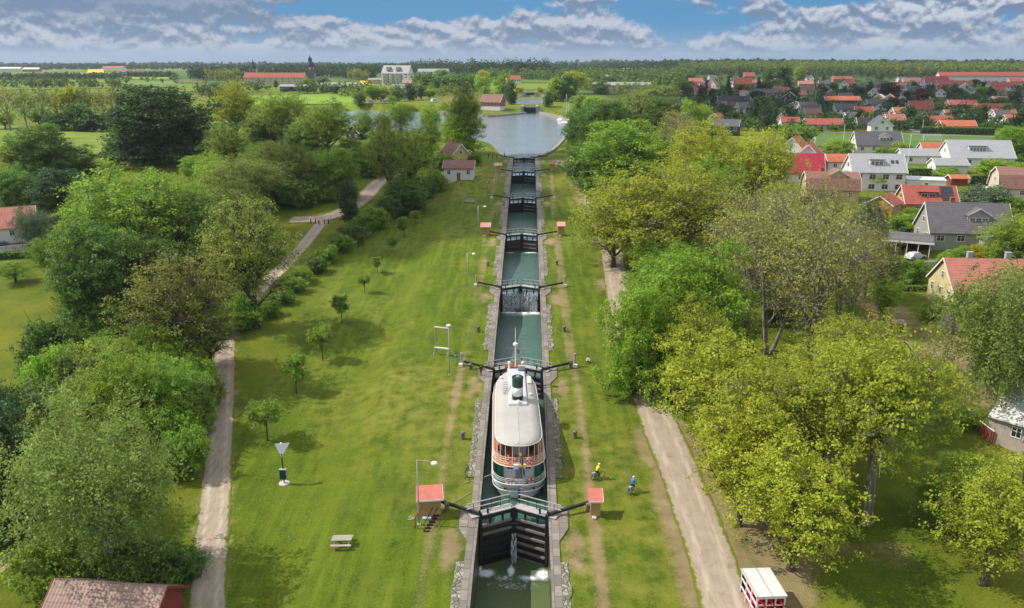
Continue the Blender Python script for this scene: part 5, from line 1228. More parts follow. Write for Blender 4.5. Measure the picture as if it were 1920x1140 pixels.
# ---------------------------------------------------------------- houses
RF = {'red': tile_mat('red_tiles', (0.36, 0.085, 0.06)), 'orange': tile_mat('orange_tiles', (0.48, 0.135, 0.07)), 'crimson': tile_mat('crimson_roof', (0.40, 0.022, 0.05), 2.0, 3.0, 0.3), 'pink': tile_mat('pink_tiles', (0.46, 0.17, 0.125)),
      'brown': tile_mat('brown_tiles', (0.26, 0.13, 0.10)), 'dark': tile_mat('slate_tiles', (0.10, 0.10, 0.115)), 'grey': tile_mat('grey_tiles', (0.125, 0.12, 0.13), 2.6, 2.6), 'metal': tile_mat('pale_metal_roof', (0.34, 0.35, 0.37), 1, 1.4, 0.12, True),
      'zinc': tile_mat('zinc_roof', (0.30, 0.31, 0.32), 1, 1.3, 0.12, True), 'white': tile_mat('white_sheet_roof', (0.6, 0.6, 0.58), 1, 0.8, 0.12, True), 'old': tile_mat('old_tiles', (0.34, 0.225, 0.18), 2.8, 3.2, 0.45), 'black': tile_mat('black_roof', (0.03, 0.032, 0.038))}
WL = {'white': board_mat('white_boards', (0.72, 0.71, 0.69), 0, 6, 0.1), 'cream': board_mat('cream_boards', (0.62, 0.55, 0.42), 0, 6, 0.15), 'yellow': board_mat('yellow_boards', (0.56, 0.43, 0.16), 0, 6, 0.15), 'ochre': board_mat('deep_yellow_boards', (0.56, 0.30, 0.035), 0, 6, 0.15),
      'pale': board_mat('pale_yellow_boards', (0.62, 0.54, 0.28), 0, 5, 0.15), 'grey': board_mat('grey_boards', (0.33, 0.32, 0.31), 0, 6, 0.15), 'red': board_mat('falu_red_boards', (0.26, 0.045, 0.03), 0, 6, 0.2), 'brick': pm('brick_wall', (0.35, 0.15, 0.09), 0.85, 0.35, 2), 'black': board_mat('black_boards', (0.035, 0.035, 0.04), 0, 6, 0.3),
      'pink': pm('pink_render', (0.62, 0.36, 0.30), 0.85, 0.12), 'beige': pm('beige_render', (0.48, 0.40, 0.32), 0.85, 0.15), 'stone': pm('pale_stone_wall', (0.42, 0.36, 0.31), 0.9, 0.3, 1.0), 'dark': board_mat('dark_brown_boards', (0.06, 0.035, 0.03), 0, 5, 0.3), 'tan': board_mat('tan_boards', (0.52, 0.38, 0.22), 0, 6, 0.15)}
TRIM = WHITEP; CHIM = pm('chimney_brick', (0.33, 0.13, 0.08), 0.85, 0.3, 3); CHIMG = pm('chimney_render', (0.36, 0.37, 0.40), 0.8, 0.2)
WIN = {}
def window_mesh(w, h):
    k = (round(w, 2), round(h, 2))
    if k not in WIN:
        f = 0.1; mb = MB()
        for x in (-w / 2, w / 2): mb.box((x, -0.04, 0), (f, 0.09, h + f))
        for z in (-h / 2, h / 2): mb.box((0, -0.04, z), (w - f, 0.09, f))
        mb.box((0, -0.035, 0), (0.06, 0.06, h - f)); 
        if h > 1.0: mb.box((-w / 4, -0.035, h * 0.12), (w / 2 - f, 0.05, 0.05)); mb.box((w / 4, -0.035, h * 0.12), (w / 2 - f, 0.05, 0.05))
        fr = mb.mesh('window', TRIM); mb = MB(); mb.box((0, -0.012, 0), (w, 0.024, h)); WIN[k] = (fr, mb.mesh('pane', GLASS))
    return WIN[k]
def add_window(root, x, y, z, rz, w=1.0, h=1.2, pane=True):
    fr, pa = window_mesh(w, h); o = link('window', fr, root, (x, y, z)); o.rotation_euler = (0, 0, rz)
    link('pane', pa, o)
    return o
def profile(d, rise, gambrel):
    """roof section across the house: (y, z above eaves) from front eave to back eave"""
    if gambrel: return [(-d / 2, 0), (-d / 2 * 0.72, rise * 0.62), (0, rise), (d / 2 * 0.72, rise * 0.62), (d / 2, 0)]
    return [(-d / 2, 0), (0, rise), (d / 2, 0)]
def gable_body(root, Lh, d, hw, rise, wall, roof, gam=False, name=('wall', 'roof'), over=0.45, boards=True, base=-1.0, loc=(0, 0, 0), rz=0.0, y_cut=None):
    P = profile(d, rise, gam); a = Lh / 2; mb = MB(); n = len(P)
    sec = [(-d / 2, base)] + [(y, hw + z) for y, z in P] + [(d / 2, base)]; n = len(sec)
    mb.v = [(-a, y, z) for y, z in sec] + [(a, y, z) for y, z in sec]
    mb.f = [tuple(range(n))[::-1], tuple(range(n, 2 * n))] + [(i, i + 1, n + i + 1, n + i) for i in range(n - 1)] ; mb.m = [0] * len(mb.f)
    # leave the roof planes to the roof itself: drop the faces under it
    mb.f = [f for i, f in enumerate(mb.f) if not (3 <= i <= 2 + len(P) - 1)]; mb.m = [0] * len(mb.f)
    w = mb.build(name[0], wall, root, loc=loc); w.rotation_euler = (0, 0, rz)
    # roof slabs with eaves
    (y0, z0), (y1, z1) = P[0], P[1]; s0 = (z1 - z0) / (y1 - y0); ov = over / math.sqrt(1 + s0 * s0)
    Q = [(y0 - ov, z0 - ov * s0)] + P[1:-1] + [(-(y0 - ov), z0 - ov * s0)]
    mb = MB(); m_ = len(Q); th = 0.18; e = a + over * 0.8
    for x in (-e, e):
        mb.v += [(x, y, hw + z + 0.03) for y, z in Q] + [(x, y, hw + z + 0.03 + th) for y, z in Q]
    o = 2 * m_
    for i in range(m_ - 1):
        mb.f += [(m_ + i, m_ + i + 1, o + m_ + i + 1, o + m_ + i)[::-1], (i, i + 1, o + i + 1, o + i)]
        mb.f += [(i, i + 1, m_ + i + 1, m_ + i), (o + i, o + i + 1, o + m_ + i + 1, o + m_ + i)[::-1]]
    mb.f += [(0, m_, o + m_, o), (m_ - 1, 2 * m_ - 1, o + 2 * m_ - 1, o + m_ - 1)[::-1]]; mb.m = [0] * len(mb.f)
    r = mb.build(name[1], roof, root, loc=loc); r.rotation_euler = (0, 0, rz)
    if boards:
        mb = MB()
        for x in (-e - 0.03, e + 0.03):
            for (ya, za), (yb, zb) in zip(Q[:-1], Q[1:]): mb.bar((x, ya, hw + za + 0.10), (x, yb, hw + zb + 0.10), 0.06, 0.26)
        mb.build('bargeboard', TRIM, r)
    return w, r
def house(px, py, Lh, d, hw, rise, rz, wall, roof, label, name='house', cat='house', group=None, gam=False, chim=0, wf=None, wg=1, door=False, dormer=None, win=(1.0, 1.2), pos=None, floors=1, boards=True, chm=None, over=0.45, sink=0.0):
    p = pos or at(px, py); r_ = thing(name, label, cat, (p[0], p[1], p[2] - sink), R(rz), group)
    # the pixel marks the middle of the front foot: step back half the depth
    r_.location = Vector(p) + Vector((-math.sin(R(rz)), math.cos(R(rz)), 0)) * (d / 2) * (1 if abs(rz) < 60 else 0) + (Vector((0, 0, -sink)) if sink else Vector((0, 0, 0)))
    if abs(rz) >= 60: r_.location = Vector(p) + Vector((0, Lh / 2, -sink))
    W_, Rf = gable_body(r_, Lh, d, hw, rise, WL[wall], RF[roof], gam, over=over, boards=boards)
    far_ = depth(p) > 420
    wf = (max(2, int(Lh / 2.6)) if wf is None else wf); w, h = win
    for fl in range(floors):
        zc = hw - 1.15 - fl * 2.6
        for i in range(wf):
            x = -Lh / 2 + Lh * (i + 0.5) / wf
            if door and fl == floors - 1 and i == wf // 2: continue
            add_window(r_, x, -d / 2, zc, 0, w, h, not far_)
    if wg:
        for sx in (-1, 1):
            vis = (sx < 0) == (r_.location.x > CX) or abs(rz) > 20
            if not vis and not (abs(rz) >= 60): continue
            for i in range(wg + (0 if d < 7 else 1)):
                y = -d / 2 + d * (i + 0.5) / (wg + (0 if d < 7 else 1)); add_window(r_, sx * Lh / 2, y, hw - 1.15, R(90 * sx), w * 0.9, h, not far_)
            if rise > 2.2: add_window(r_, sx * Lh / 2, 0, hw + rise * 0.36, R(90 * sx), w * 0.9, h * 0.9, not far_)
    if door:
        x = -Lh / 2 + Lh * (wf // 2 + 0.5) / max(1, wf); mb = MB(); mb.box((x, -d / 2 - 0.02, 1.05), (1.0, 0.06, 2.1)); dr = mb.build('door', pm('house_door', (0.22, 0.12, 0.08), 0.5), r_); mb = MB(); mb.box((x + 0.35, -d / 2 - 0.07, 1.0), (0.06, 0.06, 0.16)); mb.build('handle', BLACK, dr)
    for i in range(chim):
        x = (-0.18 + 0.5 * i) * Lh; mb = MB(); mb.box((x, 0.3, hw + rise + 0.35), (0.8, 0.65, 1.5)); mb.box((x, 0.3, hw + rise + 1.13), (0.92, 0.77, 0.1)); mb.build('chimney', chm or CHIM, Rf)
    for dm in (dormer or []):
        x, dw, dh, dd, nwin, dwall, droof, kind = dm
        # a dormer standing on the front roof slope
        y0 = -d / 2 * 0.62; z0 = hw + rise * 0.3
        if kind == 'gable':
            q = bpy.data.objects.new('dormer', None); COL.objects.link(q); q.parent = r_; q.location = (x, y0 + dd / 2, 0); q.rotation_euler = (0, 0, R(90))
            gable_body(q, dd, dw, z0 + dh - 0.3, dw * 0.3, WL[dwall], RF[droof], False, ('dormer_wall', 'dormer_roof'), 0.3, True, hw - 0.2)
            for i in range(nwin): add_window(q, -dd / 2, (-0.5 + (i + 0.5) / nwin) * dw * 0.85, z0 + dh * 0.45 - 0.25, R(-90), min(1.1, dw * 0.75 / nwin), min(1.1, dh * 0.7))
        else:
            mb = MB(); mb.box((x, y0 + dd / 2, z0 + dh / 2 - 0.6), (dw, dd, dh + 0.8)); q = mb.build('dormer', WL[dwall], r_)
            mb = MB(); mb.box((x, y0 + dd / 2 - 0.1, z0 + dh - 0.1), (dw + 0.5, dd + 0.6, 0.16), rx=R(-4)); mb.build('dormer_roof', RF[droof], q)
            for i in range(nwin): add_window(q, x + (-0.5 + (i + 0.5) / nwin) * dw * 0.9, y0, z0 + dh * 0.42, 0, dw * 0.72 / nwin, dh * 0.62)
    return r_
# --- the near villas on the right
H = house(1817, 470, 15.5, 9.2, 3.6, 5.2, -6, 'grey', 'grey', 'big grey villa with dark tiled roof, dormer and porch', chim=1, wf=4, win=(1.5, 1.2), dormer=[(1.6, 4.2, 2.0, 4.5, 3, 'grey', 'grey', 'gable')])
gable_q = bpy.data.objects.new('porch', None); COL.objects.link(gable_q); gable_q.parent = H; gable_q.location = (3.0, -6.0, 0); gable_q.rotation_euler = (0, 0, R(90))
gable_body(gable_q, 3.0, 3.2, 2.9, 1.0, WL['grey'], RF['grey'], False, ('porch_wall', 'porch_roof'), 0.35)
mb = MB(); mb.box((-1.53, 0, 1.1), (0.06, 1.2, 2.1)); mb.build('door', WHITEP, gable_q)
H = house(1855, 596, 12, 9.5, 5.0, 4.2, -3, 'pale', 'pink', 'pale yellow house with pinkish tiled roof behind the hanging birch', sink=0.7, chim=2, wf=3, wg=2, chm=CHIMG, floors=2, win=(0.9, 1.3))
H = house(1745, 404, 11.5, 9, 2.7, 3.6, -8, 'ochre', 'red', 'deep yellow house with bright red roof and black solar panels', chim=0, wf=2, wg=1, win=(2.2, 1.2), dormer=[(-0.6, 4.0, 1.5, 3.2, 2, 'red', 'red', 'shed')])
SOL = pm('solar_glass', (0.012, 0.014, 0.022), 0.12, 0.2, spec=0.8)
def on_roof(Hh, x0, x1, u0, u1, d, hw, rise, mat, name):
    P = lambda x, u: (x, -d / 2 * (1 - u) - 0.08, hw + rise * u + 0.30)
    mb = MB(); a = [P(x0, u0), P(x1, u0), P(x1, u1), P(x0, u1)]; mb.v = a + [(x, y + 0.04, z - 0.06) for x, y, z in a]; mb.f = [(0, 1, 2, 3), (4, 7, 6, 5), (0, 4, 5, 1), (1, 5, 6, 2), (2, 6, 7, 3), (3, 7, 4, 0)]; mb.m = [0] * 6
    return mb.build(name, mat, Hh)
for i in range(4):
    on_roof(H, 2.3 + i * 0.72, 2.95 + i * 0.72, 0.15, 0.52, 9, 2.7, 3.6, SOL, 'solar_panel'); on_roof(H, 2.3 + i * 0.72, 2.95 + i * 0.72, 0.56, 0.93, 9, 2.7, 3.6, SOL, 'solar_panel')
H = house(1680, 405, 6.5, 6, 2.8, 1.9, 48, 'ochre', 'red', 'small deep yellow annex with hipped red roof', wf=2, wg=1)
H = house(1645, 358, 13.5, 9.5, 4.9, 4.2, -5, 'white', 'metal', 'white villa with pale metal roof and wide dormer', wf=4, floors=2, win=(1.6, 1.3), dormer=[(-0.4, 3.6, 1.9, 3.5, 3, 'white', 'metal', 'shed')])
on_roof(H, 3.3, 4.1, 0.45, 0.62, 9.5, 4.9, 4.2, GLASS, 'roof_window'); on_roof(H, 4.5, 5.2, 0.45, 0.62, 9.5, 4.9, 4.2, GLASS, 'roof_window')
H = house(1560, 378, 12.5, 8, 3.0, 3.8, -8, 'tan', 'brown', 'tan gambrel house with brown tiles and brick chimney', gam=True, chim=1, wf=3, dormer=[(1.2, 4.0, 2.6, 4.0, 2, 'tan', 'brown', 'gable')])
H = house(1500, 342, 12.5, 8, 2.6, 4.8, -6, 'white', 'crimson', 'house with crimson metal roof rising behind the bare trees', wf=3)
H = house(1528, 325, 13.0, 9, 3.4, 4.6, 68, 'white', 'orange', 'white gabled house with orange red roof behind the crimson one', wf=2, wg=1, chim=1)
H = house(1497, 300, 10, 8, 3.0, 4.0, 60, 'white', 'orange', 'orange roofed house left behind the white gabled one', wf=2)
H = house(1578, 320, 8, 6, 2.6, 1.8, -4, 'white', 'orange', 'low white house with red orange roof right of the white gable', wf=2)
H = house(1648, 288, 15, 9, 2.8, 4.2, -5, 'white', 'dark', 'slate roofed villa in front of the playing field', wf=4, dormer=[(1.8, 3.6, 1.9, 3.5, 3, 'white', 'dark', 'gable')])
H = house(1740, 308, 16, 6, 2.6, 1.8, -4, 'white', 'zinc', 'long low white building with zinc roof', wf=3, wg=1)
H = house(1840, 316, 18, 11, 3.2, 4.6, -6, 'white', 'metal', 'large house with pale standing seam roof', wf=5, dormer=[(-1.0, 5.2, 1.9, 3.8, 5, 'white', 'metal', 'shed')])
H = house(1783, 327, 9, 6, 2.6, 1.6, -4, 'white', 'zinc', 'white outbuilding with shallow zinc roof and parked cars', wf=1)
H = house(1735, 357, 9.5, 7, 2.6, 0.35, -14, 'white', 'white', 'flat white garage beside the side street', wf=1, boards=False, over=0.1)
H = house(1798, 348, 4.2, 3.2, 1.9, 0.7, -4, 'red', 'orange', 'small red garden shed with orange roof', wf=0, wg=0, name='shed', cat='shed')
H = house(1752, 294, 8, 5, 2.6, 1.8, -6, 'cream', 'orange', 'low house with orange roof behind the zinc roofed building', wf=2)
H = house(1912, 385, 10, 8.5, 4.2, 4.4, -12, 'cream', 'brown', 'cream gambrel house at the right picture edge', gam=True, wf=3, wg=2, floors=2)
H = house(1870, 372, 5, 3.5, 2.0, 0.5, -8, 'white', 'white', 'white garden pavilion below the cream gambrel house', wf=0, wg=0, boards=False, name='pavilion', cat='pavilion')
H = house(1853, 824, 16, 9, 3.2, 2.4, -50, 'stone', 'white', 'building with white sheet roof cut by the right edge', wf=3, wg=1, boards=False, pos=at(1853, 826) + Vector((.64, -.77, 0)) * 8)
# carport
p = at(1698, 480); cp = thing('carport', 'open carport with sloping grey roof between the trees and the grey villa', 'carport', p, R(-24))
mb = MB()
mb.box((0, 2.6, 3.2), (9.4, 6.4, 0.22), rx=R(7)); mb.build('roof', RF['grey'], cp)
mb = MB(); mb.box((0, 5.3, 1.6), (8.6, 0.2, 3.2)); mb.box((-4.2, 2.6, 1.5), (0.2, 5.2, 3.0)); mb.build('wall', WL['dark'], cp)
mb = MB(); mb.box((0, -0.62, 2.92), (9.4, 0.06, 0.34)); mb.build('fascia', WHITEP, cp)
for i in range(5):
    mb = MB(); mb.box((-4.0 + i * 2.0, -0.35, 1.35), (0.15, 0.15, 2.9)); mb.build('post', WHITEP, cp)
# --- left of the canal
H = house(28, 462, 12, 8, 4.0, 3.6, 28, 'white', 'pink', 'white house with red tiled roof at the left edge', wf=4, wg=2, chim=1, pos=at(12, 462))
H = house(851, 312, 9.5, 7, 3.0, 3.6, -62, 'yellow', 'brown', 'yellow cottage with steep brown roof and chimney near the basin', chim=1, wf=3, wg=2, over=0.5)
H = house(860, 338, 8.2, 5, 3.4, 1.7, -2, 'white', 'brown', 'small white cottage below the yellow cottage', wf=3, win=(0.9, 1.2), door=True)
H = house(672, 262, 9, 7, 2.6, 3.0, 60, 'black', 'dark', 'dark roofed house half hidden behind the green trees left of the basin', wf=1)
# tiled shed in the lower left corner
p = at(180, 1222); sh = house(186, 1222, 9.2, 5.4, 2.6, 1.9, -5, 'red', 'old', 'red shed with old tiled roof in the lower left corner', name='shed', cat='shed', wf=0, wg=0, over=0.5)
for c_ in sh.children_recursive:
    if c_.name.startswith('bargeboard'): c_.data.materials[0] = WL['red']
# --- houses and barns in the middle distance
MID = [(919, 207, 14, 9, 5.2, 4.6, -22, 'red', 'brown', 'red warehouse with white lower floor on the basin shore'), (638, 172, 36, 11, 4.5, 3, -3, 'dark', 'zinc', 'long dark barn with grey roof beyond the green field'), (552, 171, 26, 9, 4, 1.6, -2, 'black', 'zinc', 'low dark barn left of the long barn'),
       (514, 160, 66, 12, 8, 5, -2, 'beige', 'red', 'long pale manor building with red roof before the church'), (452, 150, 30, 12, 7, 5, -3, 'beige', 'brown', 'brown roofed wing left of the long manor'), (790, 166, 38, 12, 5, 4, -8, 'stone', 'old', 'low stone barn with pale roof below the white apartment block'), (720, 158, 36, 10, 5, 1.2, -2, 'stone', 'zinc', 'grey low wall building before the apartment block'),
       (855, 164, 18, 10, 4, 4, -4, 'white', 'orange', 'orange roofed house left of the thin brownish tree top'), (964, 158, 16, 10, 5, 4.5, 20, 'white', 'orange', 'orange roofed house left of the farthest lock'), (752, 174, 14, 8, 4, 3, 10, 'white', 'zinc', 'pale house in the trees below the stone barn'),
       (812, 146, 46, 12, 9, 4, -3, 'white', 'zinc', 'blue grey roofed apartment house right of the white block'), (1118, 158, 10, 8, 4, 4, 66, 'white', 'black', 'white gable with black roof right of the bright basin tree'), (1147, 158, 22, 10, 8, 2, -4, 'cream', 'zinc', 'cream two storey house above the sailboats'), (1166, 171, 50, 10, 5, 2.5, -4, 'beige', 'zinc', 'long beige shed row above the dark bank trees'),
       (1199, 158, 17, 11, 5.5, 5, 10, 'white', 'red', 'white house with rose red roof left of the blue roofed one'), (1237, 153, 18, 10, 5, 4, -4, 'grey', 'dark', 'blue grey house among the trees'), (1197, 218, 7, 6, 7, 2.5, 20, 'white', 'red', 'white turret like house with small red roof among grey branches'), (1262, 212, 10, 8, 4, 3, -10, 'grey', 'dark', 'grey house behind the twiggy trees'),
       (1352, 254, 14, 9, 4, 2.5, -20, 'black', 'dark', 'dark roofed house just above the bright yellow trees'), (1132, 136, 60, 20, 8, 1, 0, 'white', 'white', 'long white industrial hall on the horizon'), (1182, 137, 40, 20, 8, 1, 0, 'white', 'white', 'shorter white industrial hall right of the long one'), (1215, 137, 34, 20, 7, 1, 0, 'beige', 'white', 'beige industrial hall right of the white halls'),
       (16, 134, 60, 20, 7, 4, 0, 'white', 'white', 'white farm hall on the far left horizon'), (58, 134.5, 40, 14, 6, 4, 0, 'brick', 'white', 'second farm hall on the far left'), (212, 131.5, 60, 16, 6, 5, 0, 'white', 'orange', 'far farm beyond the yellow field'), (290, 144, 30, 12, 5, 4, 0, 'white', 'dark', 'farmhouse in the dark tree line on the left')]
for q in MID: house(*q, wf=None if q[2] < 25 else min(10, int(q[2] / 4.5)), win=(1.4, 1.6), chim=1 if q[2] < 24 else 0, floors=2 if q[4] > 6.5 else 1)
wh = [o for o in COL.objects if o.get('label', '').startswith('red warehouse')][0]
mb = MB(); mb.box((0, -4.55, 1.2), (14.1, 0.12, 2.6)); mb.box((7.05, 0, 1.2), (0.12, 8.9, 2.6)); mb.build('white_base', WL['white'], wh)
# white apartment block with balconies
p = at(741, 160); ap = house(741, 160, 31, 15, 12.5, 8, -14, 'white', 'zinc', 'tall white apartment block with steep grey roof and balconies', wf=6, floors=4, win=(1.8, 1.6), wg=3)
for fl in range(4):
    for x in (-10.5, -2, 6):
        mb = MB(); mb.box((x, -8.35, 2.0 + fl * 2.9), (5.5, 1.7, 0.25)); mb.box((x, -9.2, 2.6 + fl * 2.9), (5.5, 0.1, 1.1)); mb.build('balcony', GREYP, ap)
for x in (-8, 3):
    mb = MB(); mb.box((x, -3.9, 17.3), (4, 5.5, 3.6)); mb.build('roof_dormer', WL['grey'], ap)
# red house base on the shore already white below: church towers
def church(px, top, base_py, w, label):
    p = at(px, base_py); h = height_at(p, px, top); r = thing('church_tower', label, 'church tower', p)
    mb = MB(); mb.box((0, 0, h * 0.27), (w, w, h * 0.54 + 2)); tw = mb.build('tower_wall', pm('dark_tower_stone', (0.13, 0.125, 0.12), 0.9, 0.25, 0.5), r)
    mb = MB(); mb.lathe([(w * 0.76, 0), (w * 0.74, h * 0.02), (w * 0.62, h * 0.1), (w * 0.40, h * 0.16), (w * 0.3, h * 0.18)], (0, 0, h * 0.55), 8); mb.build('dome_roof', RF['black'], r)
    mb = MB()
    for a in range(8): mb.box((w * 0.26 * math.cos(a * .785), w * 0.26 * math.sin(a * .785), h * 0.77), (w * 0.1, w * 0.1, h * 0.09))
    mb.build('lantern', RF['black'], r)
    mb = MB(); mb.lathe([(w * 0.34, 0), (w * 0.3, h * 0.03), (w * 0.14, h * 0.06), (w * 0.07, h * 0.1), (0.05, h * 0.185)], (0, 0, h * 0.815), 8); mb.build('spire', RF['black'], r)
    for s in (0, 1):
        mb = MB(); mb.lathe([(w * 0.16, -0.1), (w * 0.16, 0.1)], (0, 0, 0), 12); mb.v = [(v[0], -w / 2 - 0.1 + v[2], h * 0.47 + v[1]) for v in mb.v] if s == 0 else [(w / 2 + 0.1 + v[2], v[0], h * 0.47 + v[1]) for v in mb.v]; mb.build('clock_face', WHITEP, tw)
church(584, 101, 152, 7.5, 'dark church tower with domed lantern spire above the manor trees'); church(477, 110, 150, 5, 'small dark wooden belfry left of the church tower')
# --- the villa town behind the playing field
T = [(1337,151,9,8,4,2.5,10,'white','grey','small white house at the top left of the town'), (1338,168,11,9,4,5,64,'white','orange','white gable with orange roof at the left of the town'), (1318,178,16,9,4,3.5,15,'pink','red','red roofed pink house left of the white gable'), (1405,152,13,10,6,4.5,0,'brick','red','brick house with chimneys high in the town'),
     (1393,168,15,9,5,5,-6,'brick','orange','orange red house below the brick house'), (1419,163,15,9,4,3,-10,'brick','brown','brown roofed house right of the orange red one'), (1381,158,12,8,4,3,0,'white','dark','dark roofed white house left of the brick house'), (1376,198,24,9,3.5,3,-4,'brick','black','long dark blue roofed brick house'),
     (1404,192,11,8,4.5,4,62,'white','dark','white gable house with big windows in the shaded row'), (1443,184,22,9,4,3,-2,'beige','dark','long dark roofed row house in the shade'), (1342,193,6,6,3,2.6,70,'red','dark','little red gable at the left town edge'), (1417,198,6,6,3,2.4,75,'red','brown','first of the two tiny red gabled sheds'), (1430,197,5.5,6,3,2.2,75,'red','brown','second of the two tiny red gabled sheds'),
     (1404,213,17,9,4,3.5,12,'white','grey','pale grey roofed villa left of the white shallow gable'), (1484,194,12,10,4.5,3.6,70,'black','dark','black gable with white trim'), (1497,206,16,11,3,2.6,75,'white','metal','white shallow gabled house'), (1356,235,12,9,3,4,58,'grey','red','grey gable with red roof just above the yellow trees'), (1521,218,15,9,3,4.2,0,'white','dark','dark roofed house with white front dormer'),
     (1481,243,13,8,4,2.6,-4,'white','red','white house with flat red roof beside the field'), (1546,244,27,10,3,3,-3,'beige','red','long red roofed bungalow along the field road'), (1586,216,17,9,4,3.5,-4,'white','dark','white house with slate roof in the middle of the town'), (1500,187,14,9,4,3,16,'beige','pink','beige house with brown pink roof'), (1580,199,26,9,4,2.6,-4,'black','orange','black house under a long orange roof'),
     (1511,163,14,8,3,2.6,-5,'beige','pink','beige house with pale orange roof high in the town'), (1521,158,7,7,6,4,70,'white','dark','narrow tall white gable'), (1466,176,13,8,3,2.6,0,'pink','red','low red roofed house left of the flagpole'), (1580,155,22,9,4,3,0,'brick','red','red roofed house at the top middle of the town'), (1598,167,14,9,4,4,40,'white','red','white gabled house with red roof at the top middle'),
     (1638,168,26,10,4,2,0,'beige','grey','long grey roofed building beside the copper beech'), (1686,170,14,10,4,3,20,'pink','pink','pinkish house right of the copper beech'), (1709,163,16,10,5,3.5,-10,'white','brown','white house under a dark red roof'), (1756,166,22,10,6,5,-4,'white','red','red roofed corner house at the left end of the terrace row'), (1842,156,96,10,8,4,-2,'white','red','long white terrace row with red roof'),
     (1790,169,30,9,5,3,-2,'pink','red','lower red roofed row left below the terrace'), (1880,171,22,9,4.5,3,-4,'white','red','red roofed house right below the terrace'), (1820,174,20,10,4,4,66,'white','metal','white gable group below the terrace row'), (1641,184,9,8,4,3.6,60,'white','zinc','small bluish white gable'), (1654,196,12,9,4,3,60,'pink','white','left one of the pink houses'), (1673,196,12,9,4,3,64,'pink','pink','right one of the pink houses'),
     (1697,203,12,9,5,2.6,66,'white','red','white house with red gable and open pavilion'), (1727,217,18,10,4,5.5,-5,'white','red','big red roof over a white wall in the middle right'), (1757,221,22,8,2.6,1.5,-6,'black','black','flat black roofed house right of the big red roof'), (1621,222,13,9,3,4,-4,'white','red','red tiled roof house above the white gabled villa'), (1622,243,11,8,3,3.4,-6,'brick','black','black roofed house with orange gable'),
     (1656,252,14,11,4.5,4.8,78,'white','dark','large white gabled villa with garage by the field road'), (1767,238,24,9,3,3,-4,'beige','red','red roofed house behind the orange bungalow'), (1798,247,24,9,3,2.8,-4,'brick','orange','orange tiled brick bungalow behind the clipped hedge'), (1806,205,20,9,3,3,-5,'brick','red','red roofed bungalow left of the wide red roof'), (1864,211,26,10,3,3,-5,'pink','red','wide red roof house at the right of the town'),
     (1884,222,16,9,3,2.6,-5,'beige','red','second red roof right below the wide one'), (1909,239,17,10,3.5,3.4,-5,'white','orange','white house with orange red roof at the right edge'), (1882,196,14,9,3,2.6,0,'brick','brown','dark brown roofed house at the right'), (1914,191,10,8,4,3,-5,'white','dark','white house cut by the right edge'), (1735,196,8,7,3,2.4,0,'brick','brown','small brown house in the shrubs right of the pavilion'),
     (1905,160,14,8,4,3,0,'pink','red','red roofed house at the upper right edge'), (1548,166,12,8,4,3,0,'beige','dark','dark roofed house below the rape field'), (1305,160,14,9,4,3.5,0,'beige','orange','beige house at the left edge of the town'), (1458,159,10,8,4,3,20,'white','zinc','whitish house above the dark conifers')]
def fit(q):
    k = 0.62 if q[1] > 225 else 0.74 if q[1] > 205 else 0.86 if q[1] > 185 else 1.0
    return q[:2] + (q[2] * k, q[3] * (0.5 + k / 2), q[4] * (0.6 + 0.4 * k), q[5] * (0.5 + 0.5 * k)) + q[6:]
for q in T: house(*fit(q), win=(1.3, 1.4), chim=1 if (q[0] * 7) % 3 else 0, group='villas of the town behind the playing field')

rh = random.Random(12); extra = 0; tries = 0
HX = [(o.location.x, o.location.y) for o in COL.objects if o.get('category') == 'house']
while extra < 34 and tries < 900:
    tries += 1; px = rh.uniform(1300, 1915); py = 150 + 90 * rh.random() ** 1.2
    if px < 1450 and py > 150 + (px - 1300) * 0.55 + 38: continue
    p = at(px, py)
    if any((p.x - a) ** 2 + (p.y - b_) ** 2 < 19 ** 2 for a, b_ in HX): continue
    wl, rf_, lb = rh.choice([('white', 'red', 'small white walled house with red roof among the garden trees'), ('white', 'grey', 'small white walled house with grey roof among the garden trees'), ('white', 'dark', 'small white walled house with slate roof among the garden trees'), ('beige', 'brown', 'small beige house with brown roof among the garden trees'), ('white', 'pink', 'small white house with pale red roof among the garden trees')])
    house(px, py, rh.uniform(8, 11), rh.uniform(6.5, 8), 3.2, rh.uniform(2.4, 3.8), rh.choice([-6, 0, 8, 62, 70]), wl, rf_, lb, win=(1.3, 1.3), chim=1, group='small houses of the town, ' + rf_ + ' roofs', pos=p); HX.append((p.x, p.y)); extra += 1
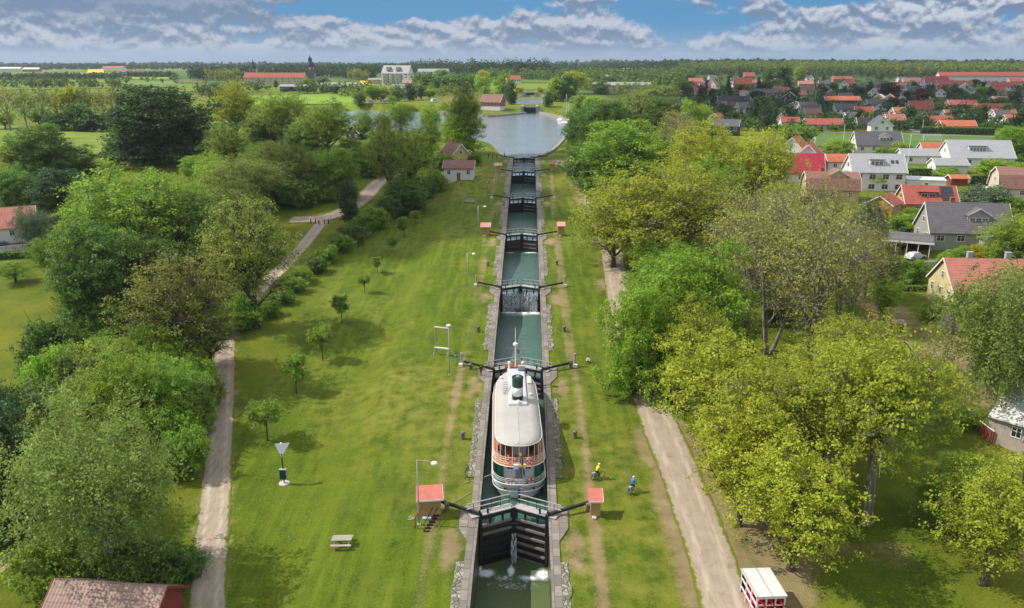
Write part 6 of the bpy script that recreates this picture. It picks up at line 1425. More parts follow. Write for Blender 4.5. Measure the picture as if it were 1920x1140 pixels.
# ---------------------------------------------------------------- trees of the town, the fields and the horizon
rf = random.Random(5)
placed = []
HS = [(o.location.x, o.location.y, max(7, (o.children[0].dimensions.x if o.children else 8) * 0.55)) for o in COL.objects if o.get('category') in ('house', 'shed', 'carport')]
def clear(x, y, r): return all((x - a) ** 2 + (y - b_) ** 2 > (c * 0.72 + r * 0.4) ** 2 for a, b_, c in HS) and all((x - a) ** 2 + (y - b_) ** 2 > ((r + c) * 0.42) ** 2 for a, b_, c in placed)
LEAF_T = {'dark': 'wood_dark', 'mid': 'wood_mid', 'deep': 'wood_dark', 'fresh': 'mid'}
LBL = {'dark': 'dark green garden tree among the villas of the town', 'mid': 'mid green garden tree among the villas of the town', 'deep': 'blackish green conifer among the villas of the town', 'fresh': 'light green garden tree among the villas of the town'}
n = 0; tries = 0
while n < 130 and tries < 9000:
    tries += 1; px = rf.uniform(1285, 1925); py = 150 + 96 * rf.random() ** 1.15
    if px < 1450 and py > 150 + (px - 1285) * 0.6 + 40: continue
    p = at(px, py); r = rf.uniform(2.6, 5.6)
    if not clear(p.x, p.y, r): continue
    lf = rf.choice(['dark', 'dark', 'mid', 'mid', 'deep', 'dark', 'fresh']); kind = 'far_cone' if lf == 'deep' else rf.choice(['far_round', 'far_wide', 'far_bush'])
    h = rf.uniform(5, 10) if kind != 'far_bush' else rf.uniform(2, 4)
    if kind == 'far_cone': r *= 0.6; h = rf.uniform(8, 14)
    put_tree(kind, LEAF_T[lf], p, h, r, LBL[lf], group='garden trees of the town, ' + lf); placed.append((p.x, p.y, r)); n += 1
for px, py, tp, w, lf, lb in [(1665, 184, 152, 34, 'copper', 'large copper beech with purple black crown'), (1722, 196, 164, 30, 'copper', 'second purple black tree right of the copper beech'), (1468, 160, 123, 26, 'deep', 'tall dark conifer left of the town centre'), (1500, 152, 121, 22, 'mid', 'tall green tree on the town skyline'), (1438, 165, 128, 24, 'dark', 'dark tree left of the tall conifer')]:
    tree('far_round', lf, px, py, tp, w, lb)
def garden_mass(name, label, n, leaf, seed, smin, smax):
    rs = np.random.RandomState(seed); P = []; NN = []; S = []; k = 0; tr = 0
    while k < n and tr < n * 12:
        tr += 1; px = rs.uniform(1270, 1935); py = 141 + 108 * rs.rand() ** 1.25
        if px < 1450 and py > 150 + (px - 1270) * 0.6 + 45: continue
        p = at(px, py); r = rs.uniform(1.2, 4.2)
        if any((p.x - a) ** 2 + (p.y - b_) ** 2 < (c * 0.75 + r * 0.6) ** 2 for a, b_, c in HS): continue
        h = r * rs.uniform(1.2, 2.4); q = int(26 + r * 10); d = rs.normal(0, 1, (q, 3)); d /= np.linalg.norm(d, axis=1)[:, None]; d[:, 2] = np.abs(d[:, 2]) * 1.1 - 0.25
        P.append(np.array([p.x, p.y, p.z + h * 0.3]) + d * np.array([r, r, h * 0.62]) * rs.uniform(0.6, 1.05, (q, 1))); NN.append(d); k += 1
    P = np.concatenate(P); NN = np.concatenate(NN); V = leaf_quads(P, NN, 1.0, rs, 0.9, 0.35, 0.5); c = P.repeat(4, 0); V = c + (V - c) * np.repeat(rs.uniform(smin, smax, len(P)), 4)[:, None]
    tag(link(name, np_mesh(name, V, np.arange(len(V)).reshape(-1, 4), LM[leaf])), label, 'shrubbery', kind='stuff')
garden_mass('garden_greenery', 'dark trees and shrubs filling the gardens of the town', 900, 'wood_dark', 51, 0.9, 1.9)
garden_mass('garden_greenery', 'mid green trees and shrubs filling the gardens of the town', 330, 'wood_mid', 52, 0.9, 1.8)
# clipped hedges
def hedge(px0, px1, w, h, leaf, label):
    a, b_ = at(*px0), at(*px1); d = b_ - a; l = Vector((d.x, d.y, 0)).length; rs = np.random.RandomState(abs(int(px0[0]))); n = int(l * 60 * (1 if l < 60 else 0.5)); s = 0.34 if l < 60 else 0.5
    u = rs.rand(n); q = rs.rand(n); side = rs.randint(0, 3, n); y = np.where(side == 0, -w / 2, np.where(side == 1, w / 2, (q - .5) * w)); z = np.where(side == 2, h, q * h) + rs.normal(0, .08, n); y = y + rs.normal(0, .08, n)
    dx, dy = d.x / l, d.y / l; X = a.x + d.x * u - dy * y; Y = a.y + d.y * u + dx * y; P = np.stack([X, Y, ground(X, Y) + np.maximum(z, .05)], 1)
    nn = np.stack([-dy * np.sign(y), dx * np.sign(y), (side == 2) * 1.0], 1); V = leaf_quads(P, nn, s, rs, 0.9, 0.3, 0.5)
    r = thing('hedge', label, 'hedge', (a.x, a.y, a.z)); o = link('foliage', np_mesh('hedge', V - np.array([a.x, a.y, a.z]), np.arange(len(V)).reshape(-1, 4), LM[leaf]), r)
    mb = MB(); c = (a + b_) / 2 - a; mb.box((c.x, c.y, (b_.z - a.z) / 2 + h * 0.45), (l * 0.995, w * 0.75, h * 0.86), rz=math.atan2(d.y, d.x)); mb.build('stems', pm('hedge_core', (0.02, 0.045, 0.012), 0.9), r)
hedge((1726, 251), (1862, 254), 3.0, 3.2, 'fresh', 'long bright clipped hedge along the field road'); hedge((1820, 345), (1876, 347), 1.6, 2.6, 'mid', 'clipped hedge below the large pale roofed house'); hedge((1695, 328), (1745, 330), 1.6, 2.2, 'mid', 'clipped hedge beside the long low white building')
hedge((1686, 545), (1746, 545), 1.0, 0.9, 'fresh', 'low clipped hedge in the garden of the pale yellow house'); hedge((1690, 440), (1765, 424), 1.4, 1.4, 'mid', 'hedge behind the carport roof'); hedge((1815, 478), (1880, 480), 1.0, 1.2, 'gold', 'yellow flowering hedge under the grey villa windows')
hedge((-20, 487), (62, 482), 1.6, 1.4, 'dark', 'dark hedge below the left white house')
# trees beyond the left meadow
for i, (px, py, tp, w, kind, lf, lb) in enumerate([(20, 246, 158, 60, 'far_bare', 'twig', 'bare trunked tree at the left edge of the far meadow'), (52, 246, 160, 50, 'far_bare', 'olive', 'thin olive tree right of the bare trunked one'), (85, 243, 158, 50, 'far_bare', 'olive', 'olive tree in the far meadow row, third from the left'), (112, 240, 160, 45, 'far_bare', 'lime', 'yellowish tree in the far meadow row'),
      (140, 240, 154, 46, 'far_wide', 'lime', 'rounded yellow green tree in the far meadow row'), (172, 240, 160, 42, 'far_bare', 'olive', 'sparse tree right of the rounded yellow one'), (198, 238, 162, 40, 'far_bare', 'twig', 'half bare tree near the chestnut'), (222, 236, 157, 38, 'far_bare', 'twig', 'leafless grey tree just left of the chestnut'), (150, 246, 190, 50, 'far_round', 'dark', 'dark tree under the yellow row'),
      (190, 246, 212, 60, 'far_round', 'deep', 'dark bushy tree left of the chestnut'), (118, 244, 208, 44, 'far_round', 'dark', 'dark bushy tree below the yellow row'), (225, 244, 214, 50, 'far_round', 'dark', 'dark bushy tree touching the chestnut'), (75, 238, 200, 50, 'far_wide', 'fresh', 'light bush in the far meadow'), (10, 242, 205, 40, 'far_wide', 'fresh', 'light bush at the far left edge'),
      (405, 176, 156, 28, 'far_round', 'teal', 'bluish round tree before the manor'), (500, 168, 158, 20, 'far_wide', 'fresh', 'light tree in front of the long manor'), (518, 168, 150, 10, 'far_cone', 'deep', 'dark conifer in front of the long manor'), (580, 168, 146, 24, 'far_wide', 'olive', 'blossoming tree below the church tower'), (605, 166, 142, 22, 'far_wide', 'teal', 'pale tree right below the church tower'), (533, 172, 165, 14, 'far_bush', 'teal', 'small willow by the low dark barn'),
      (676, 195, 172, 24, 'far_round', 'dark', 'dark tree at the end of the green field'), (700, 194, 158, 26, 'far_wide', 'fresh', 'light tree beside the caravans'), (718, 194, 162, 24, 'far_wide', 'olive', 'olive tree behind the caravans'), (745, 190, 160, 26, 'far_round', 'dark', 'dark tree below the stone wall building'), (768, 188, 155, 24, 'far_round', 'deep', 'darkest tree below the stone barn'), (790, 187, 160, 22, 'far_cone', 'deep', 'conifer below the stone barn'),
      (806, 186, 165, 22, 'far_wide', 'mid', 'tree right of the conifer below the barn'), (735, 196, 180, 18, 'far_bush', 'fresh', 'bush beside the caravans'), (760, 212, 190, 30, 'far_wide', 'lime', 'yellow tree at the caravan shore'), (842, 170, 140, 28, 'far_wide', 'fresh', 'tree behind the orange roofed house'), (828, 150, 128, 22, 'far_wide', 'fresh', 'tree right of the blue grey apartments'), (884, 165, 138, 30, 'far_round', 'mid', 'round tree behind the big basin tree'),
      (908, 176, 128, 24, 'far_wide', 'lime', 'golden green tree above the red warehouse'), (905, 180, 140, 26, 'far_wide', 'fresh', 'broad tree in front of the golden one'), (908, 184, 160, 18, 'far_round', 'mid', 'small dark tree behind the warehouse'), (945, 186, 136, 34, 'far_round', 'mid', 'tall green tree right of the warehouse'), (958, 190, 150, 22, 'far_round', 'dark', 'dark tree left of the upper pool'), (960, 196, 170, 16, 'far_round', 'deep', 'small dark tree at the pool left shore'),
      (1040, 190, 142, 34, 'far_round', 'mid', 'green tree right of the upper pool'), (1062, 190, 138, 34, 'far_round', 'dark', 'dark tree between the pool and the bright tree'), (1078, 176, 130, 40, 'far_wide', 'lime', 'bright yellow green tree on the hill beyond the basin'), (1028, 200, 170, 18, 'far_round', 'dark', 'low dark tree at the pool right shore'), (1098, 168, 144, 22, 'far_wide', 'lime', 'gold green tree right of the bright one'), (975, 174, 164, 16, 'far_bush', 'gold', 'yellow bush left of the farthest lock'), (1012, 174, 164, 14, 'far_bush', 'gold', 'yellow bush right of the farthest lock'),
      (1090, 212, 176, 34, 'far_round', 'mid', 'tree behind the sailboat masts'), (1112, 220, 178, 34, 'far_wide', 'mid', 'tree right of the sailboat masts'), (1128, 176, 150, 30, 'far_round', 'dark', 'dark tree before the cream house'), (1215, 165, 146, 20, 'far_round', 'dark', 'dark tree right of the rose red roof'), (1258, 160, 138, 30, 'far_round', 'dark', 'dark tree right of the blue grey house'), (1160, 155, 138, 18, 'far_cone', 'deep', 'dark conifer beside the cream house'), (1180, 160, 140, 24, 'far_round', 'mid', 'tree left of the rose red roof'), (1245, 178, 160, 30, 'far_wide', 'olive', 'olive tree below the blue grey house'), (1220, 182, 166, 30, 'far_wide', 'olive', 'brownish tree above the grey branches'), (1285, 176, 150, 34, 'far_round', 'dark', 'dark tree at the left town edge')]):
    tree(kind, lf, px, py, tp, w, lb)
# masses of far wood, each one object
def wood(name, label, strips, n, leaf, seed, size=(2.0, 4.0), hh=(9, 15), q=34):
    """strips: list of pixel lines (x0, y0, x1, y1, spread in metres along the view)"""
    rs = np.random.RandomState(seed); P = []; NN = []
    lens = np.array([abs(s[2] - s[0]) for s in strips], float); lens /= lens.sum()
    for k, s in enumerate(strips):
        m = int(n * lens[k]); c = [at(s[0] + (s[2] - s[0]) * u, s[1] + (s[3] - s[1]) * u) for u in np.linspace(0, 1, 24)]; c = np.array([tuple(v) for v in c])
        for i in range(m):
            u = rs.rand() * 23; j = min(int(u), 22); q0 = c[j] + (c[j + 1] - c[j]) * (u - j); dirv = q0[:2] - CAM[:2]; dirv /= np.linalg.norm(dirv); q0[:2] += dirv * rs.rand() * s[4]
            h = rs.uniform(*hh); r = h * rs.uniform(0.3, 0.45); d = rs.normal(0, 1, (q, 3)); d /= np.linalg.norm(d, axis=1)[:, None]
            pts = np.array([q0[0], q0[1], 0]) + d * np.array([r, r, h * 0.42]) * rs.uniform(0.6, 1.05, (q, 1)); pts[:, 2] += gz(q0[0], q0[1]) + h * 0.52; P.append(pts); NN.append(d)
    P = np.concatenate(P); NN = np.concatenate(NN); V = leaf_quads(P, NN, 1.0, rs, 0.9, 0.35, 0.45)
    ctr = P.repeat(4, 0); V = ctr + (V - ctr) * np.repeat(rs.uniform(size[0], size[1], len(P)), 4)[:, None]
    o = link(name, np_mesh(name, V, np.arange(len(V)).reshape(-1, 4), LM[leaf])); tag(o, label, 'wood', kind='stuff'); return o
wood('far_wood', 'spring green wood behind the terrace row on the right', [(1270, 141, 1440, 139, 300), (1440, 141, 1930, 147, 420)], 900, 'wood_light', 1, (2.4, 4.6), (13, 22))
wood('far_wood', 'yellowish trees mixed into the right hand wood', [(1270, 140.5, 1440, 139, 300), (1440, 140, 1930, 146, 400)], 560, 'wood_light', 2, (2.4, 4.4), (12, 21))
wood('far_wood', 'dark trees mixed into the right hand wood', [(1270, 142, 1930, 148, 200)], 230, 'wood_dark', 3, (2.2, 4.2), (9, 17))
wood('far_wood', 'dark wood behind the apartment block', [(775, 140, 885, 141, 200), (880, 142, 1060, 148, 300), (1050, 140, 1290, 142, 300), (600, 140, 780, 141, 160)], 760, 'wood_dark', 4, (2.2, 4.4), (13, 24))
wood('far_wood', 'dark wood around the church and the manor', [(355, 151, 470, 152, 120), (488, 146, 660, 147, 160), (640, 148, 705, 150, 120)], 360, 'wood_dark', 5, (2.2, 4.2), (14, 22))
wood('far_wood', 'greyish leafing trees in the manor wood', [(390, 152, 450, 153, 60), (655, 150, 690, 151, 60)], 70, 'olive', 6, (2.0, 3.6), (12, 19))
wood('far_wood', 'bluish tree line across the left fields', [(-30, 151, 235, 149, 120), (240, 145, 330, 146, 60)], 330, 'wood_dark', 7, (2.0, 3.6), (6, 11))
wood('far_wood', 'dark green trees behind the far lock', [(900, 150, 1030, 152, 140), (1010, 152, 1160, 150, 200), (1150, 150, 1300, 152, 200), (1080, 158, 1280, 166, 120), (780, 172, 900, 174, 50)], 620, 'wood_mid', 8, (2.0, 4.0), (9, 18))
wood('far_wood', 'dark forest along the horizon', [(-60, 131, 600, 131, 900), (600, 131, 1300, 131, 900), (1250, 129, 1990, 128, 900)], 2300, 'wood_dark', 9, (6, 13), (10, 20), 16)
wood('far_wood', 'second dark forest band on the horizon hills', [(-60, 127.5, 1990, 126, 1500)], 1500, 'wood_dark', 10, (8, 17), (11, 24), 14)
wood('far_wood', 'olive and fresh trees along the far bank of the basin', [(640, 186, 860, 182, 60), (1080, 172, 1280, 184, 70)], 150, 'wood_light', 13, (1.4, 2.8), (6, 12))
wood('far_wood', 'bushy tree belts between the meadow and the manor', [(-20, 167, 240, 165, 30), (370, 180, 490, 174, 40), (560, 176, 700, 180, 25)], 170, 'wood_mid', 14, (1.5, 3.0), (6, 12))
wood('far_wood', 'tall dark wood on the rise behind the apartment block', [(770, 138, 890, 139, 120), (885, 146, 1030, 149, 100)], 200, 'wood_dark', 15, (2.4, 4.6), (20, 32))
wood('far_wood', 'thin hedgerow trees across the pale left fields', [(180, 150, 340, 151, 20), (-20, 157, 330, 157, 10)], 46, 'wood_mid', 12, (1.6, 3), (6, 10))
# ---------------------------------------------------------------- lamps, signs, furniture
STEEL = pm('lamp_steel', (0.34, 0.35, 0.35), 0.4, 0.2, 2, metal=0.4); GREENPOLE = pm('green_pole', (0.05, 0.26, 0.19), 0.5, 0.15)
WOODG = board_mat('weathered_boards', (0.36, 0.33, 0.27), 1, 4, 0.25); REDP = pm('red_oxide', (0.34, 0.075, 0.04), 0.7, 0.25)
def lamp(px, py, top, arm, label, armdir=(1, 0)):
    p = at(px, py); h = height_at(p, px, top); r = thing('street_lamp', label, 'street lamp', p, 0, 'lamp posts along the left lock bank')
    mb = MB(); mb.tube([(0, 0, -0.2), (0, 0, 1.2), (0, 0, h)], [0.085, 0.085, 0.05], 8); mb.build('pole', STEEL, r, True)
    e = Vector((armdir[0] * arm, armdir[1] * arm, h - 0.02)); mb = MB(); mb.tube([(0, 0, h), (e.x * .5, e.y * .5, h + 0.04), e], 0.035, 6); mb.build('arm', STEEL, r)
    mb = MB(); mb.lathe([(0.12, -0.2), (0.36, -0.14), (0.3, 0.0), (0.1, 0.1)], tuple(e), 12); mb.build('lamp_head', WHITEP, r, True)
    mb = MB(); mb.box((0, 0, 0.06), (0.32, 0.32, 0.16)); mb.build('base', CONC, r); return r
lamp(786, 984, 862, 1.75, 'grey lamp post beside the left red roofed hut', (1, -0.25)); lamp(877, 541, 474, 1.2, 'grey lamp post left of the waterfall gate', (1, -0.3)); lamp(897, 441, 386, 1.5, 'grey lamp post behind the far left hut', (1, -0.1))
lamp(843, 703, 609, 0.05, 'grey pole standing between the wooden frame and the person in blue', (1, 0)); lamp(929, 345, 308, 1.6, 'far lamp post left of the sixth gate', (0.3, 0)); lamp(1020, 210, 178, 0.6, 'lamp post on the far shore of the basin')
# pole without a head needs none: pale green flagpole further up
def pole(px, py, top, label, mat=WHITEP, name='flagpole', r0=0.07, cat='flagpole'):
    p = at(px, py); h = height_at(p, px, top); r = thing(name, label, cat, p); mb = MB(); mb.tube([(0, 0, -0.1), (0, 0, h)], [r0, r0 * 0.5], 7); mb.build('pole', mat, r); mb = MB(); mb.lathe([(r0 * .6, 0), (r0 * 1.6, r0), (r0 * 1.2, r0 * 2.4), (0.01, r0 * 3)], (0, 0, h), 8); mb.build('finial', WHITEP, r); return r, h
pole(914, 373, 342, 'pale green pole near the fifth gate', GREENPOLE)
for px, py, tp, lb in [(1270 + 430, 316, 255, 'white flagpole behind the white metal roofed villa'), (1581, 264, 236, 'white flagpole at the left end of the playing field'), (1461, 181, 163, 'white flagpole in the left part of the town'), (1470, 205, 182, 'flagpole beside the black gable'), (1695, 212, 192, 'flagpole left of the big red roof'), (1729, 246, 226, 'flagpole by the orange bungalow'), (1885, 189, 175, 'flagpole at the right of the town'), (1528, 192, 172, 'flagpole above the black orange roofed house'), (1393, 176, 168, 'short flagpole below the brick house'), (1595, 276, 254, 'thin mast beside the playing field')]: pole(px, py, tp, lb, r0=0.12)
fl, fh = pole(125, 395, 348, 'white flagpole with drooping blue and yellow flag by the left house', r0=0.08)
mb = MB()
for v in range(9):
    for u in range(5): U, V_ = u / 4, v / 8; mb.v.append((0.1 + U * (0.25 + 0.45 * V_), 0.08 * math.sin(U * 7 + V_ * 2), fh - 0.3 - 2.4 * V_ - 0.3 * U))
for v in range(8):
    for u in range(4): a_ = v * 5 + u; mb.f.append((a_, a_ + 1, a_ + 6, a_ + 5)); mb.m.append(1 if v == 3 or u == 1 else 0)
mb.build('flag_cloth', [BLUEF, YEL], fl, True)
# triangular sign with a green bin
p = at(533, 906); r = thing('footpath_sign', 'pale triangular sign on a post with a dark green box below', 'sign', p)
mb = MB(); mb.tube([(0, 0, 0), (0, 0, 3.6)], 0.07, 8); mb.build('post', BLACK, r)
mb = MB(); P = [(-0.85, 4.45), (0, 3.0), (0.85, 4.6)]; mb.v = [(x, -0.1, z) for x, z in P] + [(x, -0.04, z) for x, z in P]; mb.f = [(0, 1, 2), (5, 4, 3), (0, 3, 4, 1), (1, 4, 5, 2), (2, 5, 3, 0)]; mb.m = [0] * 5
o = mb.build('triangle_panel', pm('sign_lilac', (0.47, 0.46, 0.50), 0.6, 0.1), r); o.rotation_euler = (R(-22), 0, 0); o.location = (0, -1.15, 0.42)
mb = MB(); mb.lathe([(0.14, 0), (0.15, 0.2), (0.1, 0.36)], (0, 0.1, 4.52), 10); mb.build('lamp_head', WHITEP, r)
mb = MB(); mb.box((0, -0.1, 1.18), (0.72, 0.3, 1.1)); mb.build('box', pm('bin_green', (0.008, 0.07, 0.05), 0.5, 0.15), r); mb = MB(); mb.box((0, -0.1, 1.77), (0.8, 0.38, 0.07)); mb.box((-0.39, -0.1, 1.2), (0.05, 0.34, 1.1)); mb.box((0.39, -0.1, 1.2), (0.05, 0.34, 1.1)); mb.build('frame', RAIL, r)
mb = MB(); mb.lathe([(0.62, -0.1), (0.6, 0.05), (0.4, 0.12)], (0, 0, 0), 12); mb.build('base', CONC, r)
# picnic table
p = at(642, 1022); r = thing('picnic_table', 'weathered picnic table with two benches on the lawn', 'picnic table', p, R(3))
mb = MB()
for i in range(5): mb.box((0, -0.34 + i * 0.17, 0.76), (1.9, 0.15, 0.05))
mb.build('table_top', WOODG, r)
for s in (-1, 1):
    mb = MB(); mb.box((0, s * 0.78 - 0.075, 0.46), (1.9, 0.15, 0.05)); mb.box((0, s * 0.78 + 0.085, 0.46), (1.9, 0.15, 0.05)); mb.build('bench', WOODG, r)
for s in (-1, 1):
    mb = MB(); mb.bar((s * 0.65, -0.72, 0), (s * 0.65, -0.25, 0.73), 0.09); mb.bar((s * 0.65, 0.72, 0), (s * 0.65, 0.25, 0.73), 0.09); mb.box((s * 0.65 + 0.07, 0, 0.4), (0.05, 1.7, 0.1)); mb.build('leg', WOODG, r)
# wooden frame on trestles
p0, p1 = at(817, 664), at(842, 668); d = p1 - p0; ang = math.atan2(d.y, d.x); l = d.length
r = thing('display_frame', 'open timber frame on low trestle legs with a pink corner panel', 'frame', p0, ang)
mb = MB()
for x in (0, l): mb.box((x, 0, 2.3), (0.1, 0.1, 3.9))
mb.build('post', WOODG, r); mb = MB(); mb.box((l / 2, 0, 4.2), (l + 0.2, 0.14, 0.14)); mb.build('top_bar', WHITEP, r); mb = MB(); mb.box((l / 2, 0, 1.05), (l + 0.3, 0.3, 0.16)); mb.build('bottom_rail', WHITEP, r)
for x in (0, l):
    mb = MB()
    for a_ in (-0.3, 0.3): mb.bar((x, 0, 1.0), (x + a_ * .6, a_ * 1.4, 0), 0.09)
    mb.build('leg', WOODG, r)
mb = MB(); mb.v = [(l, -0.03, 4.1), (l, -0.03, 3.2), (l - 0.7, -0.03, 4.1), (l, 0.03, 4.1), (l, 0.03, 3.2), (l - 0.7, 0.03, 4.1)]; mb.f = [(0, 2, 1), (3, 4, 5), (0, 1, 4, 3), (1, 2, 5, 4), (2, 0, 3, 5)]; mb.m = [0] * 5; mb.build('corner_panel', pm('pink_panel', (0.55, 0.2, 0.35), 0.7), r)
# stair rails left of the hut
r = thing('stair_railing', 'rust red stair railing and dark handrails left of the red roofed hut', 'railing', at(779, 990))
mb = MB(); mb.bar((0, 0, 1.15), (0.75, 3.2, 1.55), 0.07, 0.2); 
for u in (0, 1): mb.bar((0.75 * u, 3.2 * u, -0.1), (0.75 * u, 3.2 * u, 1.2 + .4 * u), 0.09)
mb.build('red_board', REDP, r); mb = MB()
for x in (0.9, 1.4):
    mb.bar((x, -0.7, 0.8), (x + 0.7, 2.4, 1.15), 0.06)
    for u in (0.05, 0.5, 0.95): mb.bar((x + .7 * u, -.7 + 3.1 * u, 0), (x + .7 * u, -.7 + 3.1 * u, 0.8 + .35 * u), 0.05)
for i in range(6): mb.box((1.15 + i * .12, -0.6 + i * 0.55, 0.03 + i * 0.02), (0.6, 0.25, 0.06))
mb.build('handrail', BLACK, r); mb = MB()
for a_ in (0.5, 0.9, 1.4, -0.1): mb.tube([(0, 0, 1.1), (-0.7 * math.cos(a_), -0.2, 1.1 + 0.6 * math.sin(a_))], 0.025, 4)
mb.build('boat_hook', WHITEP, r)
# kiosk of lifejackets / deck chairs: white roof, red things in pigeonholes
p = at(1441, 1168); r = thing('kayak_rack', 'white roofed rack with red kayaks stored on its open shelves', 'rack', p, R(4))
w_, d_, h_ = 2.3, 3.7, 2.5
mb = MB(); mb.box((0, d_ / 2, h_ + 0.08), (w_ + 0.3, d_ + 0.3, 0.12), rx=R(-1.5)); mb.build('roof', RF['white'], r)
mb = MB(); mb.box((0, d_ - 0.05, h_ / 2), (w_, 0.08, h_)); mb.box((w_ / 2 - 0.03, d_ / 2 + .02, h_ / 2), (0.06, d_ - 0.3, h_ - 0.05)); mb.build('wall', pm('kiosk_dark', (0.03, 0.03, 0.035), 0.7), r)
mb = MB()
for i in range(4): mb.box((-w_ / 2 + i * w_ / 3, 0.0, h_ / 2), (0.1, 0.12, h_)); mb.box((-w_ / 2, i * d_ / 3, h_ / 2), (0.12, 0.1, h_ - 0.02))
for z in (0.08, h_ * 0.37, h_ * 0.70): mb.box((0, -0.01, z), (w_ - .1, 0.11, 0.08)); mb.box((-w_ / 2 - .01, d_ / 2, z), (0.11, d_ - .1, 0.08))
mb.box((0, -0.03, h_ - 0.05), (w_ + .1, 0.1, 0.12)); mb.build('frame', WHITEP, r)
KR = pm('kayak_red', (0.62, 0.012, 0.04), 0.4, 0.15)
for i in range(3):
    for zz, nm in ((h_ * 0.72, 'upper'), (h_ * 0.39, 'middle'), (0.12, 'lower')):
        x = -w_ / 2 + (i + 0.5) * w_ / 3; k = thing('kayak', f"red kayak in the {('left', 'middle', 'right')[i]} bay of the {nm} rack shelf", 'kayak', p + Matrix.Rotation(R(4), 3, 'Z') @ Vector((x, 0.0, zz)), R(4), 'red kayaks on the rack shelves')
        mb = MB(); n = 14
        for q in range(n + 1):
            u = q / n; y = -0.25 + u * (d_ + 0.1); e = max(0.05, math.sin(math.pi * (0.06 + 0.88 * u)) ** 0.7); w2, hh = 0.34 * e, 0.36
            for a_ in range(9): g = math.pi * a_ / 8; mb.v.append((w2 * math.cos(g), y, hh - 0.32 * e * math.sin(g)))
        for q in range(n):
            for a_ in range(8): o = q * 9 + a_; mb.f.append((o, o + 1, o + 10, o + 9)); mb.m.append(0)
            mb.f.append((q * 9, q * 9 + 9, q * 9 + 17, q * 9 + 8)); mb.m.append(0)
        mb.f += [tuple(range(9)), tuple(n * 9 + a_ for a_ in range(9))[::-1]]; mb.m += [0, 0]; mb.build('hull', KR, k, True)
        mb = MB(); mb.torus((0, 1.9, 0.37), 0.22, 0.03, 'Z', 14, 5); mb.build('cockpit_rim', BLACK, k); mb = MB(); mb.bar((0.02, -0.26, 0.3), (0.3, -0.33, 0.02), 0.09); mb.build('strap', KR, k)
# red board fences
FENCE = board_mat('red_fence_boards', (0.30, 0.055, 0.035), 0, 5.5, 0.35)
def fence(px, h, mat, label, cap=True):
    P = smooth_line([at(*q) for q in px], 6); r = thing('fence', label, 'fence', P[0]); mb = MB(); mc = MB(); rsf = random.Random(len(label))
    for a_, b_ in zip(P[:-1], P[1:]):
        a, b = a_ - P[0], b_ - P[0]; n = max(1, int((b - a).length / 0.2))
        for i in range(n): q = a.lerp(b, (i + .5) / n); mb.box((q.x, q.y, q.z + h / 2 + rsf.uniform(-.03, .03)), (0.16, 0.03, h), rz=math.atan2(b.y - a.y, b.x - a.x) + rsf.uniform(-.05, .05))
        mc.bar(a + Vector((0, 0, h + .06)), b + Vector((0, 0, h + .06)), 0.12, 0.05)
    mb.build('boards', mat, r); mc.build('cap_rail', WHITEP if cap else mat, r); 
    mb = MB()
    for q in P[::2]: q = q - P[0]; mb.box((q.x + .08, q.y + .08, q.z + h / 2), (0.1, 0.1, h))
    mb.build('post', mat, r)
fence([(1696, 655), (1725, 692), (1750, 722), (1770, 738)], 1.25, FENCE, 'upper stretch of red board fence between the trees and the lawn'); fence([(1802, 778), (1830, 808), (1860, 832)], 1.5, FENCE, 'lower stretch of red board fence ending at the white roofed building')
fence([(-10, 474), (30, 470), (52, 468)], 1.1, WHITEP, 'white railing fence in front of the left house'); fence([(1690, 502), (1760, 500), (1850, 496)], 0.9, pm('grey_fence', (0.22, 0.2, 0.18), 0.8), 'grey low fence along the village street', False)
# little roofed well, parasol-like drier
p = at(1680, 622); r = thing('garden_shelter', 'small dark garden shelter with shingled roof beside the red fence', 'shelter', p, R(5))
mb = MB(); mb.box((0, 0, 0.75), (1.7, 1.4, 1.5)); mb.build('wall', WL['dark'], r); mb = MB(); mb.box((0, -0.45, 1.75), (2.1, 1.1, 0.1), rx=R(24)); mb.box((0, 0.5, 1.75), (2.1, 1.1, 0.1), rx=R(-24)); mb.build('roof', RF['old'], r)
p = at(1676, 604); r = thing('rotary_drier', 'flat rotary clothes drier on a pale post above the shelter', 'clothes drier', p); mb = MB(); mb.tube([(0, 0, 0), (0, 0, 2.6)], 0.05, 6); mb.build('post', WHITEP, r); mb = MB()
for i in range(4): a_ = i * math.pi / 2 + .5; mb.bar((0, 0, 2.5), (1.5 * math.cos(a_), 1.5 * math.sin(a_), 2.75), 0.05)
for q in (0.6, 1.0, 1.45): mb.tube([(q * math.cos(i * math.pi / 2 + .5), q * math.sin(i * math.pi / 2 + .5), 2.5 + .16 * q) for i in range(5)], 0.025, 4)
mb.build('arms', GREYP, r)
# bollard fence at the path junction, bench-like crates
for i, (px, py) in enumerate([(583, 419), (592, 420), (598, 421), (609, 421), (616, 420)]):
    p = at(px, py); mb = MB(); mb.lathe([(0.13, 0), (0.13, 0.95), (0.16, 1.0), (0.1, 1.08)], (0, 0, 0), 8); o = mb.build('path_bollard', TIMBER, loc=p); tag(o, 'dark wooden bollard across the footpath at the gravel lane', 'bollard', 'dark bollards where the footpath meets the lane')
r = thing('crate_bench', 'pale slatted bench on the lawn left of the fifth gate', 'bench', at(881, 381), R(-3)); mb = MB(); mb.box((0, 0, 0.5), (2.4, 0.8, 0.12)); mb.build('seat', WOODG, r); mb = MB(); mb.box((0, 0.36, 0.8), (2.4, 0.08, 0.5)); mb.build('backrest', WOODG, r)
for s in (-1, 1): mb = MB(); mb.box((s, 0, 0.22), (0.12, 0.7, 0.44)); mb.build('leg', TIMBER, r)
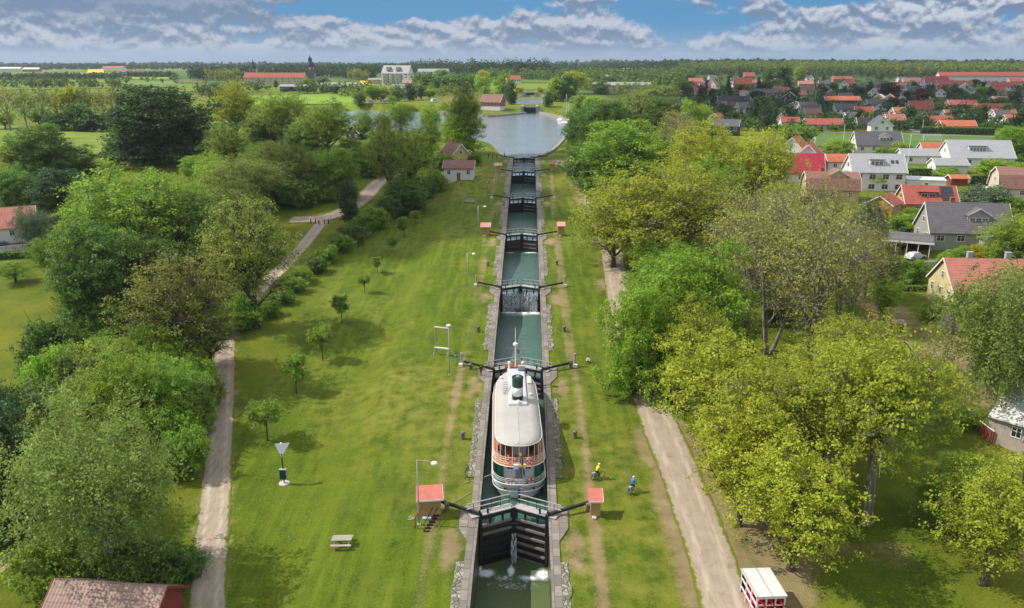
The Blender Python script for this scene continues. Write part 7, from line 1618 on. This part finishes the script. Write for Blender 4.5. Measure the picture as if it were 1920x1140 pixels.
# goals, wind turbines, sailboats, caravans, cars
def goal(px, py, label, rz=0):
    r = thing('football_goal', label, 'goal', at(px, py), rz, 'goals on the playing field'); mb = MB()
    for x in (-3.6, 3.6): mb.tube([(x, 0, 0), (x, 0, 2.4)], 0.09, 6); mb.tube([(x, 0, 2.4), (x, 1.0, 2.4), (x, 2.0, 0)], 0.05, 5)
    mb.tube([(-3.6, 0, 2.4), (3.6, 0, 2.4)], 0.09, 6); mb.build('frame', WHITEP, r); mb = MB()
    for i in range(19): x = -3.6 + i * .4; mb.tube([(x, .05, 2.36), (x, 1.0, 2.36), (x, 2, 0.05)], 0.018, 3)
    for z, y in ((0.5, 1.75), (1, 1.5), (1.5, 1.3), (2, 1.1)): mb.tube([(-3.6, y, z), (3.6, y, z)], 0.018, 3)
    mb.build('net', WHITEP, r)
goal(1748, 265, 'white football goal at the far side of the playing field'); goal(1528, 270, 'football goal at the left end of the playing field', 1.2)
for px, py, tp, lb in [(275, 126, 110, 'left one of the three far wind turbines'), (345, 126, 111, 'middle one of the three far wind turbines'), (414, 127, 115, 'right one of the three far wind turbines')]:
    d = ray(px, py); d = d / math.hypot(d[0], d[1]); x, y = CAM[0] + d[0] * 6000, CAM[1] + d[1] * 6000; p = Vector((x, y, gz(x, y))); h = height_at(p, px, tp); r = thing('wind_turbine', lb, 'wind turbine', p, 0, 'wind turbines on the horizon'); hub = h * .72
    mb = MB(); mb.tube([(0, 0, -5), (0, 0, hub)], [2.2, 1.3], 8); mb.build('tower', WHITEP, r); mb = MB(); mb.box((0, 0, hub), (3, 7, 3)); mb.build('nacelle', WHITEP, r)
    for i in range(3):
        a_ = 0.35 + i * 2.094 + px * .01; mb = MB(); mb.tube([(0, -4, hub), (math.sin(a_) * h * .1, -4, hub + math.cos(a_) * h * .1), (math.sin(a_) * h * .3, -4, hub + math.cos(a_) * h * .3)], [1.0, 1.5, 0.5], 5); mb.build('blade', WHITEP, r)
def sailboat(px, py, top, L_, label, rz):
    c = at_z(px, py, BASIN_Z); r = thing('sailboat', label, 'sailboat', (c[0], c[1], BASIN_Z), rz, 'boats moored at the basin quay'); h = height_at(c, px, top); mb = MB(); n = 14; W2 = L_ * .16
    for i in range(n + 1):
        u = i / n; w = W2 * math.sin(math.pi * min(1, 0.18 + u * .82)) ** .6 * (1 if u < .97 else .2); x = (u - .5) * L_
        for k, z in ((0.75, -.3), (0.95, .3), (1, .9)): mb.v += [(x, -w * k, z), (x, w * k, z)]
    for i in range(n):
        a_ = i * 6
        for q in ((0, 2), (2, 4)): mb.f += [(a_ + q[0], a_ + q[0] + 6, a_ + q[1] + 6, a_ + q[1]), (a_ + q[0] + 1, a_ + q[1] + 1, a_ + q[1] + 7, a_ + q[0] + 7)]
        mb.f.append((a_ + 4, a_ + 10, a_ + 11, a_ + 5))
    mb.f += [(0, 2, 4, 5, 3, 1), tuple(n * 6 + q for q in (0, 1, 3, 5, 4, 2))]; mb.m = [0] * len(mb.f); mb.build('hull', WHITEP, r)
    mb = MB(); mb.prism([(-L_ * .25, -W2 * .55), (L_ * .2, -W2 * .45), (L_ * .25, 0), (L_ * .2, W2 * .45), (-L_ * .25, W2 * .55)], .9, 1.4); mb.build('cabin', BOATW, r)
    mb = MB(); mb.tube([(0.3, 0, 1.3), (0.3, 0, h)], [0.13, 0.08], 6); mb.bar((0.3, 0, 2.2), (-L_ * .4, 0, 2.1), .12); mb.tube([(L_ * .48, 0, 1), (0.3, 0, h * .97)], .035, 3); mb.tube([(-L_ * .48, 0, 1), (0.3, 0, h * .97)], .035, 3); mb.build('mast', WHITEP, r)
sailboat(1062, 232.5, 176, 11, 'white sailboat with the tall mast at the right quay of the basin', 2.5); sailboat(1066, 228, 196, 8, 'smaller masted white boat behind the tall masted one', 2.4); sailboat(1051, 226.5, 215, 6, 'small white boat left of the tall masted one', 2.3)
CARS = {}
def car(px, py, rz, col, label, group=None, scale=1.0, cat='car', name='parked_car'):
    p = at(px, py); r = thing(name, label, cat, p, rz, group); r.scale = (scale,) * 3; m = pm('car_' + str(col), col, 0.3, 0.05, spec=0.6)
    if cat == 'car':
        S = [(-2.1, .35, .8), (-2.05, .8, .82), (-1.7, .95, .85), (-1.2, 1.42, .68), (0.3, 1.45, .68), (1.0, .98, .82), (1.95, .78, .8), (2.1, .4, .78)]
    else: S = [(-2.6, .5, 1.05), (-2.75, 1.4, 1.08), (-2.4, 2.45, 1.0), (0, 2.55, 1.05), (2.2, 2.4, 1.0), (2.7, 1.3, 1.08), (2.5, .5, 1.05)]
    mb = MB(); n = len(S)
    for s in (-1, 1): mb.v += [(x, s * w, z) for x, z, w in S]
    mb.f = [tuple(range(n)), tuple(range(n, 2 * n))[::-1]] + [(i, n + i, n + (i + 1) % n, (i + 1) % n) for i in range(n)]; mb.m = [0] * len(mb.f); mb.build('body', m, r)
    mb = MB()
    if cat == 'car': mb.box((-.45, 0, 1.2), (1.3, 1.45, .32)); mb.bar((.36, 0, 1.4), (.98, 0, 1.02), 1.3, .06)
    else: mb.box((-.3, 0, 1.7), (3.0, 2.2, .6))
    mb.build('window', GLASS, r)
    for x in ((-1.3, 1.3) if cat == 'car' else (-.2,)):
        for s in (-1, 1): mb = MB(); mb.lathe([(.33, -.1), (.33, .1)], (0, 0, 0), 12); mb.v = [(x + v[0], s * (.78 if cat == 'car' else 1.02) + v[2], .33 + v[1]) for v in mb.v]; mb.build('wheel', BLACK, r)
car(1706, 242, 0.3, (0.02, 0.02, 0.025), 'black car on the town street right of the white gable'); car(1762, 330, 0.2, (0.25, 0.26, 0.27), 'grey car by the white outbuilding'); car(1751, 327, 0.2, (0.35, 0.3, 0.28), 'pale car left of the grey one by the outbuilding'); car(1774, 340, 0.1, (0.05, 0.055, 0.06), 'dark car on the side street before the outbuilding'); car(1654, 250, 1.5, (0.4, 0.03, 0.03), 'red car at the garage of the white gabled villa')
car(1716, 486, 0.4, (0.55, 0.56, 0.58), 'pale trailer like car under the carport mouth'); car(8, 466, 0.5, (0.01, 0.015, 0.05), 'dark blue car in front of the left house'); car(40, 466, 0.4, (0.08, 0.03, 0.03), 'dark red car in front of the left house')
for i, (px, py) in enumerate([(697, 194), (723, 194), (815, 192), (672, 196)]): car(px, py, 0.1 + .3 * i, (0.75, 0.75, 0.74), ['white caravan on the far bank of the basin, left of the middle', 'white caravan right of the other caravans', 'white caravan near the thin brownish tree', 'white caravan at the green field corner'][i], 'caravans on the far bank', 1.0, 'caravan', 'caravan')
# ---------------------------------------------------------------- people
SKIN = pm('skin', (0.55, 0.33, 0.24), 0.6, 0.1); HAIRM = pm('brown_hair', (0.06, 0.035, 0.02), 0.7)
def limb(mb, pts, rad, n=8): mb.tube(pts, rad, n)
def person(pos, rz, label, J, top, legs, hat=None, group=None, hold=None):
    """J: joints of one figure; grown as one skin, coloured by body region"""
    ed = [('pel', 'chest'), ('chest', 'neck'), ('neck', 'head')]
    for s in 'lr': ed += [('chest', 'sh' + s), ('sh' + s, 'el' + s), ('el' + s, 'ha' + s), ('ha' + s, 'fi' + s), ('pel', 'hi' + s), ('hi' + s, 'kn' + s), ('kn' + s, 'an' + s), ('an' + s, 'to' + s)]
    rad = dict(pel=.15, chest=.16, neck=.06, head=.105, sh=.075, el=.05, ha=.035, fi=.022, hi=.095, kn=.065, an=.045, to=.04)
    for s in 'lr':
        e, h = Vector(J['el' + s]), Vector(J['ha' + s]); J['fi' + s] = tuple(h + (h - e).normalized() * .12)
    ks = list(J); me = bpy.data.meshes.new('person'); me.from_pydata([J[k] for k in ks], [(ks.index(a), ks.index(b)) for a, b in ed], []); o = link('person', me, None, pos); o.rotation_euler = (0, 0, rz)
    o.modifiers.new('skin', 'SKIN'); sv = me.skin_vertices[0].data
    for i, k in enumerate(ks): q = rad.get(k, rad.get(k[:2], .05)); sv[i].radius = (q, q * (0.75 if k in ('pel', 'chest') else 1)); sv[i].use_root = (k == 'pel')
    sb = o.modifiers.new('sub', 'SUBSURF'); sb.levels = 1; sb.render_levels = 1
    bpy.context.view_layer.update(); dg = bpy.context.evaluated_depsgraph_get(); nm = bpy.data.meshes.new_from_object(o.evaluated_get(dg)); o.modifiers.clear(); o.data = nm
    nm.materials.clear(); [nm.materials.append(m_) for m_ in (SKIN, top, legs, BLACK)]
    seg = [(Vector(J[a]), Vector(J[b]), 0 if a in ('neck', 'hal', 'har') else 2 if (a[:2] in ('hi', 'kn') or b[:2] == 'hi') else 3 if a[:2] == 'an' else 1) for a, b in ed]
    for f in nm.polygons:
        c = f.center; best = min(seg, key=lambda s_: (c - (s_[0] + (s_[1] - s_[0]) * max(0, min(1, (c - s_[0]).dot(s_[1] - s_[0]) / max(1e-6, (s_[1] - s_[0]).length_squared))))).length); f.material_index = best[2]; f.use_smooth = True
    tag(o, label, 'person', group); h = Vector(J['head'])
    mb = MB(); mb.lathe([(.125, -.02), (.13, .05), (.1, .12), (.03, .15)], (h.x, h.y, h.z + .02), 12, sy=1.12); mb.build('hair' if hat is None else 'helmet', HAIRM if hat is None else hat, o, True); return o
def stand(stride=0.1, lean=0.0, arm=0.0):
    J = dict(pel=(0, 0, .95), chest=(0, lean, 1.32), neck=(0, lean * 1.2, 1.5), head=(0, lean * 1.2 + .03, 1.64))
    for s, k in ((-1, 'l'), (1, 'r')):
        J.update({'sh' + k: (s * .19, lean, 1.42), 'el' + k: (s * .26, lean + arm * .5, 1.15), 'ha' + k: (s * .25, lean + .12 + arm, .92 + arm * .4), 'hi' + k: (s * .1, 0, .88), 'kn' + k: (s * .11, s * stride * .6 + .03, .48), 'an' + k: (s * .11, s * stride, .08), 'to' + k: (s * .12, s * stride + .16, .04)})
    return J
def sit(z=.45, ground_sit=False):
    J = dict(pel=(0, 0, z + .12), chest=(0, -.03, z + .5), neck=(0, -.02, z + .68), head=(0, .02, z + .82))
    for s, k in ((-1, 'l'), (1, 'r')):
        kn = (s * .14, .42, z + (.28 if ground_sit else .1)); an = (s * .15, .62 if ground_sit else .45, .08)
        J.update({'sh' + k: (s * .19, -.02, z + .6), 'el' + k: (s * .25, .1, z + .35), 'ha' + k: (s * .14, .34, z + .24), 'hi' + k: (s * .1, .05, z + .1), 'kn' + k: kn, 'an' + k: an, 'to' + k: (s * .15, an[1] + .15, .05)})
    return J
BT = pm('blue_grey_shirt', (0.12, 0.2, 0.3), 0.8); LT = pm('light_trousers', (0.42, 0.38, 0.33), 0.8); BK = pm('black_clothes', (0.02, 0.02, 0.022), 0.8); YJ = pm('yellow_jacket', (0.75, 0.60, 0.01), 0.6); BJ = pm('blue_jacket', (0.02, 0.17, 0.48), 0.6); TEAL = pm('teal_shirt', (0.02, 0.28, 0.3), 0.8); WH = pm('white_helmet', (0.75, 0.75, 0.7), 0.4); MAR = pm('maroon_clothes', (0.25, 0.04, 0.05), 0.8); GY = pm('grey_clothes', (0.2, 0.2, 0.22), 0.8)
person(at(855, 684), R(-20), 'person in a blue grey top and pale trousers standing left of the beam end post', stand(.08, 0, .1), BT, LT)
person(at(902, 706), R(150), 'person in black standing on the edge of the left stone apron', stand(.05), BK, BK)
person(at(1103, 679), R(160), 'person in white and maroon sitting on the grass right of the beam end', sit(.02, True), WH, MAR)
q = at(1149, 727); person(q, R(60), 'person in a teal top sitting on a chair at the tree edge', sit(.45), TEAL, BK)
c = thing('folding_chair', 'dark folding chair under the person in teal', 'chair', q, R(60)); mb = MB(); mb.box((0, 0.1, .42), (.5, .5, .05)); mb.build('seat', BLACK, c); mb = MB(); mb.box((0, -.2, .75), (.5, .05, .55), rx=R(10)); mb.build('backrest', BLACK, c)
for a_ in (-.22, .22):
    for b_ in (-.12, .3): mb = MB(); mb.box((a_, b_, .2), (.05, .05, .4)); mb.build('leg', BLACK, c)
def bicycle(pos, rz, label):
    r = thing('bicycle', label, 'bicycle', pos, rz, 'touring bicycles on the right bank')
    for y in (-.52, .55):
        mb = MB(); mb.torus((0, y, .34), .33, .03, 'X', 22, 6); w = mb.build('wheel', BLACK, r, True); mb = MB()
        for i in range(6): a_ = i * math.pi / 6; mb.bar((0, y - .32 * math.cos(a_), .34 - .32 * math.sin(a_)), (0, y + .32 * math.cos(a_), .34 + .32 * math.sin(a_)), .012)
        mb.build('spokes', RAIL, w)
    mb = MB(); B, S_, H_, Rr_ = (0, -.05, .3), (0, -.22, .78), (0, .38, .85), (0, -.52, .34)
    for a_, b_ in ((B, S_), (B, H_), (S_, H_), (B, Rr_), (S_, Rr_), (H_, (0, .55, .34)), (H_, (0, .34, 1.0))): mb.tube([a_, b_], .022, 6)
    mb.build('frame', pm('bike_frame', (0.03, 0.06, 0.09), 0.35), r); mb = MB(); mb.box((0, -.24, .86), (.16, .26, .07)); mb.build('saddle', BLACK, r); mb = MB(); mb.tube([(-.28, .3, 1.02), (0, .36, 1.03), (.28, .3, 1.02)], .018, 6); mb.build('handlebar', BLACK, r)
    for s in (-1, 1): mb = MB(); mb.box((s * .17, -.55, .5), (.14, .34, .36)); mb.build('pannier', GY, r)
    mb = MB(); mb.box((0, -.52, .78), (.3, .36, .14)); mb.build('luggage', pm('luggage_grey', (.35, .34, .36), .8), r)
def ride():
    J = dict(pel=(0, -.24, .98), chest=(0, -.02, 1.34), neck=(0, .06, 1.5), head=(0, .13, 1.64))
    for s, k in ((-1, 'l'), (1, 'r')): J.update({'sh' + k: (s * .19, .0, 1.42), 'el' + k: (s * .28, .16, 1.2), 'ha' + k: (s * .26, .3, 1.07), 'hi' + k: (s * .1, -.2, .92), 'kn' + k: (s * .12, .12, .75 - s * .09), 'an' + k: (s * .12, -.05 + .03 * s, .32 - s * .15), 'to' + k: (s * .12, .12, .28 - s * .15)})
    return J
for px, py, rz, tp, lg, lb, bl in [(1121, 897, -62, YJ, BK, 'cyclist in a bright yellow jacket riding on the right bank', 'dark touring bicycle ridden by the cyclist in yellow'), (1186, 922, -38, BJ, BK, 'cyclist in a blue jacket and pale helmet riding toward the gravel road', 'dark touring bicycle ridden by the cyclist in blue')]:
    p = at(px, py); person(p, R(rz), lb, ride(), tp, lg, WH, 'cyclists on the right bank'); bicycle(p, R(rz), bl)
for i, (px, py) in enumerate([(916, 297), (924, 298), (931, 297), (946, 296), (1043, 214), (1050, 215)]):
    person(at(px, py), R(40 * i), ['far person at the left of the group by the top gate', 'far person second in the group by the top gate', 'far person third in the group by the top gate', 'far person closest to the top gate', 'far person left of the pair on the basin quay', 'far person right of the pair on the basin quay'][i], stand(.1), [BK, MAR, GY, BT, BK, GY][i], BK, group='small far people around the basin')
# mooring ropes of the boat
ROPE = pm('rope', (0.45, 0.38, 0.25), 0.9)
def rope(a, b, sag, label):
    a, b = Vector(a), Vector(b); mb = MB(); mb.tube([a.lerp(b, i / 8) - Vector((0, 0, sag * 4 * (i / 8) * (1 - i / 8))) for i in range(9)], 0.035, 5); tag(mb.build('mooring_rope', ROPE), label, 'rope', 'mooring ropes of the passenger boat')
rope((BX - BH + .1, 78.2, BW + 2.1), (-5.4, 76.2, float(coping(76)) + .1), .1, 'rope from the boat stern to the left coping'); rope((-4.6, 74.6, float(coping(74)) + .12), (-8.8, 70.2, gz(-8.8, 70.2) + .1), 0.02, 'rope across the grass to the left hut'); 
mb = MB(); mb.tube([(-5.35 + .1 * math.sin(i), 79.5 - i * .35, float(coping(79)) + .14) for i in range(10)], .06, 5); tag(mb.build('coiled_rope', BLACK), 'dark rope lying along the left coping beside the boat', 'rope')
# ---------------------------------------------------------------- the cumulus that shades the middle of the picture, far above the frame
def cumulus(name, label, region, alt, seed):
    """region: ground ellipses (x, y, rx, ry) that lie in this cloud's shade"""
    rs = np.random.RandomState(seed); V = []; F = []; k = 0
    import bmesh
    bm0 = bmesh.new(); bmesh.ops.create_icosphere(bm0, subdivisions=2, radius=1.0); bm0.verts.ensure_lookup_table(); U = np.array([tuple(v.co) for v in bm0.verts]); T = np.array([[v.index for v in f.verts] for f in bm0.faces]); bm0.free()
    off = Vector((SUN_H.x, SUN_H.y)) * (alt / math.tan(R(SUN_EL)))
    for x, y, rx, ry in region:
        for i in range(26):
            a, q = rs.rand() * 6.28, rs.rand() ** 0.5; s = 0.34 * min(rx, ry) * rs.uniform(0.6, 1.2); c = np.array([x + off.x + math.cos(a) * q * rx, y + off.y + math.sin(a) * q * ry, alt + rs.uniform(0, 0.5) * s])
            n = 1 + 0.18 * np.sin(U @ rs.normal(0, 3, (3, 3))).sum(1) / 2; V.append(c + U * n[:, None] * np.array([s, s, s * 0.75])); F.append(T + k); k += len(U)
    o = link(name, np_mesh(name, np.concatenate(V), np.concatenate(F), pm('cloud_white', (0.8, 0.8, 0.8), 1.0, 0.02, 0.01), True)); tag(o, label, 'cloud', kind='stuff')
cumulus('cloud', 'cumulus overhead whose shade lies across the upper locks', [(-14, 214, 28, 40), (20, 255, 22, 36), (-26, 176, 22, 20), (10, 196, 14, 22)], 620, 3)
cumulus('cloud', 'cumulus overhead whose shade lies across the villa town', [(330, 640, 150, 130), (190, 520, 90, 60), (520, 760, 130, 120)], 900, 4)
# ---------------------------------------------------------------- air
mb = MB(); z0, z1 = -14.0, 150.0; mb.box((0, 4200, (z0 + z1) / 2), (13200, 9000, z1 - z0)); hz_o = mb.build('haze', []); hz_o['kind'] = 'stuff'
m = bpy.data.materials.new('haze'); m.use_nodes = True; t = m.node_tree; t.nodes.remove(t.nodes['Principled BSDF'])
v = t.nodes.new('ShaderNodeVolumePrincipled'); v.inputs['Color'].default_value = (0.72, 0.84, 1.0, 1); v.inputs['Density'].default_value = 0.00007; v.inputs['Anisotropy'].default_value = 0.2
t.links.new(v.outputs[0], t.nodes['Material Output'].inputs['Volume']); hz_o.data.materials.append(m)
